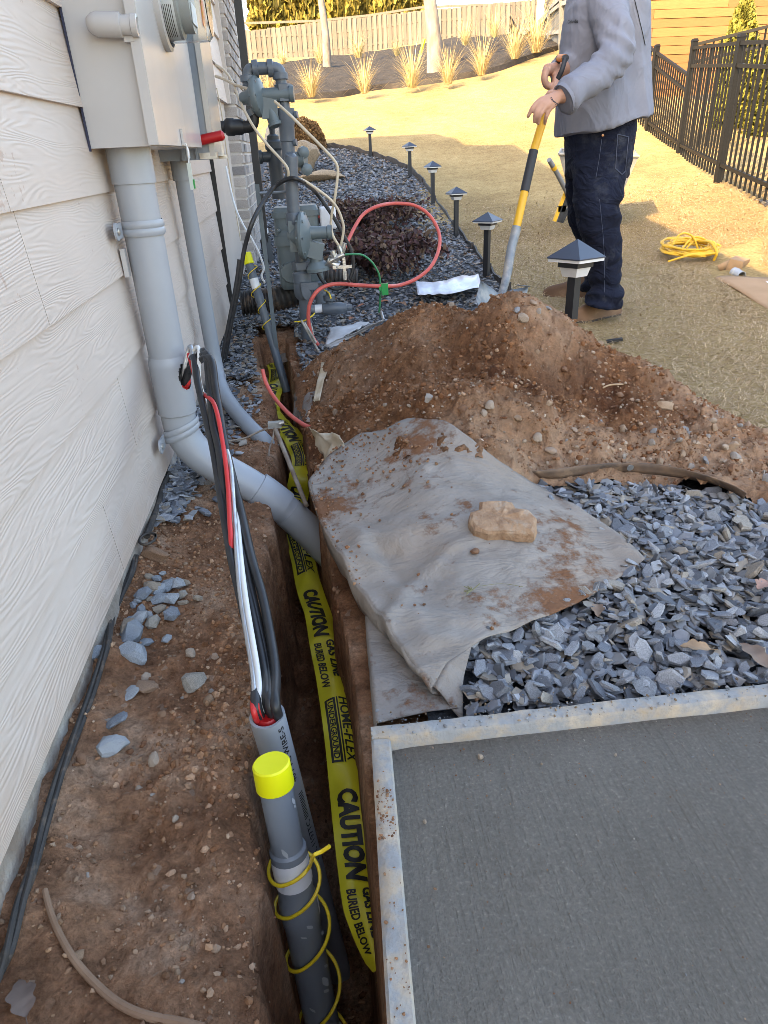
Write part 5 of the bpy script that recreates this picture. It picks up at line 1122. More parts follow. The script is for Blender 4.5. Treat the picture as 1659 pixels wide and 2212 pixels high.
leaf(1255, 690-60, ff, .06, 'dead oak leaf at the foot of the nearest path light', (.25, .12, .06), .8)
for px, py in [(868, 660), (785, 662), (905, 560), (830, 655), (1095, 585), (985, 690-80), (660, 560), (625, 540), (618, 600), (760, 690), (700, 640), (735, 675)]: tag(leaf(px, py, ff, rng.uniform(.05, .085), None, (rng.uniform(.22, .36), .13, .07), rng.uniform(0, 6)), 'dry brown oak leaf lying on the slate by the gas meter', 'leaf', 'dry leaves on the slate')
for px, py in [(700, 790), (930, 748)]: pass
p = ph(1330, 838); mb = MB(); mb.tube(smooth_path([p+Vector((-.045, .0, .004)), p+Vector((-.02, .005, .010)), p+Vector((.005, .0, .012)), p+Vector((.03, .004, .008)), p+Vector((.042, -.012, .004))], 5), [.003]*21, 7); tag(mb.build('root_piece', pm('pale_root', (.42, .29, .18), None, 20, .85)), 'pale bit of root lying on the dirt heap', 'root')
p = PZ(1325, 738, .02); mb = MB(); mb.bar(p+Vector((-.03, .01, 0)), p+Vector((.04, -.01, .012)), .03, .012); tag(mb.build('black_scrap', BLACKMETAL), 'small black plastic scrap on the grass at the right foot of the heap', 'scrap')
#@@PART4
# ================================================================== GAS SET, HOSES
def D6(x, y): return 466+x*.1818, 110+y*.1818
def D7(x, y): return 548.5+x*.1818, 384+y*.1818
def D4(x, y): return 466+x*.3637, 356.6+y*.3637
def g(p, Y=3.75): return PY(p[0], p[1], Y)
gas = thing('gas_meter', 'grey-green gas meter with regulators, valve and riser pipes beside the wall', 'gas meter')
# meter body: two shouldered halves, cast flange, white index box
def rbox(mb, c, d, r=.02, n=5):
    """rounded upright box"""
    hx, hy = d[0]/2-r, d[1]/2-r; pl = []
    for sx_, sy_, a0 in ((1, 1, 0), (-1, 1, 90), (-1, -1, 180), (1, -1, 270)):
        for k in range(n): a = R_(a0+90*k/(n-1)); pl.append((sx_*hx+r*math.cos(a), sy_*hy+r*math.sin(a)))
    c = Vector(c); P = []
    for z, s_ in ((-d[2]/2, .9), (-d[2]/2+r*.4, .98), (-d[2]/2+r, 1), (d[2]/2-r, 1), (d[2]/2-r*.4, .97), (d[2]/2, .86)): P.append([c+Vector((x*s_, y*s_, z)) for x, y in pl])
    mb.grid(P, True); o = len(mb.v); k = len(pl); mb.f += [tuple(range(o-k*6, o-k*5))[::-1], tuple(range(o-k, o))]; mb.m += [mb.cur]*2
MY = 3.98
tl, br = PY(588, 448, MY), PY(701, 616, MY); mcx = (tl.x+br.x)/2; mw = br.x-tl.x; zt_ = tl.z; zb2 = br.z
mb = MB(); rbox(mb, (mcx-mw*.24, MY, zt_-.075), (mw*.50, .16, .15), .03); rbox(mb, (mcx+mw*.25, MY, zt_-.07), (mw*.46, .16, .15), .03); rbox(mb, (mcx, MY, (zt_-.10+zb2)/2), (mw*.98, .17, zt_-.10-zb2), .035); mb.build('body', GASGREEN, gas)
mb = MB(); rbox(mb, (mcx-mw*.24, MY, zt_-.035), (mw*.56, .18, .032), .03); rbox(mb, (mcx+mw*.25, MY, zt_-.03), (mw*.52, .18, .032), .03); rbox(mb, (mcx, MY, zt_-.16), (mw*1.05, .19, .022), .035)
mb.lathe([(.001, 0), (.055, 0), (.05, .02), (.001, .022)], (mcx-mw*.22, MY-.085, zb2+.09), (0, -1, 0), 20)
for qx, qz in ((-.40, .30), (-.40, .12), (.38, .3), (.4, .12), (-.12, .3)): mb.lathe([(.001, .012), (.008, .010), (.010, 0), (.010, -.01)], (mcx+mw*qx, MY-.09, zb2+qz), (0, -1, 0), 8)
mb.build('flange', GASGREEN, gas)
a = PY(708, 470, MY-.03); mb = MB(); rbox(mb, a, (.085, .10, .105), .012); ib = mb.build('index_box', PAPER, gas)
MB().box(a+Vector((-.046, -.03, .01)), (.006, .02, .016)).build('index_seal', REDPLAST, ib)
def gpath(name, pts, r, mat, Y=3.75, n=16, k=6, parent=gas): return MB().tube(smooth_path([g(p, Y) if len(p) == 2 else PY(*p) for p in pts], k), r, n).build(name, mat, parent)
r1 = .0255
# top loop
gpath('top_pipe', [D6(385, 420), D6(384, 300), D6(400, 235), D6(460, 212), D6(600, 205), D6(700, 205), D6(760, 240), D6(772, 330), D6(790, 450)], r1, GASGREY, n=18)
for c, d in ((D6(470, 212), (1, 0, .04)), (D6(650, 205), (1, 0, .04)), (D6(384, 330), (0, 0, 1)), (D6(768, 300), (0, 0, 1))): MB().lathe([(.030, -.014), (.036, -.012), (.036, .012), (.030, .014)], g(c), d, 20).build('pipe_collar', GASGREY, gas)
gpath('riser', [D6(780, 420), D6(815, 600), D6(830, 800), D6(850, 1000), D6(872, 1280)], .0235, GASGREY)
MB().lathe([(.035, -.035), (.040, -.033), (.040, .033), (.035, .035)], g(D6(808, 500)), (0, 0, 1), 6).build('union', GASGREY, gas)
MB().lathe([(.028, -.02), (.033, -.015), (.031, .07), (.036, .075), (.036, .14), (.041, .15), (.041, .21)], g(D6(868, 1280)), g(D6(850, 1000))-g(D6(868, 1280)), 20).build('reducer', GASGREY, gas)
mb = MB()
for k, (x, y) in enumerate([(915, 770), (905, 1100)]): p = g(D6(x, y)); mb.lathe([(.010, 0), (.010, .03), (.016, .032), (.016, .045)], p-Vector((.02, 0, 0)), (1, -.3, .1), 10)
mb.build('test_plug', GASGREY, gas)
# first regulator
reg = MB(); c = g(D6(500, 540)); ax = Vector((1, -.25, .08))
reg.lathe([(.018, -.085), (.024, -.08), (.034, -.045), (.046, -.03), (.082, -.014), (.086, -.006), (.086, .006), (.082, .014), (.05, .026), (.02, .03)], c, ax, 30)
for k in range(8): a_ = k*math.pi/4; u_ = ax.normalized().cross(Vector((0, 0, 1))).normalized(); w_ = ax.normalized().cross(u_); q = c+(u_*math.cos(a_)+w_*math.sin(a_))*.078; reg.lathe([(.006, -.018), (.006, .018)], q, ax, 6)
rg = reg.build('regulator', GASGREEN, gas)
mb = MB(); mb.lathe([(.030, 0), (.030, .13), (.034, .132), (.034, .15)], g(D6(545, 530)), (1, -.1, 0), 18); mb.box(g(D6(640, 680)), (.075, .06, .085)); mb.lathe([(.03, 0), (.03, .06), (.036, .062), (.036, .075)], g(D6(650, 690)), (.25, -.2, -1), 16); mb.build('regulator_vent', GASGREEN, rg)
gpath('union', [D6(410, 690), D6(445, 760)], .034, GASGREY, n=10)
gpath('black_pipe', [D6(445, 740), D6(450, 810), D6(430, 880), D6(350, 905), D6(200, 905), D6(60, 905)], .026, BLACKIRON, n=18)
MB().lathe([(.028, 0), (.034, .01), (.034, .04), (.038, .045), (.038, .075), (.030, .085)], g(D6(330, 905)), g(D6(60, 905))-g(D6(330, 905)), 14).build('black_coupling', BLACKIRON, gas)
# meter outlet on the left with a plugged tee
mb = MB(); p0 = g(D6(700, 1240), 3.95); mb.lathe([(.035, -.20), (.035, .02), (.043, .03), (.043, .06), (.030, .07), (.030, .085), (.014, .095), (.014, .12)], p0, (0, 0, 1), 18); mb.lathe([(.024, 0), (.024, .04), (.032, .045), (.032, .06)], p0+Vector((-.02, -.01, -.005)), (-1, -.1, 0), 14); mb.build('meter_outlet', pm('sooty_grey', (.04, .05, .06), None, 8, .5), gas)
mb = MB(); p0 = g(D6(1000, 1290), 3.85); mb.lathe([(.03, -.05), (.036, -.04), (.036, .0), (.03, .01), (.03, .03)], p0, (1, -.4, 0), 14); mb.lathe([(.02, -.03), (.028, -.02), (.028, .01), (.012, .02)], p0+Vector((.03, -.02, -.045)), (.3, -1, 0), 8); mb.lathe([(.02, -.03), (.028, -.02), (.028, .01), (.012, .02)], p0+Vector((.02, -.02, .03)), (.3, -1, 0), 8); mb.build('lock_wing', GASGREEN, gas)
# front drop pipe with second regulator
gpath('drop_pipe', [D6(892, 1270), D6(898, 1300), D7(455, 200), D7(480, 480)], .031, GASGREY, 3.62, 18)
MB().ball(g(D6(893, 1290), 3.62), .031, n=10).build('pipe_end', GASGREY, gas)
mb = MB(); mb.lathe([(.034, 0), (.037, .01), (.037, .05), (.032, .06)], g(D7(480, 570), 3.62), (0, 0, 1), 16); mb.build('collar', GASGREY, gas)
reg = MB(); c = g(D7(590, 690), 3.60); ax = Vector((1, -.2, 0))
for s_, r_ in ((1, 1),): reg.lathe([(.02, -.075), (.032, -.06), (.045, -.035), (.098, -.016), (.108, -.006), (.108, .006), (.098, .014), (.06, .03), (.03, .04)], c, ax, 34)
reg.box(g(D7(500, 690), 3.62), (.065, .07, .14))
for k in range(8): a_ = k*math.pi/4; u_ = ax.normalized().cross(Vector((0, 0, 1))).normalized(); w_ = ax.normalized().cross(u_); q = c+(u_*math.cos(a_)+w_*math.sin(a_))*.098; reg.lathe([(.007, -.018), (.007, .018)], q, ax, 6)
rg2 = reg.build('regulator', GASGREEN, gas)
mb = MB(); mb.lathe([(.034, 0), (.030, .03), (.028, .10), (.032, .105), (.032, .125)], g(D7(620, 660), 3.60), (1, -.1, 0), 16); mb.box(g(D7(700, 850), 3.60), (.10, .07, .075), Matrix.Rotation(.3, 3, 'Y')); mb.lathe([(.048, -.05), (.06, -.045), (.06, -.03), (.034, .0), (.034, .03)], g(D7(750, 990), 3.60), (-.1, 0, 1), 20); mb.build('regulator_vent', GASGREEN, rg2)
MB().lathe([(.030, 0), (.022, -.03), (.03, -.06)], g(D7(870, 980), 3.58), (-.8, 0, .5), 10).build('screen_cap', STEEL, rg2)
gpath('lower_riser', [D7(545, 800), D7(560, 950), D7(575, 1160), D7(590, 1300), D7(600, 1450), D7(625, 1750), D7(650, 2060), D7(665, 2250)], [.030]*43, GASGREY, 3.66, 18)
MB().lathe([(.036, -.02), (.046, -.018), (.046, .018), (.036, .02)], g(D7(560, 1040), 3.66), (0, 0, 1), 6).build('union', GASGREY, gas)
vb = MB(); vb.lathe([(.036, -.02), (.045, -.015), (.045, .03), (.036, .04)], g(D7(570, 1205), 3.66), (0, 0, 1), 18); vb.lathe([(.034, -.045), (.045, -.03), (.048, .0), (.045, .03), (.034, .045)], g(D7(585, 1330), 3.66), (0, 0, 1), 18); v1 = vb.build('ball_valve', GASGREY, gas)
mb = MB(); mb.box(g(D7(660, 1285), 3.60), (.085, .03, .035)); mb.prism([(math.cos(k*.63)*.022, math.sin(k*.63)*.04) for k in range(10)], -.008, .008, Matrix.Translation(g(D7(625, 1370), 3.59)) @ Matrix.Rotation(R_(90), 4, 'X') @ Matrix.Rotation(.35, 4, 'Z')); mb.lathe([(.014, 0), (.014, .02), (.008, .025)], g(D7(580, 1310), 3.62), (0, -1, 0), 8); mb.build('lever', GASGREY, v1)
# side tee to the right at ground level
gpath('side_pipe', [D7(680, 1560), D7(860, 1560)], .020, PVCD, 3.68)
tv = MB(); tv.lathe([(.026, 0), (.030, .005), (.030, .10), (.024, .11), (.024, .125), (.016, .13), (.016, .155)], g(D7(815, 1560), 3.68), (1, -.05, 0), 14); tv.lathe([(.02, 0), (.02, .04), (.03, .045), (.03, .07), (.014, .075), (.014, .09)], g(D7(905, 1560), 3.68), (0, 0, 1), 14); tv.build('side_valve', GASGREY, gas)
MB().lathe([(.0215, 0), (.0215, .045)], g(D7(725, 1560), 3.68), (1, 0, 0), 14).build('label_wrap', PAPER, gas)
gpath('plastic_bell', [D7(780, 1240), D7(800, 1350), D7(815, 1530)], [.034]*13, PVCD, 3.85)
# flat steel stake and cross rod
st = thing('steel_stake', 'flat grey steel stake holding a cross rod left of the gas meter', 'stake')
MB().bar(PY(555, 398, 3.6), PY(600, 775, 3.6), .020, .006, (0, -1, 0)).build('stake', pm('stake_grey', (.10, .13, .145), (.08, .10, .115), 10, .5), st)
MB().tube([PY(560, 417, 3.6), PY(632, 414, 3.66)], .006, 8).build('cross_rod', PVCD, st)
# small capped pipe
sp2 = thing('capped_pipe', 'slim grey pipe with a small yellow cap rising behind the trench', 'pipe')
a = PY(532, 548, 3.75); b_ = PY(590, 745, 3.62); d = (b_-a).normalized()
MB().lathe([(.0215, .0), (.0215, .20), (.0235, .205), (.0235, .235), (.0215, .24), (.0215, (b_-a).length+.25)], a, d, 20).build('pipe', GASGREY, sp2)
MB().lathe([(.001, -.004), (.023, -.003), (.025, 0), (.025, .05), (.023, .052)], a, d, 20).build('cap', YCAP, sp2)
MB().lathe([(.0225, .125), (.0225, .175)], a, d, 20).build('sticker', PAPER, sp2)
u_ = d.cross(Vector((0, -1, 0))).normalized(); w_ = d.cross(u_)
MB().tube([a+d*(.03+.36*i/80)+(u_*math.cos(i*.33)+w_*math.sin(i*.33))*(.029+.006*math.sin(i*.21)) for i in range(81)], .0022, 6).build('yellow_wire', YWIRE, sp2)
# corrugated drain pipes
def corr(name, pts, r, label):
    sp_ = smooth_path(pts, 24); rr = [r*(1+.10*(1 if (i % 5) in (0, 1, 2) else -.6)) for i in range(len(sp_))]
    return tag(MB().tube(sp_, rr, 16).build(name, CORR, None, 60), label, 'drain pipe')
corr('drain_pipe', [PY(522, 655, 4.0), PY(560, 652, 4.0), PY(600, 645, 4.0), PY(650, 630, 4.05)], .062, 'muddy black corrugated drain pipe running out of the house under the gas meter')
corr('drain_pipe', [PY(690, 597, 4.6), PY(730, 599, 4.6), PY(772, 602, 4.6)], .055, 'black corrugated drain pipe right of the gas meter behind the red hose')
# hoses and wires
def hose(name, label, cat, pts, r, mat, n=9): return tag(MB().tube(smooth_path([PY(*p) for p in pts], 8), r, n).build(name, mat), label, cat)
def L4(lst, Y): return [(*D4(x, y), Y if not callable(Y) else Y(x, y)) for x, y in lst]
hz = lambda x, y: 3.55+.65*max(0, min(1, (760-y)/520))+.1*(x > 1000)
hose('red_hose', 'salmon-red hose looping beside the gas meter and down to the trench', 'hose', L4([(765, 490), (790, 440), (830, 360), (880, 290), (960, 245), (1060, 228), (1180, 240), (1270, 300), (1325, 400), (1325, 500), (1280, 600), (1200, 670), (1100, 712), (1000, 720), (850, 714), (740, 705), (660, 716), (600, 752), (560, 820), (550, 890), (556, 960), (580, 1030), (640, 1105)], hz), .0098, REDHOSE, 12)
hose('red_hose', 'cut end of red hose curving over the caution tape in the trench', 'hose', [(567, 798, 2.75), (575, 828, 2.72), (595, 862, 2.65), (625, 895, 2.5), (652, 915, 2.38), (668, 923, 2.3)], .008, REDHOSE, 12)
hose('black_cable', 'black cable arching from the wall over the gas pipe and coiling by the meter', 'cable', L4([(45, 1215), (90, 950), (140, 700), (170, 500), (230, 310), (330, 150), (420, 85), (500, 90), (600, 170), (700, 310), (760, 420), (808, 520), (815, 620), (780, 700), (720, 735), (650, 705), (605, 630), (610, 560), (650, 520), (720, 520)], lambda x, y: 3.35+.2*(x > 300)+.25*(x > 500)), .010, BLACKRUB)
hose('black_cable', 'second black cable rising beside the arching one from the trench side', 'cable', L4([(30, 1190), (75, 950), (122, 700), (140, 560)], 3.3), .009, BLACKRUB)
hose('cream_cable', 'cream cable running from the wall down across the gas pipes', 'cable', [(*D6(0, 165), 4.3), (*D6(100, 230), 4.25), (*D6(200, 370), 4.1), (*D6(300, 620), 3.75), (*D6(450, 900), 3.62), (*D6(620, 1120), 3.6), (*D6(840, 1370), 3.56), (*D7(420, 10), 3.58), (*D7(560, 20), 3.6), (*D7(700, 100), 3.6), (*D7(900, 250), 3.6), (*D7(1000, 380), 3.6), (*D7(1058, 540), 3.6), (*D7(1062, 650), 3.6), (*D7(1032, 820), 3.6)], .0065, CREAMCABLE)
hose('cream_cable', 'cream cable hanging from the upper regulator in a long bow', 'cable', [(*D6(700, 600), 3.65), (*D6(880, 760), 3.6), (*D6(1050, 930), 3.6), (*D6(1250, 1130), 3.6), (*D6(1400, 1290), 3.6), (*D6(1450, 1400), 3.6), (*D6(1440, 1560), 3.6), (*D6(1410, 1780), 3.6), (*D7(950, 300), 3.62), (*D7(925, 430), 3.62), (*D7(915, 560), 3.62), (*D7(940, 690), 3.6), (*D7(1012, 815), 3.6)], .0065, CREAMCABLE)
hose('cream_cable', 'short cream cable from the wall to the upper regulator', 'cable', [(*D6(0, 300), 4.3), (*D6(110, 340), 4.2), (*D6(230, 400), 4.0), (*D6(400, 455), 3.78)], .007, CREAMCABLE)
hose('white_cable', 'thin white cable looping down on the slate behind the steel stake', 'cable', L4([(60, 10), (110, 230), (160, 350), (215, 440), (260, 530), (285, 610), (272, 660), (292, 700)], lambda x, y: 4.6-.5*y/700), .006, WHITERUB)
hose('wall_wire', 'thin wire running down the flat panel from the disconnect box', 'wire', [(468, 190, 4.6), (478, 240, 4.6), (490, 330, 4.65), (505, 430, 4.65), (520, 520, 4.6)], .0035, CREAMCABLE)
# chrome connectors
cn = thing('cable_connector', 'cluster of chrome cable connectors and clamps hanging by the gas meter', 'connectors')
mb = MB()
for (x, y), (dx, dy), L_, r_ in [((985, 950), (.9, -.35), .07, .014), ((1030, 870), (.3, .9), .05, .011), ((1060, 850), (.35, -.9), .06, .010), ((950, 930), (.2, 1), .05, .014)]:
    p = g(D7(x, y), 3.56); d_ = Vector((dx, 0, -dy)).normalized(); mb.cyl(p-d_*L_/2, p+d_*L_/2, r_, None, 12); mb.cyl(p-d_*L_*.2, p+d_*L_*.1, r_*1.35, None, 6)
mb.build('connector', STEEL, cn)
mb = MB(); p = g(D7(1050, 1060), 3.56); mb.box(p, (.095, .012, .014)); mb.box(p+Vector((.01, 0, -.005)), (.014, .015, .10)); mb.cyl(p+Vector((.01, 0, -.06)), p+Vector((.012, 0, -.02)), .009); mb.build('cross_clamp', ALU, cn)
MB().tube(smooth_path([g(D7(1075, 830), 3.57), g(D7(1068, 930), 3.57), g(D7(1072, 1050), 3.57), g(D7(1100, 1180), 3.6), g(D7(1140, 1250), 3.62)], 5), .006, 7).build('short_cable', BLACKRUB, cn)
gw = thing('green_wire', 'green wire with a green plastic tag hanging over the red hose', 'wire')
MB().tube(smooth_path([g(D7(x, y), 3.62) for x, y in [(1085, 912), (1200, 908), (1300, 922), (1400, 1000), (1460, 1090), (1492, 1170), (1503, 1300), (1500, 1450), (1488, 1600)]], 6), .005, 7).build('wire', GREENW, gw)
mb = MB(); q = g(D7(1555, 1325), 3.58); mb.box(q, (.034, .012, .056)); mb.box(q+Vector((-.022, .002, .004)), (.012, .008, .02)); mb.build('plastic_tag', GREENP, gw)
MB().tube([g(D7(1510, 1590), 3.6), g(D7(1540, 1690), 3.55)], .008, 8).build('rod_top', STEEL, gw)
mb = MB(); q0 = [PD(512+50*0, 0, 1)]; P = [[PY(x, y, 3.5) for x, y in ((D7(555, 1690)[0], D7(555, 1690)[1]), D7(590, 1690))], [PY(*D7(700, 1900), 3.45), PY(*D7(730, 1890), 3.45)], [PY(*D7(760, 2070), 3.4), PY(*D7(790, 2060), 3.4)]]
for k, (a_, b__) in enumerate([((560, 1690), (780, 2080)), ((600, 1720), (740, 1960)), ((680, 1730), (712, 1870))]): mb.tube([PY(*D7(*a_), 3.42), PY(*D7(*b__), 3.38)], .0055 if k < 2 else .003, 7)
tag(mb.build('wire_ends', pm('dusty_wire', (.42, .40, .36), (.25, .22, .18), 30), None), 'stiff grey wire ends leaning on the gas riser by the red hose', 'wire')
hose('yellow_tracer', 'thin yellow tracer wire looped round the gas riser at ground level', 'wire', [(*D7(840, 1335), 3.7), (*D7(890, 1370), 3.66), (*D7(915, 1430), 3.62)], .004, YWIRE)
hose('yellow_tracer', 'thin yellow tracer wire crossing in front of the gas riser below the side valve', 'wire', [(*D7(485, 1710), 3.58), (*D7(580, 1705), 3.56), (*D7(680, 1650), 3.56), (*D7(720, 1610), 3.6)], .0035, YWIRE)
# silvery plastic bag on the slate
def D8(x, y): return 740+x*.248, 274+y*.248
T = [D8(630, 1340), D8(800, 1350), D8(1000, 1310), D8(1170, 1280)]; B_ = [D8(655, 1462), D8(800, 1455), D8(950, 1455), D8(1215, 1390)]
mb = MB(); P = []
for i in range(25):
    u = i/24; row = []
    for j in range(9):
        v_ = j/8; x = np.interp(u*3, range(4), [q[0] for q in T])*(1-v_)+np.interp(u*3, range(4), [q[0] for q in B_])*v_; y = np.interp(u*3, range(4), [q[1] for q in T])*(1-v_)+np.interp(u*3, range(4), [q[1] for q in B_])*v_
        row.append(march(x, y, lambda a_, b__: zt(a_, b__)+.075, 2, 9, 300)+Vector((0, 0, .020*math.sin(3.1*v_)+.007*fbm(np.array([u*5]), np.array([v_*2]), 2, 3, 6)[0])))
    P.append(row)
tag(solid(mb.grid(P).build('plastic_bag', PLASTIC, None, 70), .002), 'long silvery plastic bag lying on the slate behind the dirt heap', 'plastic bag')

# ------------------------------------------------------------------ path lights along the edging
def lamp_build(loc, Ht, label, w=.155):
    o = thing('path_light', label, 'path light', loc, 'black path lights along the slate bed')
    if lamp_build.src is None:
        lamp_build.src = {}
        mb = MB(); mb.bar((0, 0, -.15), (0, 0, .40), .036, .036, (0, 1, 0)); lamp_build.src['post'] = mb.mesh('post', LAMPB)
        mb = MB(); mb.box((0, 0, .415), (.066, .066, .034), taper=1.25); lamp_build.src['lens'] = mb.mesh('lens', LAMPW)
        mb = MB(); mb.box((0, 0, .443), (.094, .094, .022)); lamp_build.src['collar'] = mb.mesh('collar', LAMPB)
        mb = MB(); mb.box((0, 0, .458), (.148, .148, .010)); lamp_build.src['brim'] = mb.mesh('brim', LAMPW)
        mb = MB(); h_ = w/2; mb.add([(-h_, -h_, .464), (h_, -h_, .464), (h_, h_, .464), (-h_, h_, .464), (0, 0, .532), (-h_, -h_, .468), (h_, -h_, .468), (h_, h_, .468), (-h_, h_, .468)], [(3, 2, 1, 0), (5, 6, 4), (6, 7, 4), (7, 8, 4), (8, 5, 4), (0, 1, 6, 5), (1, 2, 7, 6), (2, 3, 8, 7), (3, 0, 5, 8)]); lamp_build.src['cap'] = mb.mesh('cap', LAMPROOF, 10)
    for k, me in lamp_build.src.items(): link(k, me, o)
    o.rotation_euler = (0, 0, lamp_build.rot); s_ = Ht/.532; o.scale = (1, 1, s_) if s_ < 1.15 else (1, 1, 1)
    return o
lamp_build.src = None
lamp_build.rot = .30
p = PY(1246, 517, 2.66); o = lamp_build((p.x+.002, p.y, p.z-.532), .532, 'nearest black path light, standing behind the dirt heap in front of the boots')
o.rotation_euler = (-.02, .03, .55)
for (bx_, by_, tx, ty), lab in zip([(1050, 603, 1050, 458), (985, 515, 982, 403), (935, 447, 936, 347), (886, 386, 885, 306), (801, 341, 801, 272)],
    ['black path light beside the silvery plastic bag', 'black path light at the bend where the slate edging comes close to the red hose', 'middle path light with a black cap, third from the far end', 'second farthest black path light on the curve of the edging', 'farthest black path light, where the house shadow ends on the lawn']):
    p = PG(bx_, by_); q = PY(tx, ty, p.y); lamp_build.rot = rng.uniform(.1, .9); lamp_build(tuple(p), q.z-p.z, lab)
# edging strip
pts = [PG(*q) for q in [(1085, 625), (1080, 616), (1043, 571), (1010, 529), (973, 482), (938, 433), (914, 400), (884, 371), (839, 351), (797, 338), (740, 324), (690, 322)]]
pts = [Vector((1.24, 2.9, 0)), Vector((1.26, 3.6, 0)), Vector((1.27, 4.3, .03))]+pts[1:]
sp_ = smooth_path(pts, 8); mb = MB(); P = []
for i, q in enumerate(sp_):
    h_ = .05+.012*math.sin(i*.9)+.006*math.sin(i*2.3)+(.03 if q.y > 9 else 0); P.append([q+Vector((-.006, 0, -.05)), q+Vector((-.006, 0, h_)), q+Vector((.008, 0, h_)), q+Vector((.008, 0, -.05))])
mb.grid(P)
for i in range(10, len(sp_), 9): mb.box(sp_[i]+Vector((-.012, 0, .055)), (.02, .02, .05))
tag(mb.build('lawn_edging', EDGE), 'dark edging strip curving between the slate and the dry lawn', 'edging')
# boulders and the brown bush at the far end
for (x, y, s_, sc, lab, sd, cc_) in [(655, 372, .36, (1, .8, .95), 'rounded tan boulder at the house corner below the brown bush', 41, (.36, .27, .18)), (600+5, 335, .40, (.8, .8, .9), 'grey boulder behind the gas pipes at the house corner', 43, (.34, .31, .27)), (690, 392, .42, (1.3, .6, .33), 'low flat tan boulder lying on the slate', 42, (.38, .27, .17))]:
    p = PG(x, y); me = colour(rock_mesh('boulder', sd, *sc, 3, 30, .22, 9), cc_, STONE); k = p.y/9; o = link('boulder', me); o.location = p+Vector((0, 0, s_*sc[2]*k*.35)); o.scale = (s_*k*.62,)*3; o.rotation_euler = (0, 0, .3); tag(o, lab, 'boulder')
def leafcloud(name, n, fn, size, cols, mat=LEAF, quad=True, droop=.0):
    """leaf-sized faces scattered by fn(n) -> points, outward directions"""
    P, N_ = fn(n); a = rng.normal(0, 1, (n, 3)); t = np.cross(N_, a); t /= np.linalg.norm(t, axis=1)[:, None]+1e-9; b_ = np.cross(N_, t); b_ = b_*.5+N_*.7; b_[:, 2] -= droop; b_ /= np.linalg.norm(b_, axis=1)[:, None]
    s_ = rng.uniform(*size, n)[:, None]; w_ = t*s_*.30; l_ = b_*s_
    V = np.stack([P, P+l_*.5+w_, P+l_, P+l_*.5-w_], 1).reshape(-1, 3); i = np.arange(n)*4; Fx = np.stack([i, i+1, i+2, i+3], -1)
    c = np.array(cols)[rng.integers(0, len(cols), n)]*rng.uniform(.7, 1.25, n)[:, None]
    return npmesh(name, V, Fx, mat, np.repeat(c, 4, 0))
p = PG(655, 322); sR = .16*p.y/8.5
def dome(n):
    d_ = rng.normal(0, 1, (n, 3)); d_ /= np.linalg.norm(d_, axis=1)[:, None]; d_[:, 2] = np.abs(d_[:, 2])*1.0; r_ = 1-.22*rng.uniform(0, 1, n)**2+.10*np.array([mnoise.noise(Vector(x*3.0)) for x in d_]); return d_*r_[:, None], d_
bo = thing('round_bush', 'round brown clipped bush at the house corner behind the boulder', 'bush', tuple(p))
me = leafcloud('foliage', 9000, dome, (.05, .12), [(.20, .10, .035), (.26, .14, .05), (.14, .07, .025), (.30, .17, .07)]); o = link('foliage', me, bo); o.scale = (sR*1.55, sR*1.55, sR*1.75)
mb = MB()
for k in range(14): a_ = k*.45; mb.tube([(0, 0, -.1), (.45*math.cos(a_*2.1), .45*math.sin(a_*2.1), .5), (.8*math.cos(a_*2.1), .8*math.sin(a_*2.1), .75)], [.05, .03, .01], 5)
o = mb.build('stems', ROOT, bo); o.scale = (sR*1.3,)*3
# dark purple leafy shrubs on the slate
def shrub(px, py, rx, ry, hz_, n, label, loc=None):
    p = PG(px, py); o = thing('purple_shrub', label, 'shrub', tuple(p)); mb = MB(); tips = []
    for k in range(46):
        a_ = rng.uniform(0, 6.28); l = rng.uniform(.5, 1.05); q = [Vector((0, 0, -.02)), Vector((rx*l*.45*math.cos(a_), ry*l*.45*math.sin(a_), hz_*rng.uniform(.5, .9))), Vector((rx*l*math.cos(a_), ry*l*math.sin(a_), hz_*rng.uniform(.3, .95)))]; sp_ = smooth_path(q, 5); mb.tube(sp_, list(np.linspace(.006, .0015, len(sp_))), 5); tips += sp_[3:]
    mb.build('stems', pm('purple_twig', (.06, .035, .03), None, 20), o)
    T_ = np.array([t[:] for t in tips])
    def fn(n): q = T_[rng.integers(0, len(T_), n)]+rng.normal(0, .022, (n, 3)); q[:, 2] = np.maximum(q[:, 2], .01); d_ = rng.normal(0, 1, (n, 3))+np.array([0, 0, .3]); d_ /= np.linalg.norm(d_, axis=1)[:, None]; return q, d_
    link('foliage', leafcloud('foliage', n, fn, (.03, .06), [(.075, .034, .036), (.10, .045, .042), (.05, .027, .03), (.12, .07, .045), (.17, .11, .07)], droop=.5), o)
shrub(795, 498, .58, .62, .28, 5000, 'dark purple shrub behind the red hose, the farther of two')
shrub(810, 600, .52, .6, .32, 5400, 'dark purple-brown shrub in front, under the red hose loop beside the drain pipe')
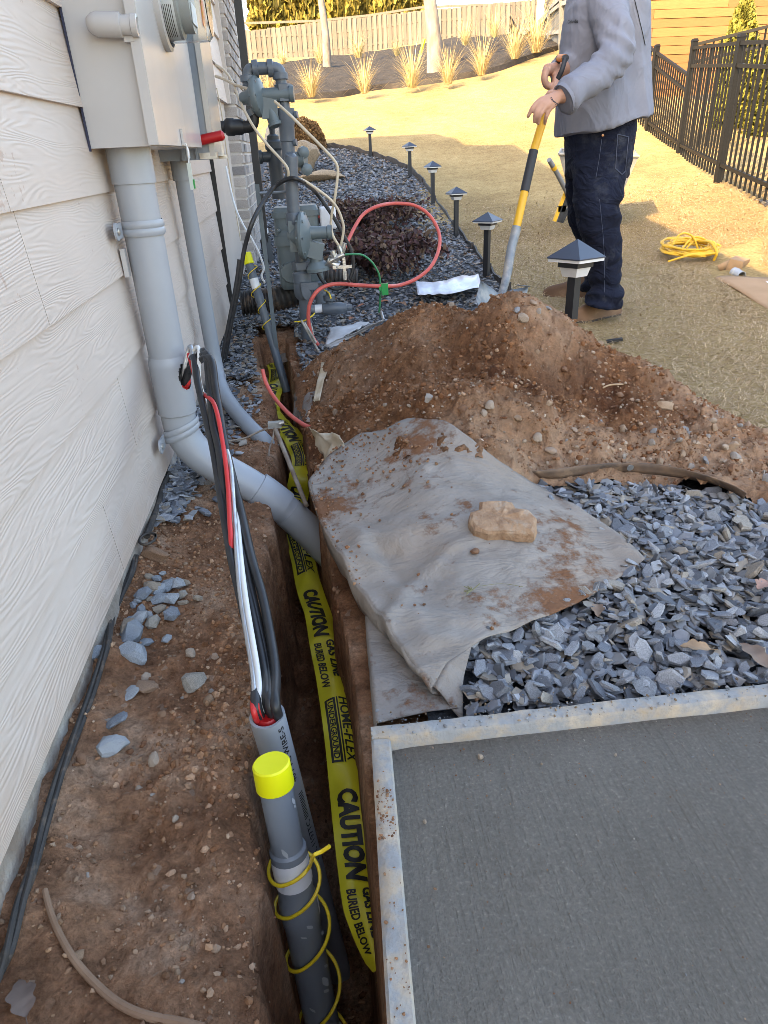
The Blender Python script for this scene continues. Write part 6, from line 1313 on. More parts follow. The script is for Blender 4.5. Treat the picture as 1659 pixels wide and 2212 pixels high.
#@@PART5
# ================================================================== TOOLS AND SCRAPS ON THE LAWN
def D3(x, y): return 1042+x*.3717, y*.3717
sh = thing('shovel', 'long yellow and black handled shovel with a muddy blade standing behind the dirt heap', 'shovel')
S = [PY(1196, 185, 3.47), PY(1153, 325, 3.40), PY(1133, 414, 3.35), PY(1113, 504, 3.30), PY(1104, 540, 3.275), PY(1096, 590, 3.22), PY(1088, 622, 3.17), PY(1078, 655, 3.10)]
MB().tube([S[0], S[1]], .0185, 16).build('handle', SHYEL, sh); MB().tube([S[1], S[2]], .0205, 16).build('grip_sleeve', SHBLK, sh); MB().tube([S[2], S[3]], .0185, 16).build('handle', SHYEL, sh)
MB().tube(smooth_path([S[3]-(S[3]-S[2]).normalized()*.03, S[3], S[4], S[5], S[6], S[7]], 5), [.0215]*8+[.021]*6+list(np.linspace(.021, .017, 12)), 16).build('socket', SHMET, sh)
mb = MB(); hd = (S[0]-S[1]).normalized(); sd = Vector((.05, 1, .1)).normalized()
t_ = S[0]; mb.tube(smooth_path([t_-hd*.03, t_+sd*.035+hd*.03, t_+sd*.055+hd*.07, t_+sd*.05+hd*.115], 5), .011, 8); mb.tube(smooth_path([t_-hd*.03, t_-sd*.035+hd*.03, t_-sd*.055+hd*.07, t_-sd*.05+hd*.115], 5), .011, 8); mb.tube([t_-sd*.058+hd*.115, t_+sd*.058+hd*.115], .014, 10); mb.build('d_grip', SHBLK, sh)
MB().tube([t_-sd*.04+hd*.115, t_+sd*.04+hd*.115], .0155, 10).build('grip_bar', flat('orange_grip', (.65, .22, .03)), sh)
mb = MB(); P = []; tl_, tr_, bl_, br_ = PY(1038, 606, 3.02), PY(1141, 620, 3.12), PY(1020, 672, 2.86), PY(1125, 712, 2.96)
nb = (tr_-tl_).cross(bl_-tl_).normalized()
if nb.y > 0: nb = -nb
for j in range(13):
    v_ = j/12; row = []
    for i in range(13):
        u = i/12; w_ = 1-.55*max(0, (v_-.6)/.4)**1.6; uu = .5+(u-.5)*w_; q = (tl_*(1-uu)+tr_*uu)*(1-v_)+(bl_*(1-uu)+br_*uu)*v_
        row.append(q-nb*(.035*(1-(2*u-1)**2))*(1-.2*v_)-nb*.0+Vector((0, 0, -.022*math.exp(-((u-.5)/.16)**2)*(1-v_)**4)))
    P.append(row)
bl = solid(mb.grid(P).build('blade', SHMET, sh, 60), .0025)
mb = MB()
for a_, b__ in ((tl_, tl_+(tr_-tl_)*.30), (tr_+(tl_-tr_)*.26, tr_)): mb.add([a_, b__, b__+nb*.0+Vector((0, -.028, .006)), a_+Vector((0, -.028, .006))], [(0, 1, 2, 3)])
solid(mb.build('foot_step', SHMET, sh), .003)

# wheelbarrow behind the person
wb = thing('wheelbarrow', 'pale grey wheelbarrow with black and yellow legs standing behind the person', 'wheelbarrow')
WY = 6.6; q = lambda x, y, Y=WY: PY(x, y, Y); gz = float(zt(2.6, WY))
T = [q(1207, 333, WY-.25), q(1380, 338, WY-.25), q(1372, 326, WY+.35), q(1212, 322, WY+.35)]; Bq = [q(1232, 425, WY-.12), q(1338, 430, WY-.12), q(1335, 428, WY+.22), q(1240, 424, WY+.22)]
mb = MB(); mb.grid([Bq, T], True); mb.f.append((0, 1, 2, 3)); mb.m.append(0); solid(mb.build('tray', TRAY, wb), .006)
mb = MB(); mb.tube(T+[T[0]], .011, 8); mb.build('tray_rim', TRAY, wb)
MB().tube([q(1186, 345, WY-.5), q(1200, 368, WY-.42), q(1245, 455, WY-.1), q(1300, 470, WY+.3)], .020, 10).build('handle', pm('handle_grey', (.22, .23, .25), None, 8), wb)
MB().tube([q(1250, 340, WY+.1), q(1265, 368, WY+.1), q(1300, 450, WY+.3)], .020, 10).build('handle', pm('handle_grey', (.22, .23, .25), None, 8), wb)
MB().tube([q(1194, 358, WY-.45), q(1198, 365, WY-.43)], .024, 10).build('grip_ring', SHYEL, wb)
for name, a_, b__, m_, w_ in [('leg', (1225, 405), (1197, 478), SHYEL, .03), ('leg', (1228, 418), (1208, 480), LAMPB, .035), ('leg', (1240, 425), (1213, 481), LAMPB, .025), ('leg_brace', (1205, 452), (1222, 450), LAMPB, .05)]: MB().bar(q(*a_, WY-.2), q(*b__, WY-.2), w_, .025, (0, 1, 0)).build(name, m_, wb)
c = Vector((T[1].x-.05, WY+.75, gz+.19)); MB().lathe([(.03, -.04), (.15, -.045), (.19, -.03), (.20, 0), (.19, .03), (.15, .045), (.03, .04)], c, (1, 0, 0), 28).build('wheel', BLACKRUB, wb)
# coil of extension cord
p0 = PG(1487, 556); ec = thing('extension_cord', 'coil of yellow extension cord tied up on the grass', 'cord', tuple(p0)); mb = MB(); pts = []
for i in range(150):
    a_ = i*.42; rr = .17+.03*math.sin(i*.37)+.012*rng.normal(); pts.append(Vector((rr*1.0*math.cos(a_)+.02*math.sin(i*.13), .30*rr/.17*.62*math.sin(a_), .025+.022*(1+math.sin(i*.21+a_*.5))+.00035*i)))
mb.tube(smooth_path(pts, 2), .0075, 7)
for k, (x0, h_) in enumerate([(-.03, .16), (.07, .13), (.10, .11)]): mb.tube(smooth_path([(x0-.10, .05, .06), (x0-.03, .06, h_), (x0+.06, .05, h_*.9), (x0+.11, .02, .05)], 6), .0075, 7)
mb.tube(smooth_path([(.02, -.2, .03), (-.10, -.22, .05), (-.26, -.2, .012)], 6), .0075, 7); mb.build('coil', CORD, ec)
mb = MB(); mb.tube(smooth_path([(.09, -.2, .0), (.09, -.22, .06), (.10, -.1, .11), (.10, .08, .10)], 6), .010, 7); mb.build('tie', CORD, ec)
MB().tube(smooth_path([(-.06, -.12, .035), (0, -.15, .04), (.06, -.13, .035)], 4), [.012]+[.022]*7+[.012], 10).build('plug', BLACKRUB, ec)
# small cardboard box, coupling and flat sheet
bx = thing('cardboard_box', 'small open cardboard box standing on its side on the lawn', 'box')
Yb = PG(1575, 582).y; q = lambda x, y, dY=0: PY(x, y, Yb+dY)
def D9(x, y): return (2550+x*.2857)/1.823, (850+y*.2857)/1.823
f0, f1, f2, f3 = q(*D9(1135, 595)), q(*D9(1315, 635)), q(*D9(1280, 790), -.01), q(*D9(1060, 770)); bk = Vector((.03, .17, .0))
r2_, r3_ = q(*D9(1412, 595), .14), q(*D9(1360, 770), .14); t2 = q(*D9(1220, 550), .16)
mb = MB(); mb.add([f0, f1, f2, f3, t2, r2_, r3_, f3+Vector((.03, .16, .01))], [(0, 1, 2, 3), (0, 4, 5, 1), (1, 5, 6, 2), (0, 3, 7, 4), (4, 7, 6, 5)]); solid(mb.build('box', CARD, bx), .003)
mb = MB(); a_ = q(*D9(960, 685), -.02); b__ = q(*D9(985, 750), -.02); mb.add([f0, f3, b__, a_], [(0, 1, 2, 3)]); solid(mb.build('flap', CARD, bx), .003)
pc = thing('pipe_coupling', 'short light grey pipe coupling lying in front of the cardboard box', 'pipe fitting'); a_ = PY(*D9(1190, 775), Yb-.12); b__ = PY(*D9(1300, 830), Yb-.22); dd = (b__-a_).normalized(); L_ = (b__-a_).length
MB().lathe([(.024, -.0), (.032, .0), (.034, .03), (.030, .035), (.030, L_), (.026, L_), (.026, .02)], a_, dd, 22).build('sleeve', PVC, pc)
MB().tube(smooth_path([a_+Vector((-.02, -.03, .0)), a_+Vector((-.01, -.04, -.03)), a_+Vector((.0, -.03, .03))], 5), .002, 6).build('string', PAPER, pc)
c4 = [PZ(*D9(872, 835), .045), PZ(1765, 603, .04), PZ(1850, 700, .03), PZ(*D9(1800, 1330), .03)]
mb = MB(); P = [[(c4[0]*(1-u)+c4[1]*u)*(1-v_)+(c4[3]*(1-u)+c4[2]*u)*v_+Vector((0, 0, .010*math.sin(v_*5+u*2)+.006*math.sin(u*9))) for v_ in np.linspace(0, 1, 14)] for u in np.linspace(0, 1, 14)]
cs2 = thing('cardboard_sheet', 'flattened sheet of cardboard lying on the grass at the right edge', 'cardboard'); m_ = solid(mb.grid(P).build('sheet', CARD, cs2, 60), .012)
mb = MB(); mb.add([P[int(6+3*k/3)][2+1*j]+Vector((0, 0, .003)) for k in (0, 3) for j in (0, 1)], [(0, 1, 3, 2)]); mb.build('label', PAPER, cs2)

# ================================================================== PERSON
per = thing('person', 'person in a grey long-sleeved shirt, dark jeans and brown boots holding a shovel', 'person')
def evalmesh(mb, vox, smooth, name, mat):
    me = mb.mesh('tmp'); ob = bpy.data.objects.new('tmp', me); COL.objects.link(ob)
    m_ = ob.modifiers.new('r', 'REMESH'); m_.mode = 'VOXEL'; m_.voxel_size = vox
    if smooth: s_ = ob.modifiers.new('s', 'SMOOTH'); s_.factor = .5; s_.iterations = smooth
    dg = bpy.context.evaluated_depsgraph_get(); dg.update(); out = bpy.data.meshes.new_from_object(ob.evaluated_get(dg)); bpy.data.objects.remove(ob); bpy.data.meshes.remove(me)
    out.name = name; out.materials.clear(); out.materials.append(mat); out.polygons.foreach_set('use_smooth', [True]*len(out.polygons)); out.update(); return out
def displace(me, fn):
    n = len(me.vertices); V = np.zeros(n*3, np.float32); N_ = np.zeros(n*3, np.float32); me.vertices.foreach_get('co', V); me.vertices.foreach_get('normal', N_); V = V.reshape(-1, 3); N_ = N_.reshape(-1, 3)
    V = V+N_*fn(V, N_)[:, None]; me.vertices.foreach_set('co', V.astype(np.float32).ravel()); me.update()
def rings(mb, spec, n=28, sq=2.4):
    """spec rows: (py_left, py_right, px_left, px_right, Y, half depth): closed loft seen in the picture"""
    P = []
    for yl, yr, xl, xr, Y, hd_ in spec:
        a_ = PY(xl, yl, Y); b__ = PY(xr, yr, Y); c = (a_+b__)/2; h_ = (b__-a_)/2; row = []
        for k in range(n):
            t = 2*math.pi*k/n; cx_, sy_ = math.cos(t), math.sin(t); cx_ = math.copysign(abs(cx_)**(2/sq), cx_); sy_ = math.copysign(abs(sy_)**(2/sq), sy_); row.append(c+h_*cx_+Vector((0, hd_*sy_, 0)))
        P.append(row)
    o = len(mb.v); mb.grid(P, True); k = len(P)*n; mb.f += [tuple(range(o, o+n))[::-1], tuple(range(o+k-n, o+k))]; mb.m += [mb.cur]*2
# --- body (one skin)
mb = MB()
rings(mb, [(-260, -260, 1275, 1318, 3.72, .05), (-235, -235, 1252, 1336, 3.72, .085), (-190, -190, 1243, 1345, 3.72, .098), (-140, -140, 1246, 1340, 3.72, .092), (-105, -105, 1256, 1322, 3.72, .075), (-85, -85, 1275, 1325, 3.74, .062), (-50, -50, 1275, 1328, 3.75, .065), (-20, -20, 1262, 1345, 3.75, .12), (60, 60, 1235, 1370, 3.74, .15), (180, 180, 1228, 1375, 3.74, .15), (300, 300, 1236, 1350, 3.76, .14), (420, 420, 1250, 1330, 3.76, .12)])
mb.ball(PY(1240, -150, 3.72), .022, (1.4, .8, 1)); mb.ball(PY(1250, -112, 3.72), .04, (1, .9, .7))           # nose, jaw
mb.tube([PY(1246, -128, 3.70), PY(1244, -128, 3.74)], .012, 8)                                              # lips
mb.ball(PY(1302, -150, 3.62), .03, (.7, .35, 1.1)); mb.ball(PY(1302, -150, 3.82), .03, (.7, .35, 1.1))      # ears
armL = smooth_path([PY(1312, 15, 3.56), PY(1322, 70, 3.47), PY(1322, 122, 3.41), PY(1280, 166, 3.35), PY(1235, 200, 3.30), PY(1205, 208, 3.285)], 5); mb.tube(armL, list(np.linspace(.06, .045, 15))+list(np.linspace(.045, .027, 11)), 16)
armR = smooth_path([PY(1300, 10, 3.95), PY(1270, 90, 3.98), PY(1262, 150, 3.92), PY(1235, 155, 3.75), PY(1210, 150, 3.62), PY(1196, 150, 3.56)], 5); mb.tube(armR, list(np.linspace(.06, .045, 15))+list(np.linspace(.045, .028, 11)), 16)
kn = [(1166, 217, 3.275), (1171, 224, 3.262), (1179, 230, 3.255), (1188, 233, 3.26)]; mid = [(1151, 232, 3.275), (1158, 243, 3.262), (1166, 250, 3.255), (1180, 252, 3.262)]; tip = [(1141, 251, 3.285), (1154, 262, 3.275), (1163, 266, 3.275), (1177, 266, 3.285)]
wr = PY(1208, 207, 3.285)
for i in range(4):
    k_, m_, t_ = PY(*kn[i]), PY(*mid[i]), PY(*tip[i]); mb.tube(smooth_path([wr, wr.lerp(k_, .5)+Vector((0, -.006, 0)), k_], 4), list(np.linspace(.022, .0135, 9)), 10); mb.tube(smooth_path([k_, m_, t_], 5), list(np.linspace(.0120, .0078, 11)), 10); mb.ball(t_, .0082, n=6)
mb.tube(smooth_path([wr, PY(1188, 205, 3.33), PY(1175, 222, 3.37), PY(1168, 236, 3.40)], 4), [.02]*5+[.016]*4+[.0125]*4, 10)   # thumb behind the shaft
wr2 = PY(1200, 150, 3.57)
for i in range(4):
    Yk = 3.44+.024*i; k_ = PY(1181-i*1.0, 148+i*2.0, Yk); m_ = PY(1176, 168+i*2, Yk-.005); e_ = PY(1182, 184+i, Yk); f_ = PY(1194, 184, Yk)
    mb.tube(smooth_path([wr2, wr2.lerp(k_, .5), k_], 4), list(np.linspace(.030, .019, 9)), 10); mb.tube(smooth_path([k_, m_, e_, f_], 4), list(np.linspace(.0165, .0115, 13)), 10); mb.ball(f_, .0095, n=6)
mb.tube(smooth_path([wr2, PY(1202, 172, 3.46), PY(1196, 196, 3.42), PY(1188, 202, 3.44)], 4), [.02]*5+[.016]*4+[.012]*4, 10)
body = link('body', evalmesh(mb, .0045, 3, 'body', SKIN), per)
# tattoo script on the left wrist, hair, eyes
from mathutils.bvhtree import BVHTree
def bvh(me): return BVHTree.FromPolygons([v_.co[:] for v_ in me.vertices], [p.vertices[:] for p in me.polygons])
def hit(tree, px, py, off=.001):
    d_ = Vector(ray(px, py)); r_ = tree.ray_cast(Vector(O3), d_); return (r_[0]+r_[1]*off*(1 if r_[1].dot(d_) < 0 else -1)) if r_[0] is not None else None
tb = bvh(body.data); mb = MB(); tp_ = []
for i in range(60):
    t = i/59; u = hit(tb, 1190+t*17+2.2*math.sin(t*44), 212+t*19+3.6*math.cos(t*38)*(.6+.4*math.sin(t*9)), .0006)
    if u is not None: tp_.append(u)
if len(tp_) > 4: mb.tube(tp_, .0011, 5).build('tattoo', flat('tattoo_ink', (.06, .055, .07), .7), body)
mb = MB(); rings(mb, [(-266, -266, 1275, 1318, 3.72, .05), (-240, -240, 1250, 1339, 3.72, .092), (-200, -200, 1246, 1350, 3.72, .106), (-170, -165, 1285, 1350, 3.72, .105), (-130, -128, 1306, 1346, 3.72, .10), (-100, -100, 1312, 1330, 3.72, .07)]); link('hair', evalmesh(mb, .009, 3, 'hair', HAIR), body)
for Ye in (3.685, 3.755): MB().ball(PY(1250, -162, Ye), .011, n=8).build('eye', PAPER, body)
# --- shirt
mb = MB()
rings(mb, [(-62, -62, 1272, 1335, 3.75, .085), (-40, -40, 1258, 1356, 3.75, .15), (-15, -15, 1236, 1377, 3.75, .215), (20, 20, 1223, 1386, 3.74, .235), (70, 70, 1216, 1389, 3.74, .225), (120, 120, 1212, 1391, 3.74, .215), (180, 175, 1208, 1394, 3.74, .215), (240, 215, 1205, 1397, 3.74, .22), (272, 232, 1204, 1398, 3.74, .222), (298, 248, 1204, 1398, 3.74, .224)], 40, 2.3)
slv = smooth_path([PY(1308, -20, 3.62), PY(1312, 10, 3.56), PY(1324, 65, 3.46), PY(1328, 118, 3.40), PY(1288, 163, 3.34), PY(1250, 190, 3.305), PY(1219, 214, 3.285)], 6); mb.tube(slv, list(np.linspace(.098, .080, 12))+list(np.linspace(.078, .074, 8))+list(np.linspace(.072, .058, 17)), 24)
slr = smooth_path([PY(1300, -10, 3.92), PY(1272, 80, 3.98), PY(1268, 140, 3.92), PY(1240, 152, 3.76), PY(1216, 150, 3.64)], 6); mb.tube(slr, list(np.linspace(.10, .06, 25)), 20)
sm = evalmesh(mb, .0085, 4, 'shirt', SHIRT)
el_ = PY(1322, 118, 3.38); hem = PY(1300, 270, 3.74).z
def folds(V, N_):
    x, y, z = V.T; d = np.zeros(len(V)); de = np.sqrt(((V-np.array(el_))**2).sum(1))
    d += .006*np.exp(-(de/.13)**2)*np.sin((x*.8+z*1.4)*70+3*np.sin(y*14))            # bunching at the elbow
    d += .006*np.sin(x*26+z*7+2.2*np.sin(z*4.5+x*3))*sst(hem+.75, hem+.1, z)*(de > .1)       # long vertical drapes
    rn = lambda a, b, s_: 1-np.abs(vnoise(a, b, s_))
    tor = sst(.10, .22, de)
    d += tor*(.021*(rn(x*7+z*2.5+y*3, z*2.0+x, 7)-.62)+.004*(rn(x*15+z*6, z*6-x*3+y*4, 13)-.6))
    d += (1-tor)*.012*(rn((x*.55+z)*17, (x-z)*5+y*6, 17)-.6)
    fa = sst(1.42, 1.18, x)*sst(hem+.22, hem+.3, z)*sst(hem+.62, hem+.5, z); d += fa*.007*(rn((x*.5+z)*22, x*7+y*9, 23)-.6)
    for k in range(5):                                                                       # radiating pulls from the armpit
        a_ = -.5+.33*k; q = (x-el_[0]-.02)*math.cos(a_)-(z-el_[2]-.1)*math.sin(a_); d += .005*np.exp(-(q/.012)**2)*np.exp(-de/.3)
    return d
displace(sm, folds); sh_o = link('shirt', sm, per); ts = bvh(sm)
vs, fs, mx = text_mesh('Columbia', .012, .15); pts = [hit(ts, 1227+(a_/mx[0])*22, 51-(b__/mx[1])*8-1.5*(a_/mx[0]), .0015) for a_, b__ in vs]
if all(p_ is not None for p_ in pts): MB().add(pts, fs).build('lettering', INK, sh_o)['kind'] = 'stuff'
ck = slv[-1]; cd = (slv[-1]-slv[-4]).normalized(); MB().lathe([(.056, -.030), (.0625, -.028), (.064, .0), (.063, .010), (.058, .010), (.045, -.015)], ck-cd*.004, cd, 24).build('cuff', SHIRT, sh_o)
st_ = []
for i in range(26):
    u = hit(ts, 1370+i*1.0-(i/25)**2*2, -2+i*4.0, .002)
    if u is not None: st_.append(u)
if len(st_) > 5: MB().tube(st_, .0016, 5).build('seam_stitch', INK, sh_o)
# --- jeans
mb = MB()
rings(mb, [(235, 225, 1228, 1366, 3.75, .185), (290, 280, 1224, 1364, 3.75, .19), (340, 340, 1224, 1358, 3.75, .185), (385, 385, 1226, 1350, 3.76, .16)], 32, 2.2)
rings(mb, [(350, 350, 1236, 1354, 3.67, .10), (400, 400, 1237, 1347, 3.66, .10), (440, 440, 1241, 1339, 3.65, .098), (470, 470, 1244, 1336, 3.65, .095), (500, 500, 1252, 1338, 3.655, .095), (530, 530, 1264, 1339, 3.66, .092), (575, 575, 1276, 1340, 3.66, .09), (615, 615, 1279, 1338, 3.665, .088), (635, 635, 1276, 1340, 3.665, .09), (648, 650, 1268, 1341, 3.66, .094), (656, 664, 1262, 1336, 3.66, .092)], 28, 2.1)
rings(mb, [(350, 350, 1224, 1310, 3.85, .10), (400, 400, 1224, 1306, 3.87, .10), (440, 440, 1226, 1304, 3.90, .098), (480, 480, 1231, 1304, 3.94, .095), (520, 520, 1246, 1308, 3.98, .092), (560, 560, 1258, 1312, 4.02, .09), (600, 600, 1264, 1312, 4.06, .088), (618, 620, 1262, 1312, 4.08, .09), (628, 634, 1258, 1310, 4.08, .092)], 28, 2.1)
jm = evalmesh(mb, .0085, 3, 'jeans', DENIM)
kz = PY(1300, 465, 3.65).z; az_ = PY(1300, 640, 3.65).z
def jf(V, N_):
    x, y, z = V.T; back = sst(1.45, 1.62, x)
    d = .010*np.exp(-((z-kz)/.11)**2)*np.sin(z*62+x*14+2*np.sin(y*11))*(.35+.65*back)
    d += .010*np.exp(-((z-az_)/.10)**2)*np.sin(z*70-x*20+3*np.sin(x*16+y*9)); rn = lambda a, b, s_: 1-np.abs(vnoise(a, b, s_)); d += .009*(rn(z*13+x*8, x*5+y*7+z*3, 31)-.6)+.006*(rn(z*26-x*14, x*12+y*9, 37)-.6)+.006*vnoise(x*7+y*4, z*7, 8); return d
displace(jm, jf); jo = link('jeans', jm, per); tj = bvh(jm)
def onj(pxs, off=.003): r_ = [hit(tj, x, y, off) for x, y in pxs]; return r_ if all(q_ is not None for q_ in r_) else None
pk = [(1334, 290), (1357, 296), (1350, 370), (1343, 377), (1329, 364)]
seams = pk+[pk[0]]; lp = []
for a_, b__ in zip(seams[:-1], seams[1:]): lp += [(a_[0]+(b__[0]-a_[0])*t, a_[1]+(b__[1]-a_[1])*t) for t in np.linspace(0, 1, 9)[:-1]]
lp = [q_ for q_ in (hit(tj, x, y, .002) for x, y in lp) if q_ is not None]
if len(lp) > 8: MB().tube(lp+[lp[0]], .0022, 5).build('back_pocket', pm('seam_blue', (.05, .065, .11), None, 20), jo)
r_ = hit(tj, 1302, 292, .001)
if r_ is not None: MB().lathe([(.006, 0), (.006, .002), (.001, .004)], r_, (0, -1, 0), 10).build('rivet', COPPER, jo)
for path in ([(1300, 300), (1294, 345), (1287, 385)], [(1295, 430), (1302, 500), (1306, 560), (1306, 640)]):
    q_ = [hit(tj, np.interp(t, range(len(path)), [p_[0] for p_ in path]), np.interp(t, range(len(path)), [p_[1] for p_ in path]), .0006) for t in np.linspace(0, len(path)-1, 24)]; q_ = [p_ for p_ in q_ if p_ is not None]
    if len(q_) > 4: MB().tube(q_, .0014, 5).build('side_seam', pm('seam_blue', (.05, .065, .11), None, 20), jo)
# --- boots
def boot(heel, toe):
    heel = Vector(heel); toe = Vector(toe); f = (toe-heel); L_ = f.length; f.normalize(); s_ = Vector((-f.y, f.x, 0)); up = Vector((0, 0, 1)); mb = MB(); P = []
    prof = [(-.0, .040, .10), (.03, .045, .135), (.10, .047, .15), (.22, .046, .15), (.36, .045, .135), (.50, .047, .108), (.65, .052, .090), (.80, .053, .078), (.91, .046, .066), (.98, .028, .048), (1.0, .010, .030)]
    for t, w_, h_ in prof: P.append([heel+f*(t*L_)+s_*(w_*math.cos(a_)*(1 if math.sin(a_) < .3 else .86))+up*(.026+max(-.004, h_*math.sin(a_)**1.0 if math.sin(a_) > 0 else -.004)) for a_ in np.linspace(-.25, math.pi+.25, 17)])
    mb.grid(P); n_ = 17; mb.f += [tuple(range(n_)), tuple(range(len(P)*n_-1, len(P)*n_-n_-1, -1))]; mb.m += [0, 0]
    b_o = mb.build('boot', BOOT, per, 50); mb = MB(); pl = []
    for t, w_, _ in prof: pl.append((t*L_, w_+.005))
    out = [(x, w_) for x, w_ in pl]+[(x, -w_) for x, w_ in pl[::-1]]; out[0] = (-.008, .03); out[-1] = (-.008, -.03)
    M = Matrix((( f.x, s_.x, 0, heel.x), (f.y, s_.y, 0, heel.y), (0, 0, 1, heel.z), (0, 0, 0, 1)))
    mb.prism(out, .010, .030, M); mb.prism([(x, y) for x, y in out if x < L_*.32], -.001, .011, M); mb.prism([(x, y) for x, y in out if x > L_*.40], -.001, .011, M); mb.build('sole', SOLE, b_o)
def foot(h_, t_):
    h_, t_ = PZ(*h_, 0), PZ(*t_, 0); boot(h_, h_+(t_-h_).normalized()*.325)
foot((1331, 686), (1232, 706)); foot((1285, 655), (1193, 652))
#@@PART6
# ================================================================== FAR GARDEN
# mulch bank with grasses
mf = [(575, 232), (620, 216), (740, 207), (830, 191), (940, 179), (1020, 166), (1080, 151), (1130, 131), (1180, 113), (1215, 103), (1250, 97)]
mbk = [(560, 160), (640, 140), (720, 128), (830, 118), (940, 98), (1010, 90), (1080, 84), (1140, 80), (1180, 80), (1215, 80), (1250, 78)]
A_ = [march(x, y, zt, 5, 60, 1500) for x, y in mf]; B_ = [march(x, y, zt, 5, 60, 1500) for x, y in mbk]
mb = MB(); P = []
for i in np.linspace(0, 10, 60):
    a_ = Vector([np.interp(i, range(11), [p[k] for p in A_]) for k in range(3)]); b__ = Vector([np.interp(i, range(11), [p[k] for p in B_]) for k in range(3)])
    row = []
    for t in np.linspace(0, 1, 24): q = a_.lerp(b__, t); row.append((q.x, q.y, float(zlawn(q.x, q.y))+.03+.10*math.sin(min(1, t*5)*1.57)+.04*fbm(np.array([q.x]), np.array([q.y]), 1.5, 3, 4)[0]))
    P.append(row)
bank = mb.grid(P).build('mulch_bank', MULCH); tag(bank, kind='structure')
mb = MB(); e_ = [Vector((p.x, p.y-.08, float(zlawn(p.x, p.y))+.0)) for p in smooth_path(A_, 5)]; mb.grid([[q+Vector((0, -.03, -.05)), q+Vector((0, -.03, .09)), q+Vector((0, .03, .09)), q+Vector((0, .03, -.05))] for q in e_]); tag(mb.build('lawn_edging', EDGE), 'pale far edging strip along the front of the mulch bank', 'edging')
def zbank(x, y): return zlawn(x, y)+.11
def clump_mesh(seed, n=210, spread=.62):
    r = np.random.default_rng(seed); a = r.uniform(0, 2*np.pi, n); tilt = np.abs(r.normal(0, .46, n))+.04; L = r.uniform(.45, 1.05, n); bend = r.uniform(.1, .55, n); w = r.uniform(.005, .009, n)
    out = np.stack([np.cos(a), np.sin(a), 0*a], -1); sd_ = np.stack([-np.sin(a), np.cos(a), 0*a], -1); V = []; b0 = out*r.uniform(0, .10, n)[:, None]
    for t in (0, .35, .7, 1):
        th = tilt+bend*t*1.3; q = b0+out*(L*t*np.sin(th))[:, None]+np.array([0, 0, 1])*(L*t*np.cos(th))[:, None]; ww = (w*(1-.8*t))[:, None]; V += [q-sd_*ww, q+sd_*ww]
    V = np.stack(V, 1).reshape(-1, 3); i = np.arange(n)*8; Fx = np.concatenate([np.stack([i+2*k, i+2*k+1, i+2*k+3, i+2*k+2], -1) for k in range(3)])
    c = np.array([(.54, .44, .22), (.46, .36, .17), (.60, .50, .30), (.40, .31, .14)])[r.integers(0, 4, n)]*r.uniform(.8, 1.15, n)[:, None]
    return npmesh('blades', V, Fx, BLADE, np.repeat(c, 8, 0))
cms = [clump_mesh(s, k) for s, k in ((1, 200), (2, 260), (3, 150), (4, 230), (5, 180))]
gl = [(583, 207, 52, 'straw grass clump seen through the loop of the gas pipe'), (673, 210, 62, 'straw grass clump nearest left, below the thin tree'), (787, 202, 68, 'straw grass clump standing alone between the two trees on the mulch'), (890, 190, 72, 'straw grass clump just left of the thick pale trunk'), (968, 182, 66, 'straw grass clump just right of the thick pale trunk'), (1040, 163, 68, 'straw grass clump right of the trunk shadow at the lawn edge'), (1112, 128, 66, 'straw grass clump at the rising edge left of the tallest one'), (1158, 114, 88, 'tallest straw grass clump, nearest to the grey board fence'),
      (612, 140, 30, 'small straw clump at the far left of the mulch beside the black downspout'), (692, 138, 42, 'straw clump behind the thin tree trunk'), (775, 128, 44, 'spreading straw clump on top of the mulch between the trees'), (858, 122, 30, 'low straw clump behind the yellow stake'), (1005, 100, 46, 'faded straw clump close to the fence right of the thick trunk'), (1068, 84, 46, 'faded straw clump beside the white post')]
for i, (x, y, hpx, lab) in enumerate(gl):
    p = march(x, y, zbank, 5, 60, 1500); o = thing('grass_clump', lab, 'ornamental grass', tuple(p), 'dry ornamental grasses on the mulch bank'); b_ = link('blades', cms[i % 5], o); dep = float((np.array(p)-O3) @ RM[:, 2]); s_ = hpx*dep/F/.70; b_.scale = (s_*.8, s_*.8, s_); b_.rotation_euler = (0, 0, i*1.3)
# trees on the bank
def tree(name, base, top, r0, label, limbs, mat=BARK):
    o = thing(name, label, 'tree'); pts = smooth_path([base-Vector((0, 0, .3)), base, base.lerp(top, .4)+Vector((.05, 0, 0)), top], 6); rr = np.interp(np.linspace(0, 1, len(pts)), [0, .25, .4, 1], [r0*1.25, r0*1.1, r0, r0*.6]); MB().tube(pts, list(rr), 16).build('trunk', mat, o)
    mb = MB(); r = random.Random(int(base.x*100))
    def grow(p, d, L, rad, lev):
        q = p+d*L; mb.tube([p, p.lerp(q, .5)+Vector((r.gauss(0, .04*L), r.gauss(0, .04*L), .03*L)), q], [rad, rad*.8, rad*.55], 6)
        if lev:
            for _ in range(3): grow(q if r.random() < .6 else p.lerp(q, .6), (d+Vector((r.gauss(0, .5), r.gauss(0, .5), r.gauss(.15, .3)))).normalized(), L*r.uniform(.55, .8), rad*.55, lev-1)
    for t, dx, dy, L in limbs: grow(base.lerp(top, t), Vector((dx, dy, 1)).normalized(), L, r0*.45, 3)
    mb.build('branches', mat, o); return o
b_ = march(707, 146, zbank, 5, 60, 1500); tree('young_tree', b_, PY(684, -60, b_.y), .115, 'thin pale tree trunk on the mulch bank in front of the picket fence', [(.85, -.6, 0, 1.6), (.72, -.7, .1, 1.2), (1, .4, .3, 1.8), (1, -.3, -.3, 1.8), (1, .1, .1, 2)])
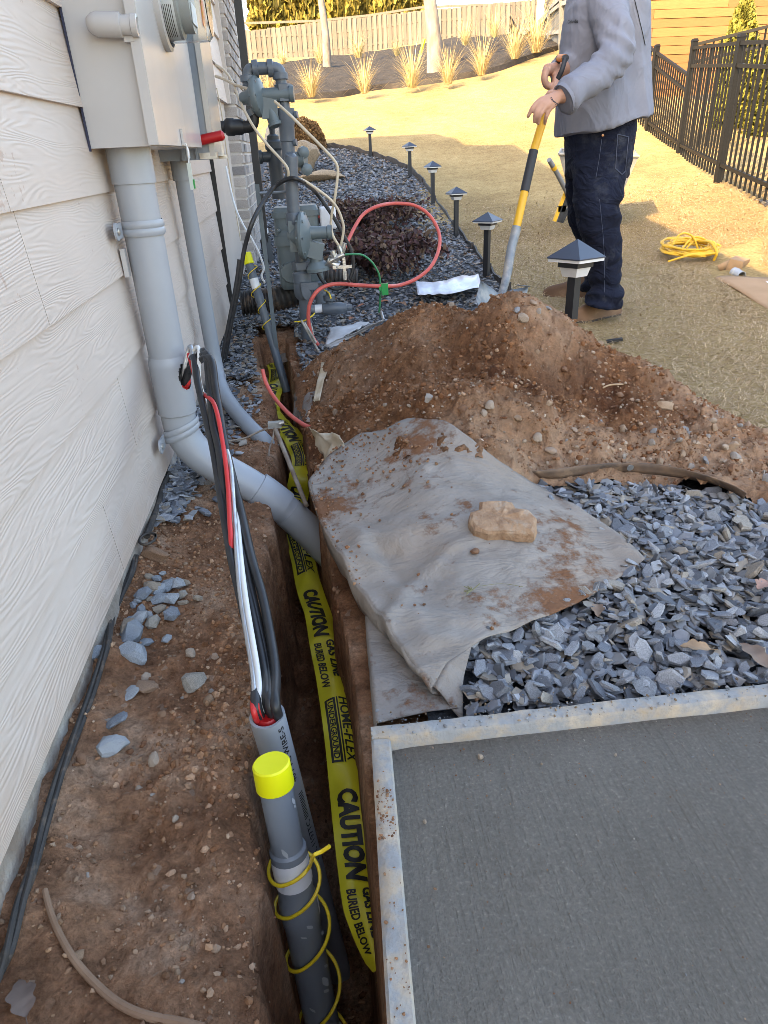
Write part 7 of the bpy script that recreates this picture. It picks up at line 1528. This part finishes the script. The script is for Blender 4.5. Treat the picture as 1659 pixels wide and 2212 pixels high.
b_ = march(940, 152, zbank, 5, 60, 1500); tree('pale_tree', b_, PY(912, -120, b_.y), .19, 'thick pale-barked tree trunk on the mulch bank', [(1, -.6, 0, 2), (1, .6, .1, 2), (1, .1, .5, 2.4), (.9, .3, -.5, 1.8)])
a_ = march(903, 134, zbank, 5, 60, 1500); MB_ = MB(); b__ = PY(917, 84, a_.y); MB_.tube([a_, b__], .035, 8); tag(MB_.build('yellow_stake', YCAP), 'bright yellow stake leaning left of the thick trunk', 'stake')
a_ = march(1101, 74, zbank, 5, 70, 1500); mb = MB(); mb.bar(a_-Vector((0, 0, .2)), PY(1099, -40, a_.y), .16, .16, (0, 1, 0)); tag(mb.build('white_post', PAPER), 'white square post in front of the picket fence', 'post')
mb = MB(); a2 = PY(1165, 60, 37.6); mb.bar(a2, a2+Vector((0, 0, 2.4)), .3, .15, (0, 1, 0)); tag(mb.build('white_post', PAPER), 'white square post at the end of the picket fence by the grey fence', 'post')
# shadow-box picket fence far behind
pf = thing('picket_fence', 'long weathered wooden picket fence at the top of the slope', 'fence'); FYn = 38
me = MB().box((0, 0, .5), (1, 1, 1)).mesh('picket', PICKET)
def ft(x): return float(np.interp(x, [-14, -1.2, 1.6, 6.5, 10, 14], [5.6, 5.93, 6.17, 6.45, 6.65, 6.85]))
def fbs(x): return float(zt(x, FYn))-.1
xx = -6.0; k = 0
while xx < 13.2:
    vis = -1.8 < xx < 12.6
    for off, yy in ((0, -.03), (.115, .012)):
        o = link('picket', me, pf); zb0 = fbs(xx); o.location = (xx+off, FYn+yy, zb0); o.scale = (.135, .02, ft(xx+off)-zb0+rng.uniform(-.03, .03))
    xx += .23
mb = MB()
for dz in (.35, .95, 1.45): 
    for x0 in np.arange(-6, 13, 2.4): mb.bar((x0, FYn, fbs(x0)+dz), (x0+2.4, FYn, fbs(x0+2.4)+dz), .04, .09)
mb.build('rail', PICKET, pf)
# grey board fence on the right, rising
bf = thing('board_fence', 'dark grey board fence with pale rails stepping down behind the person', 'fence')
bp = [(1132, 62, 74, 36), (1141, 66, 80, 33), (1165, 50, 92, 28), (1190, 18, 104, 23), (1216, -6, 112, 20.5), (1262, -20, 116, 18.5)]
tp_ = [PY(x, y0_, Y) for x, y0_, y1_, Y in bp]; bt_ = [PY(x, y1_, Y) for x, y0_, y1_, Y in bp]
for i in range(len(bp)-1):
    L_ = (tp_[i+1]-tp_[i]).length; n_ = max(3, min(14, int(L_/.28)))
    for k in range(n_):
        a0, a1 = k/n_, (k+.96)/n_; q = [tp_[i].lerp(tp_[i+1], a0), tp_[i].lerp(tp_[i+1], a1), bt_[i].lerp(bt_[i+1], a1), bt_[i].lerp(bt_[i+1], a0)]; zb0 = min(float(zt(q[2].x, q[2].y)), q[2].z)-.2; q[2].z = q[3].z = zb0
        mb = MB(); nn = Vector((.02, .03, 0)); mb.add(q+[p+nn for p in q], [(0, 3, 2, 1), (4, 5, 6, 7), (0, 1, 5, 4), (1, 2, 6, 5), (2, 3, 7, 6), (3, 0, 4, 7)]); mb.build('board', BOARD, bf)
    for t in (.0, .12, .62): mb = MB(); mb.bar(tp_[i].lerp(bt_[i], t)+Vector((-.05, -.05, 0)), tp_[i+1].lerp(bt_[i+1], t)+Vector((-.05, -.05, 0)), .05, .09); mb.build('rail', pm('rail_grey', (.27, .265, .255), None, 5), bf)
    mb = MB(); mb.bar(bt_[i]+Vector((-.06, -.06, -.3)), tp_[i]+Vector((-.06, -.06, .08)), .10, .10, (0, 1, 0)); mb.build('post', BOARD, bf)
# low black mesh panel at the corner of the two fences
mb = MB(); a_, b__, c_ = PY(1102, 36, 34), PY(1128, 80, 33), PY(1162, 62, 30)
for k in range(9):
    for P0, P1 in ((a_, b__), (b__, c_)):
        q = P0.lerp(P1, k/8); mb.bar(q, Vector((q.x, q.y, q.z-1.3)), .03, .03, (0, 1, 0))
for P0, P1 in ((a_, b__), (b__, c_)): mb.bar(P0, P1, .05, .05); mb.bar(P0-Vector((0, 0, .3)), P1-Vector((0, 0, .3)), .05, .05)
lf = thing('low_fence', 'low black metal fence dipping between the white post and the grey fence', 'fence'); mb.build('railing', FENCEM, lf)
# black metal fence on the right
mfn = thing('metal_fence', 'dark bronze metal picket fence with square posts along the lawn', 'fence')
bm1 = MB().box((0, 0, .5), (1, 1, 1)).mesh('picket', FENCEM)
def post(p, h_): o = link('post', MB().box((0, 0, h_/2-.1), (.062, .062, h_+.2)).box((0, 0, h_+.012), (.075, .075, .03), taper=.7).mesh('post', FENCEM), mfn); o.location = p
P3, P2, P1 = PD(1550, 393, 7.5), PD(1465, 344, 9.2), PD(1397, 291, 10.6); P0 = P1+(P1-P2)*1.1+Vector((0, .3, .25)); P00 = P0+(P1-P2)*1.3+Vector((0, .6, .3)); P4 = P3+(P3-P2)*1.02+Vector((.10, -.1, -.03)); P5 = P4+(P3-P2)*1.0+Vector((.15, 0, -.02)); P6 = P5+(P3-P2)
HT, HL = 1.31, 1.08
def panel(a, b_, h0, h1, flat_top=False):
    n_ = 16; d_ = b_-a; top = lambda t: (a.z+h0)*(1-t)+(b_.z+h1)*t
    for k in range(1, n_):
        t = k/n_; q = a.lerp(b_, t); o = link('picket', bm1, mfn); o.location = (q.x, q.y, q.z+.035); o.scale = (.017, .017, top(t)-q.z-.045)
    for nm, f0, f1 in (('rail', -.02, -.02), ('rail', -.19 if not flat_top else -.21, -.19 if not flat_top else -.21)):
        MB().bar((a.x, a.y, a.z+h0+f0), (b_.x, b_.y, b_.z+h1+f1), .034, .034).build(nm, FENCEM, mfn)
    MB().bar((a.x, a.y, a.z+.17), (b_.x, b_.y, b_.z+.17), .034, .034).build('rail', FENCEM, mfn)
for p, h_ in ((P00, HL), (P0, HL), (P1, HL+.05), (P2, HT), (P3, HT), (P4, HT), (P5, HT), (P6, HT)): post(p, h_)
panel(P00, P0, HL, HL); panel(P0, P1, HL, HL); panel(P1, P2, HL, HL-.12); panel(P2, P3, HT-.05, HT-.03, True); panel(P3, P4, HT-.03, HT-.03, True); panel(P4, P5, HT-.03, HT-.03, True); panel(P5, P6, HT-.03, HT-.03, True)
# second run behind, closing the pool side
n0 = P2+Vector((.10, .12, 0)); n1 = Vector((7.6, 8.6, 1.05)); 
mb = MB(); mb.bar((n0.x, n0.y, n0.z+HT-.02), (n1.x, n1.y, n1.z+HT-.02), .034, .034); mb.bar((n0.x, n0.y, n0.z+HT-.21), (n1.x, n1.y, n1.z+HT-.21), .034, .034); mb.build('rail', FENCEM, mfn)
for k in range(1, 30):
    q = n0.lerp(n1, k/30); o = link('picket', bm1, mfn); o.location = (q.x, q.y, q.z+.1); o.scale = (.017, .017, HT-.13)
# slope behind the metal fence with slate mulch, retaining wall of timbers
def zslope(x, y): return np.interp(y, [5, 8, 10, 12, 13.6], [.15, .48, .80, 1.2, 1.56])+.02*fbm(x, y, 2, 3, 5)
base_line = [P6, P5, P4, P3, P2, P1, P0, P00]; bxl = [p.x+.05 for p in base_line]; byl = [p.y for p in base_line]
mb = MB(); P = []
for t in np.linspace(0, 1, 60):
    yy = byl[0]+(13.55-byl[0])*t; xl = float(np.interp(yy, byl, bxl)); zl = float(np.interp(yy, byl, [p.z for p in base_line])); yy_ = yy; row = []
    for s_ in np.linspace(0, 1, 40): x = xl+s_*6; zz = float(zslope(x, yy)); row.append((x, yy, zl-.02+(zz-zl)*float(sst(0, .25, s_))+.02*fbm(np.array([x]), np.array([yy]), 4, 3, 3)[0]))
    P.append(row)
sb = mb.grid(P).build('mulch_slope', pm('grey_gravel_mulch', (.17, .155, .14), (.055, .05, .045), 30, .95, 1, 40, .05, dirt=(.30, .22, .15), dscale=16, damt=.35)); tag(sb, kind='structure')
rw = thing('timber_wall', 'sunlit retaining wall of stacked cedar timbers behind the metal fence', 'retaining wall')
WYw = 13.5; x0w = 5.93; hT = .128; tm = MB().box((0, 0, 0), (1, 1, 1)).mesh('timber', TIMBER); cour = 16
for r in range(cour):
    z = 1.50+hT*(r+.5); x = x0w+.012*rng.uniform(-1, 1); k = 0
    cuts = [.16] if r % 2 else []
    while x < 14:
        L_ = .15 if (r % 2 and k == 0) else rng.uniform(1.1, 2.5)
        o = link('timber', tm, rw); o.location = (x+L_/2, WYw+.09+rng.uniform(-.006, .006), z); o.scale = (L_-.006, .18, hT-.007); x += L_; k += 1
    o = link('timber', tm, rw); o.location = (x0w+.09-.06*(r % 2)*0, WYw+.18+1.6, z); o.scale = (.16, 3.2, hT-.007)
MB().box((10.2, WYw+.28, 2.4), (8.4, .12, 2.0)).build('wall_core', MULCH, rw)
# arborvitae in front of the timber wall
def cone_cloud(n):
    t = rng.uniform(0, 1, n)**.8; a = rng.uniform(0, 2*np.pi, n); prof = np.interp(t, [0, .08, .3, .7, .93, 1], [.6, .9, 1, .78, .34, .05]); lump = 1+.22*vnoise(a*2.4, t*9, 3)+.12*vnoise(a*6, t*22, 4); r = prof*lump*(1-.35*rng.uniform(0, 1, n)**2); P = np.stack([np.cos(a)*r, np.sin(a)*r, t], -1); N_ = np.stack([np.cos(a), np.sin(a), .7+0*a], -1); N_ /= np.linalg.norm(N_, axis=1)[:, None]; return P, N_
def arb_mesh(nm, n, size, cols):
    def f(n):
        P, N_ = cone_cloud(n); return P*np.array([.5, .5, 2.0]), N_
    return leafcloud(nm, n, f, size, cols)
AC = [(.17, .17, .028), (.23, .21, .035), (.12, .125, .02), (.30, .255, .05)]
am = arb_mesh('foliage', 9000, (.06, .15), AC)
for (px, py, Y, tpx, tpy, wpx, lab) in [(1566, 290, 11.0, 1576, -8, 64, 'golden-green arborvitae behind the metal fence in front of the timber wall'), (1650, 320, 10.2, 1668, 45, 80, 'golden-green arborvitae cut off at the right edge behind the metal fence')]:
    b_ = PY(px, py, Y); t_ = PY(tpx, tpy, Y); hh = t_.z-b_.z; ww = wpx*Y*.9/F; o = thing('arborvitae', lab, 'tree', tuple(b_)); f = link('foliage', am, o); f.scale = (ww*1.15, ww*1.15, hh/2.05); MB().tube([(0, 0, -.4), (0, 0, hh*.9)], [.05, .01], 8).build('trunk', BARK, o)
# tall conifers beyond the picket fence
hm = [arb_mesh('foliage', 11000, (.08, .2), [(.165, .13, .022), (.22, .175, .03), (.11, .09, .016), (.28, .22, .04)]) for _ in range(2)]
cx_ = [(585, 'first'), (630, 'second'), (668, 'third'), (716, 'fourth'), (748, 'fifth'), (795, 'sixth'), (838, 'seventh'), (882, 'eighth')]
where = ['leftmost, next to the bare tree', 'left of the thin tree trunk', 'behind the thin tree trunk, left side', 'just right of the thin tree trunk', 'third to the right of the thin trunk', 'near the middle of the hedge', 'second from the right end of the hedge', 'at the right end by the thick trunk']
for i, (x, _) in enumerate(cx_):
    b_ = PY(x, 112-.02*x, 42+.6*(i % 2)); b_.z = float(zt(b_.x, b_.y)); o = thing('golden_conifer', 'golden-green conifer beyond the picket fence, '+where[i], 'tree', tuple(b_)); f = link('foliage', hm[i % 2], o); f.scale = (1.75, 1.75, 3.6+.3*(i % 3)); f.rotation_euler = (0, 0, i*1.1); MB().tube([(0, 0, 0), (0, 0, 5)], [.14, .04], 8).build('trunk', BARK, o)
# bare tree at the left, far roof
b_ = PY(571, 110, 60); b_.z = float(zt(b_.x, 60)); tree('bare_tree', b_, b_+Vector((-.2, 0, 4.5)), .14, 'bare winter tree at the far left between the downspout and the conifers', [(.4, -.6, 0, 2.4), (.55, .6, .2, 2.4), (.7, -.4, .3, 2.2), (.85, .5, -.3, 2.2), (1, .1, .2, 2.2), (1, -.4, 0, 2), (.3, .5, 0, 2)], pm('grey_bark', (.22, .20, .19), None, 6))
b_ = PY(1030, 40, 75); fh = thing('far_house', 'brown roof of a house beyond the picket fence', 'house'); z0 = float(zt(b_.x, 75))
MB().box((b_.x, 78, z0+1.5), (14, 8, 3.0)).build('wall', TRIM, fh); mb = MB(); mb.add([(b_.x-7.6, 73.4, z0+2.9), (b_.x+7.6, 73.4, z0+2.9), (b_.x+7.6, 78, z0+5.2), (b_.x-5, 78, z0+5.2), (b_.x-7.6, 82.6, z0+2.9), (b_.x+7.6, 82.6, z0+2.9)], [(0, 1, 2, 3), (3, 2, 5, 4), (0, 3, 4), (1, 5, 2)]); mb.build('roof', BRICKROOF, fh)
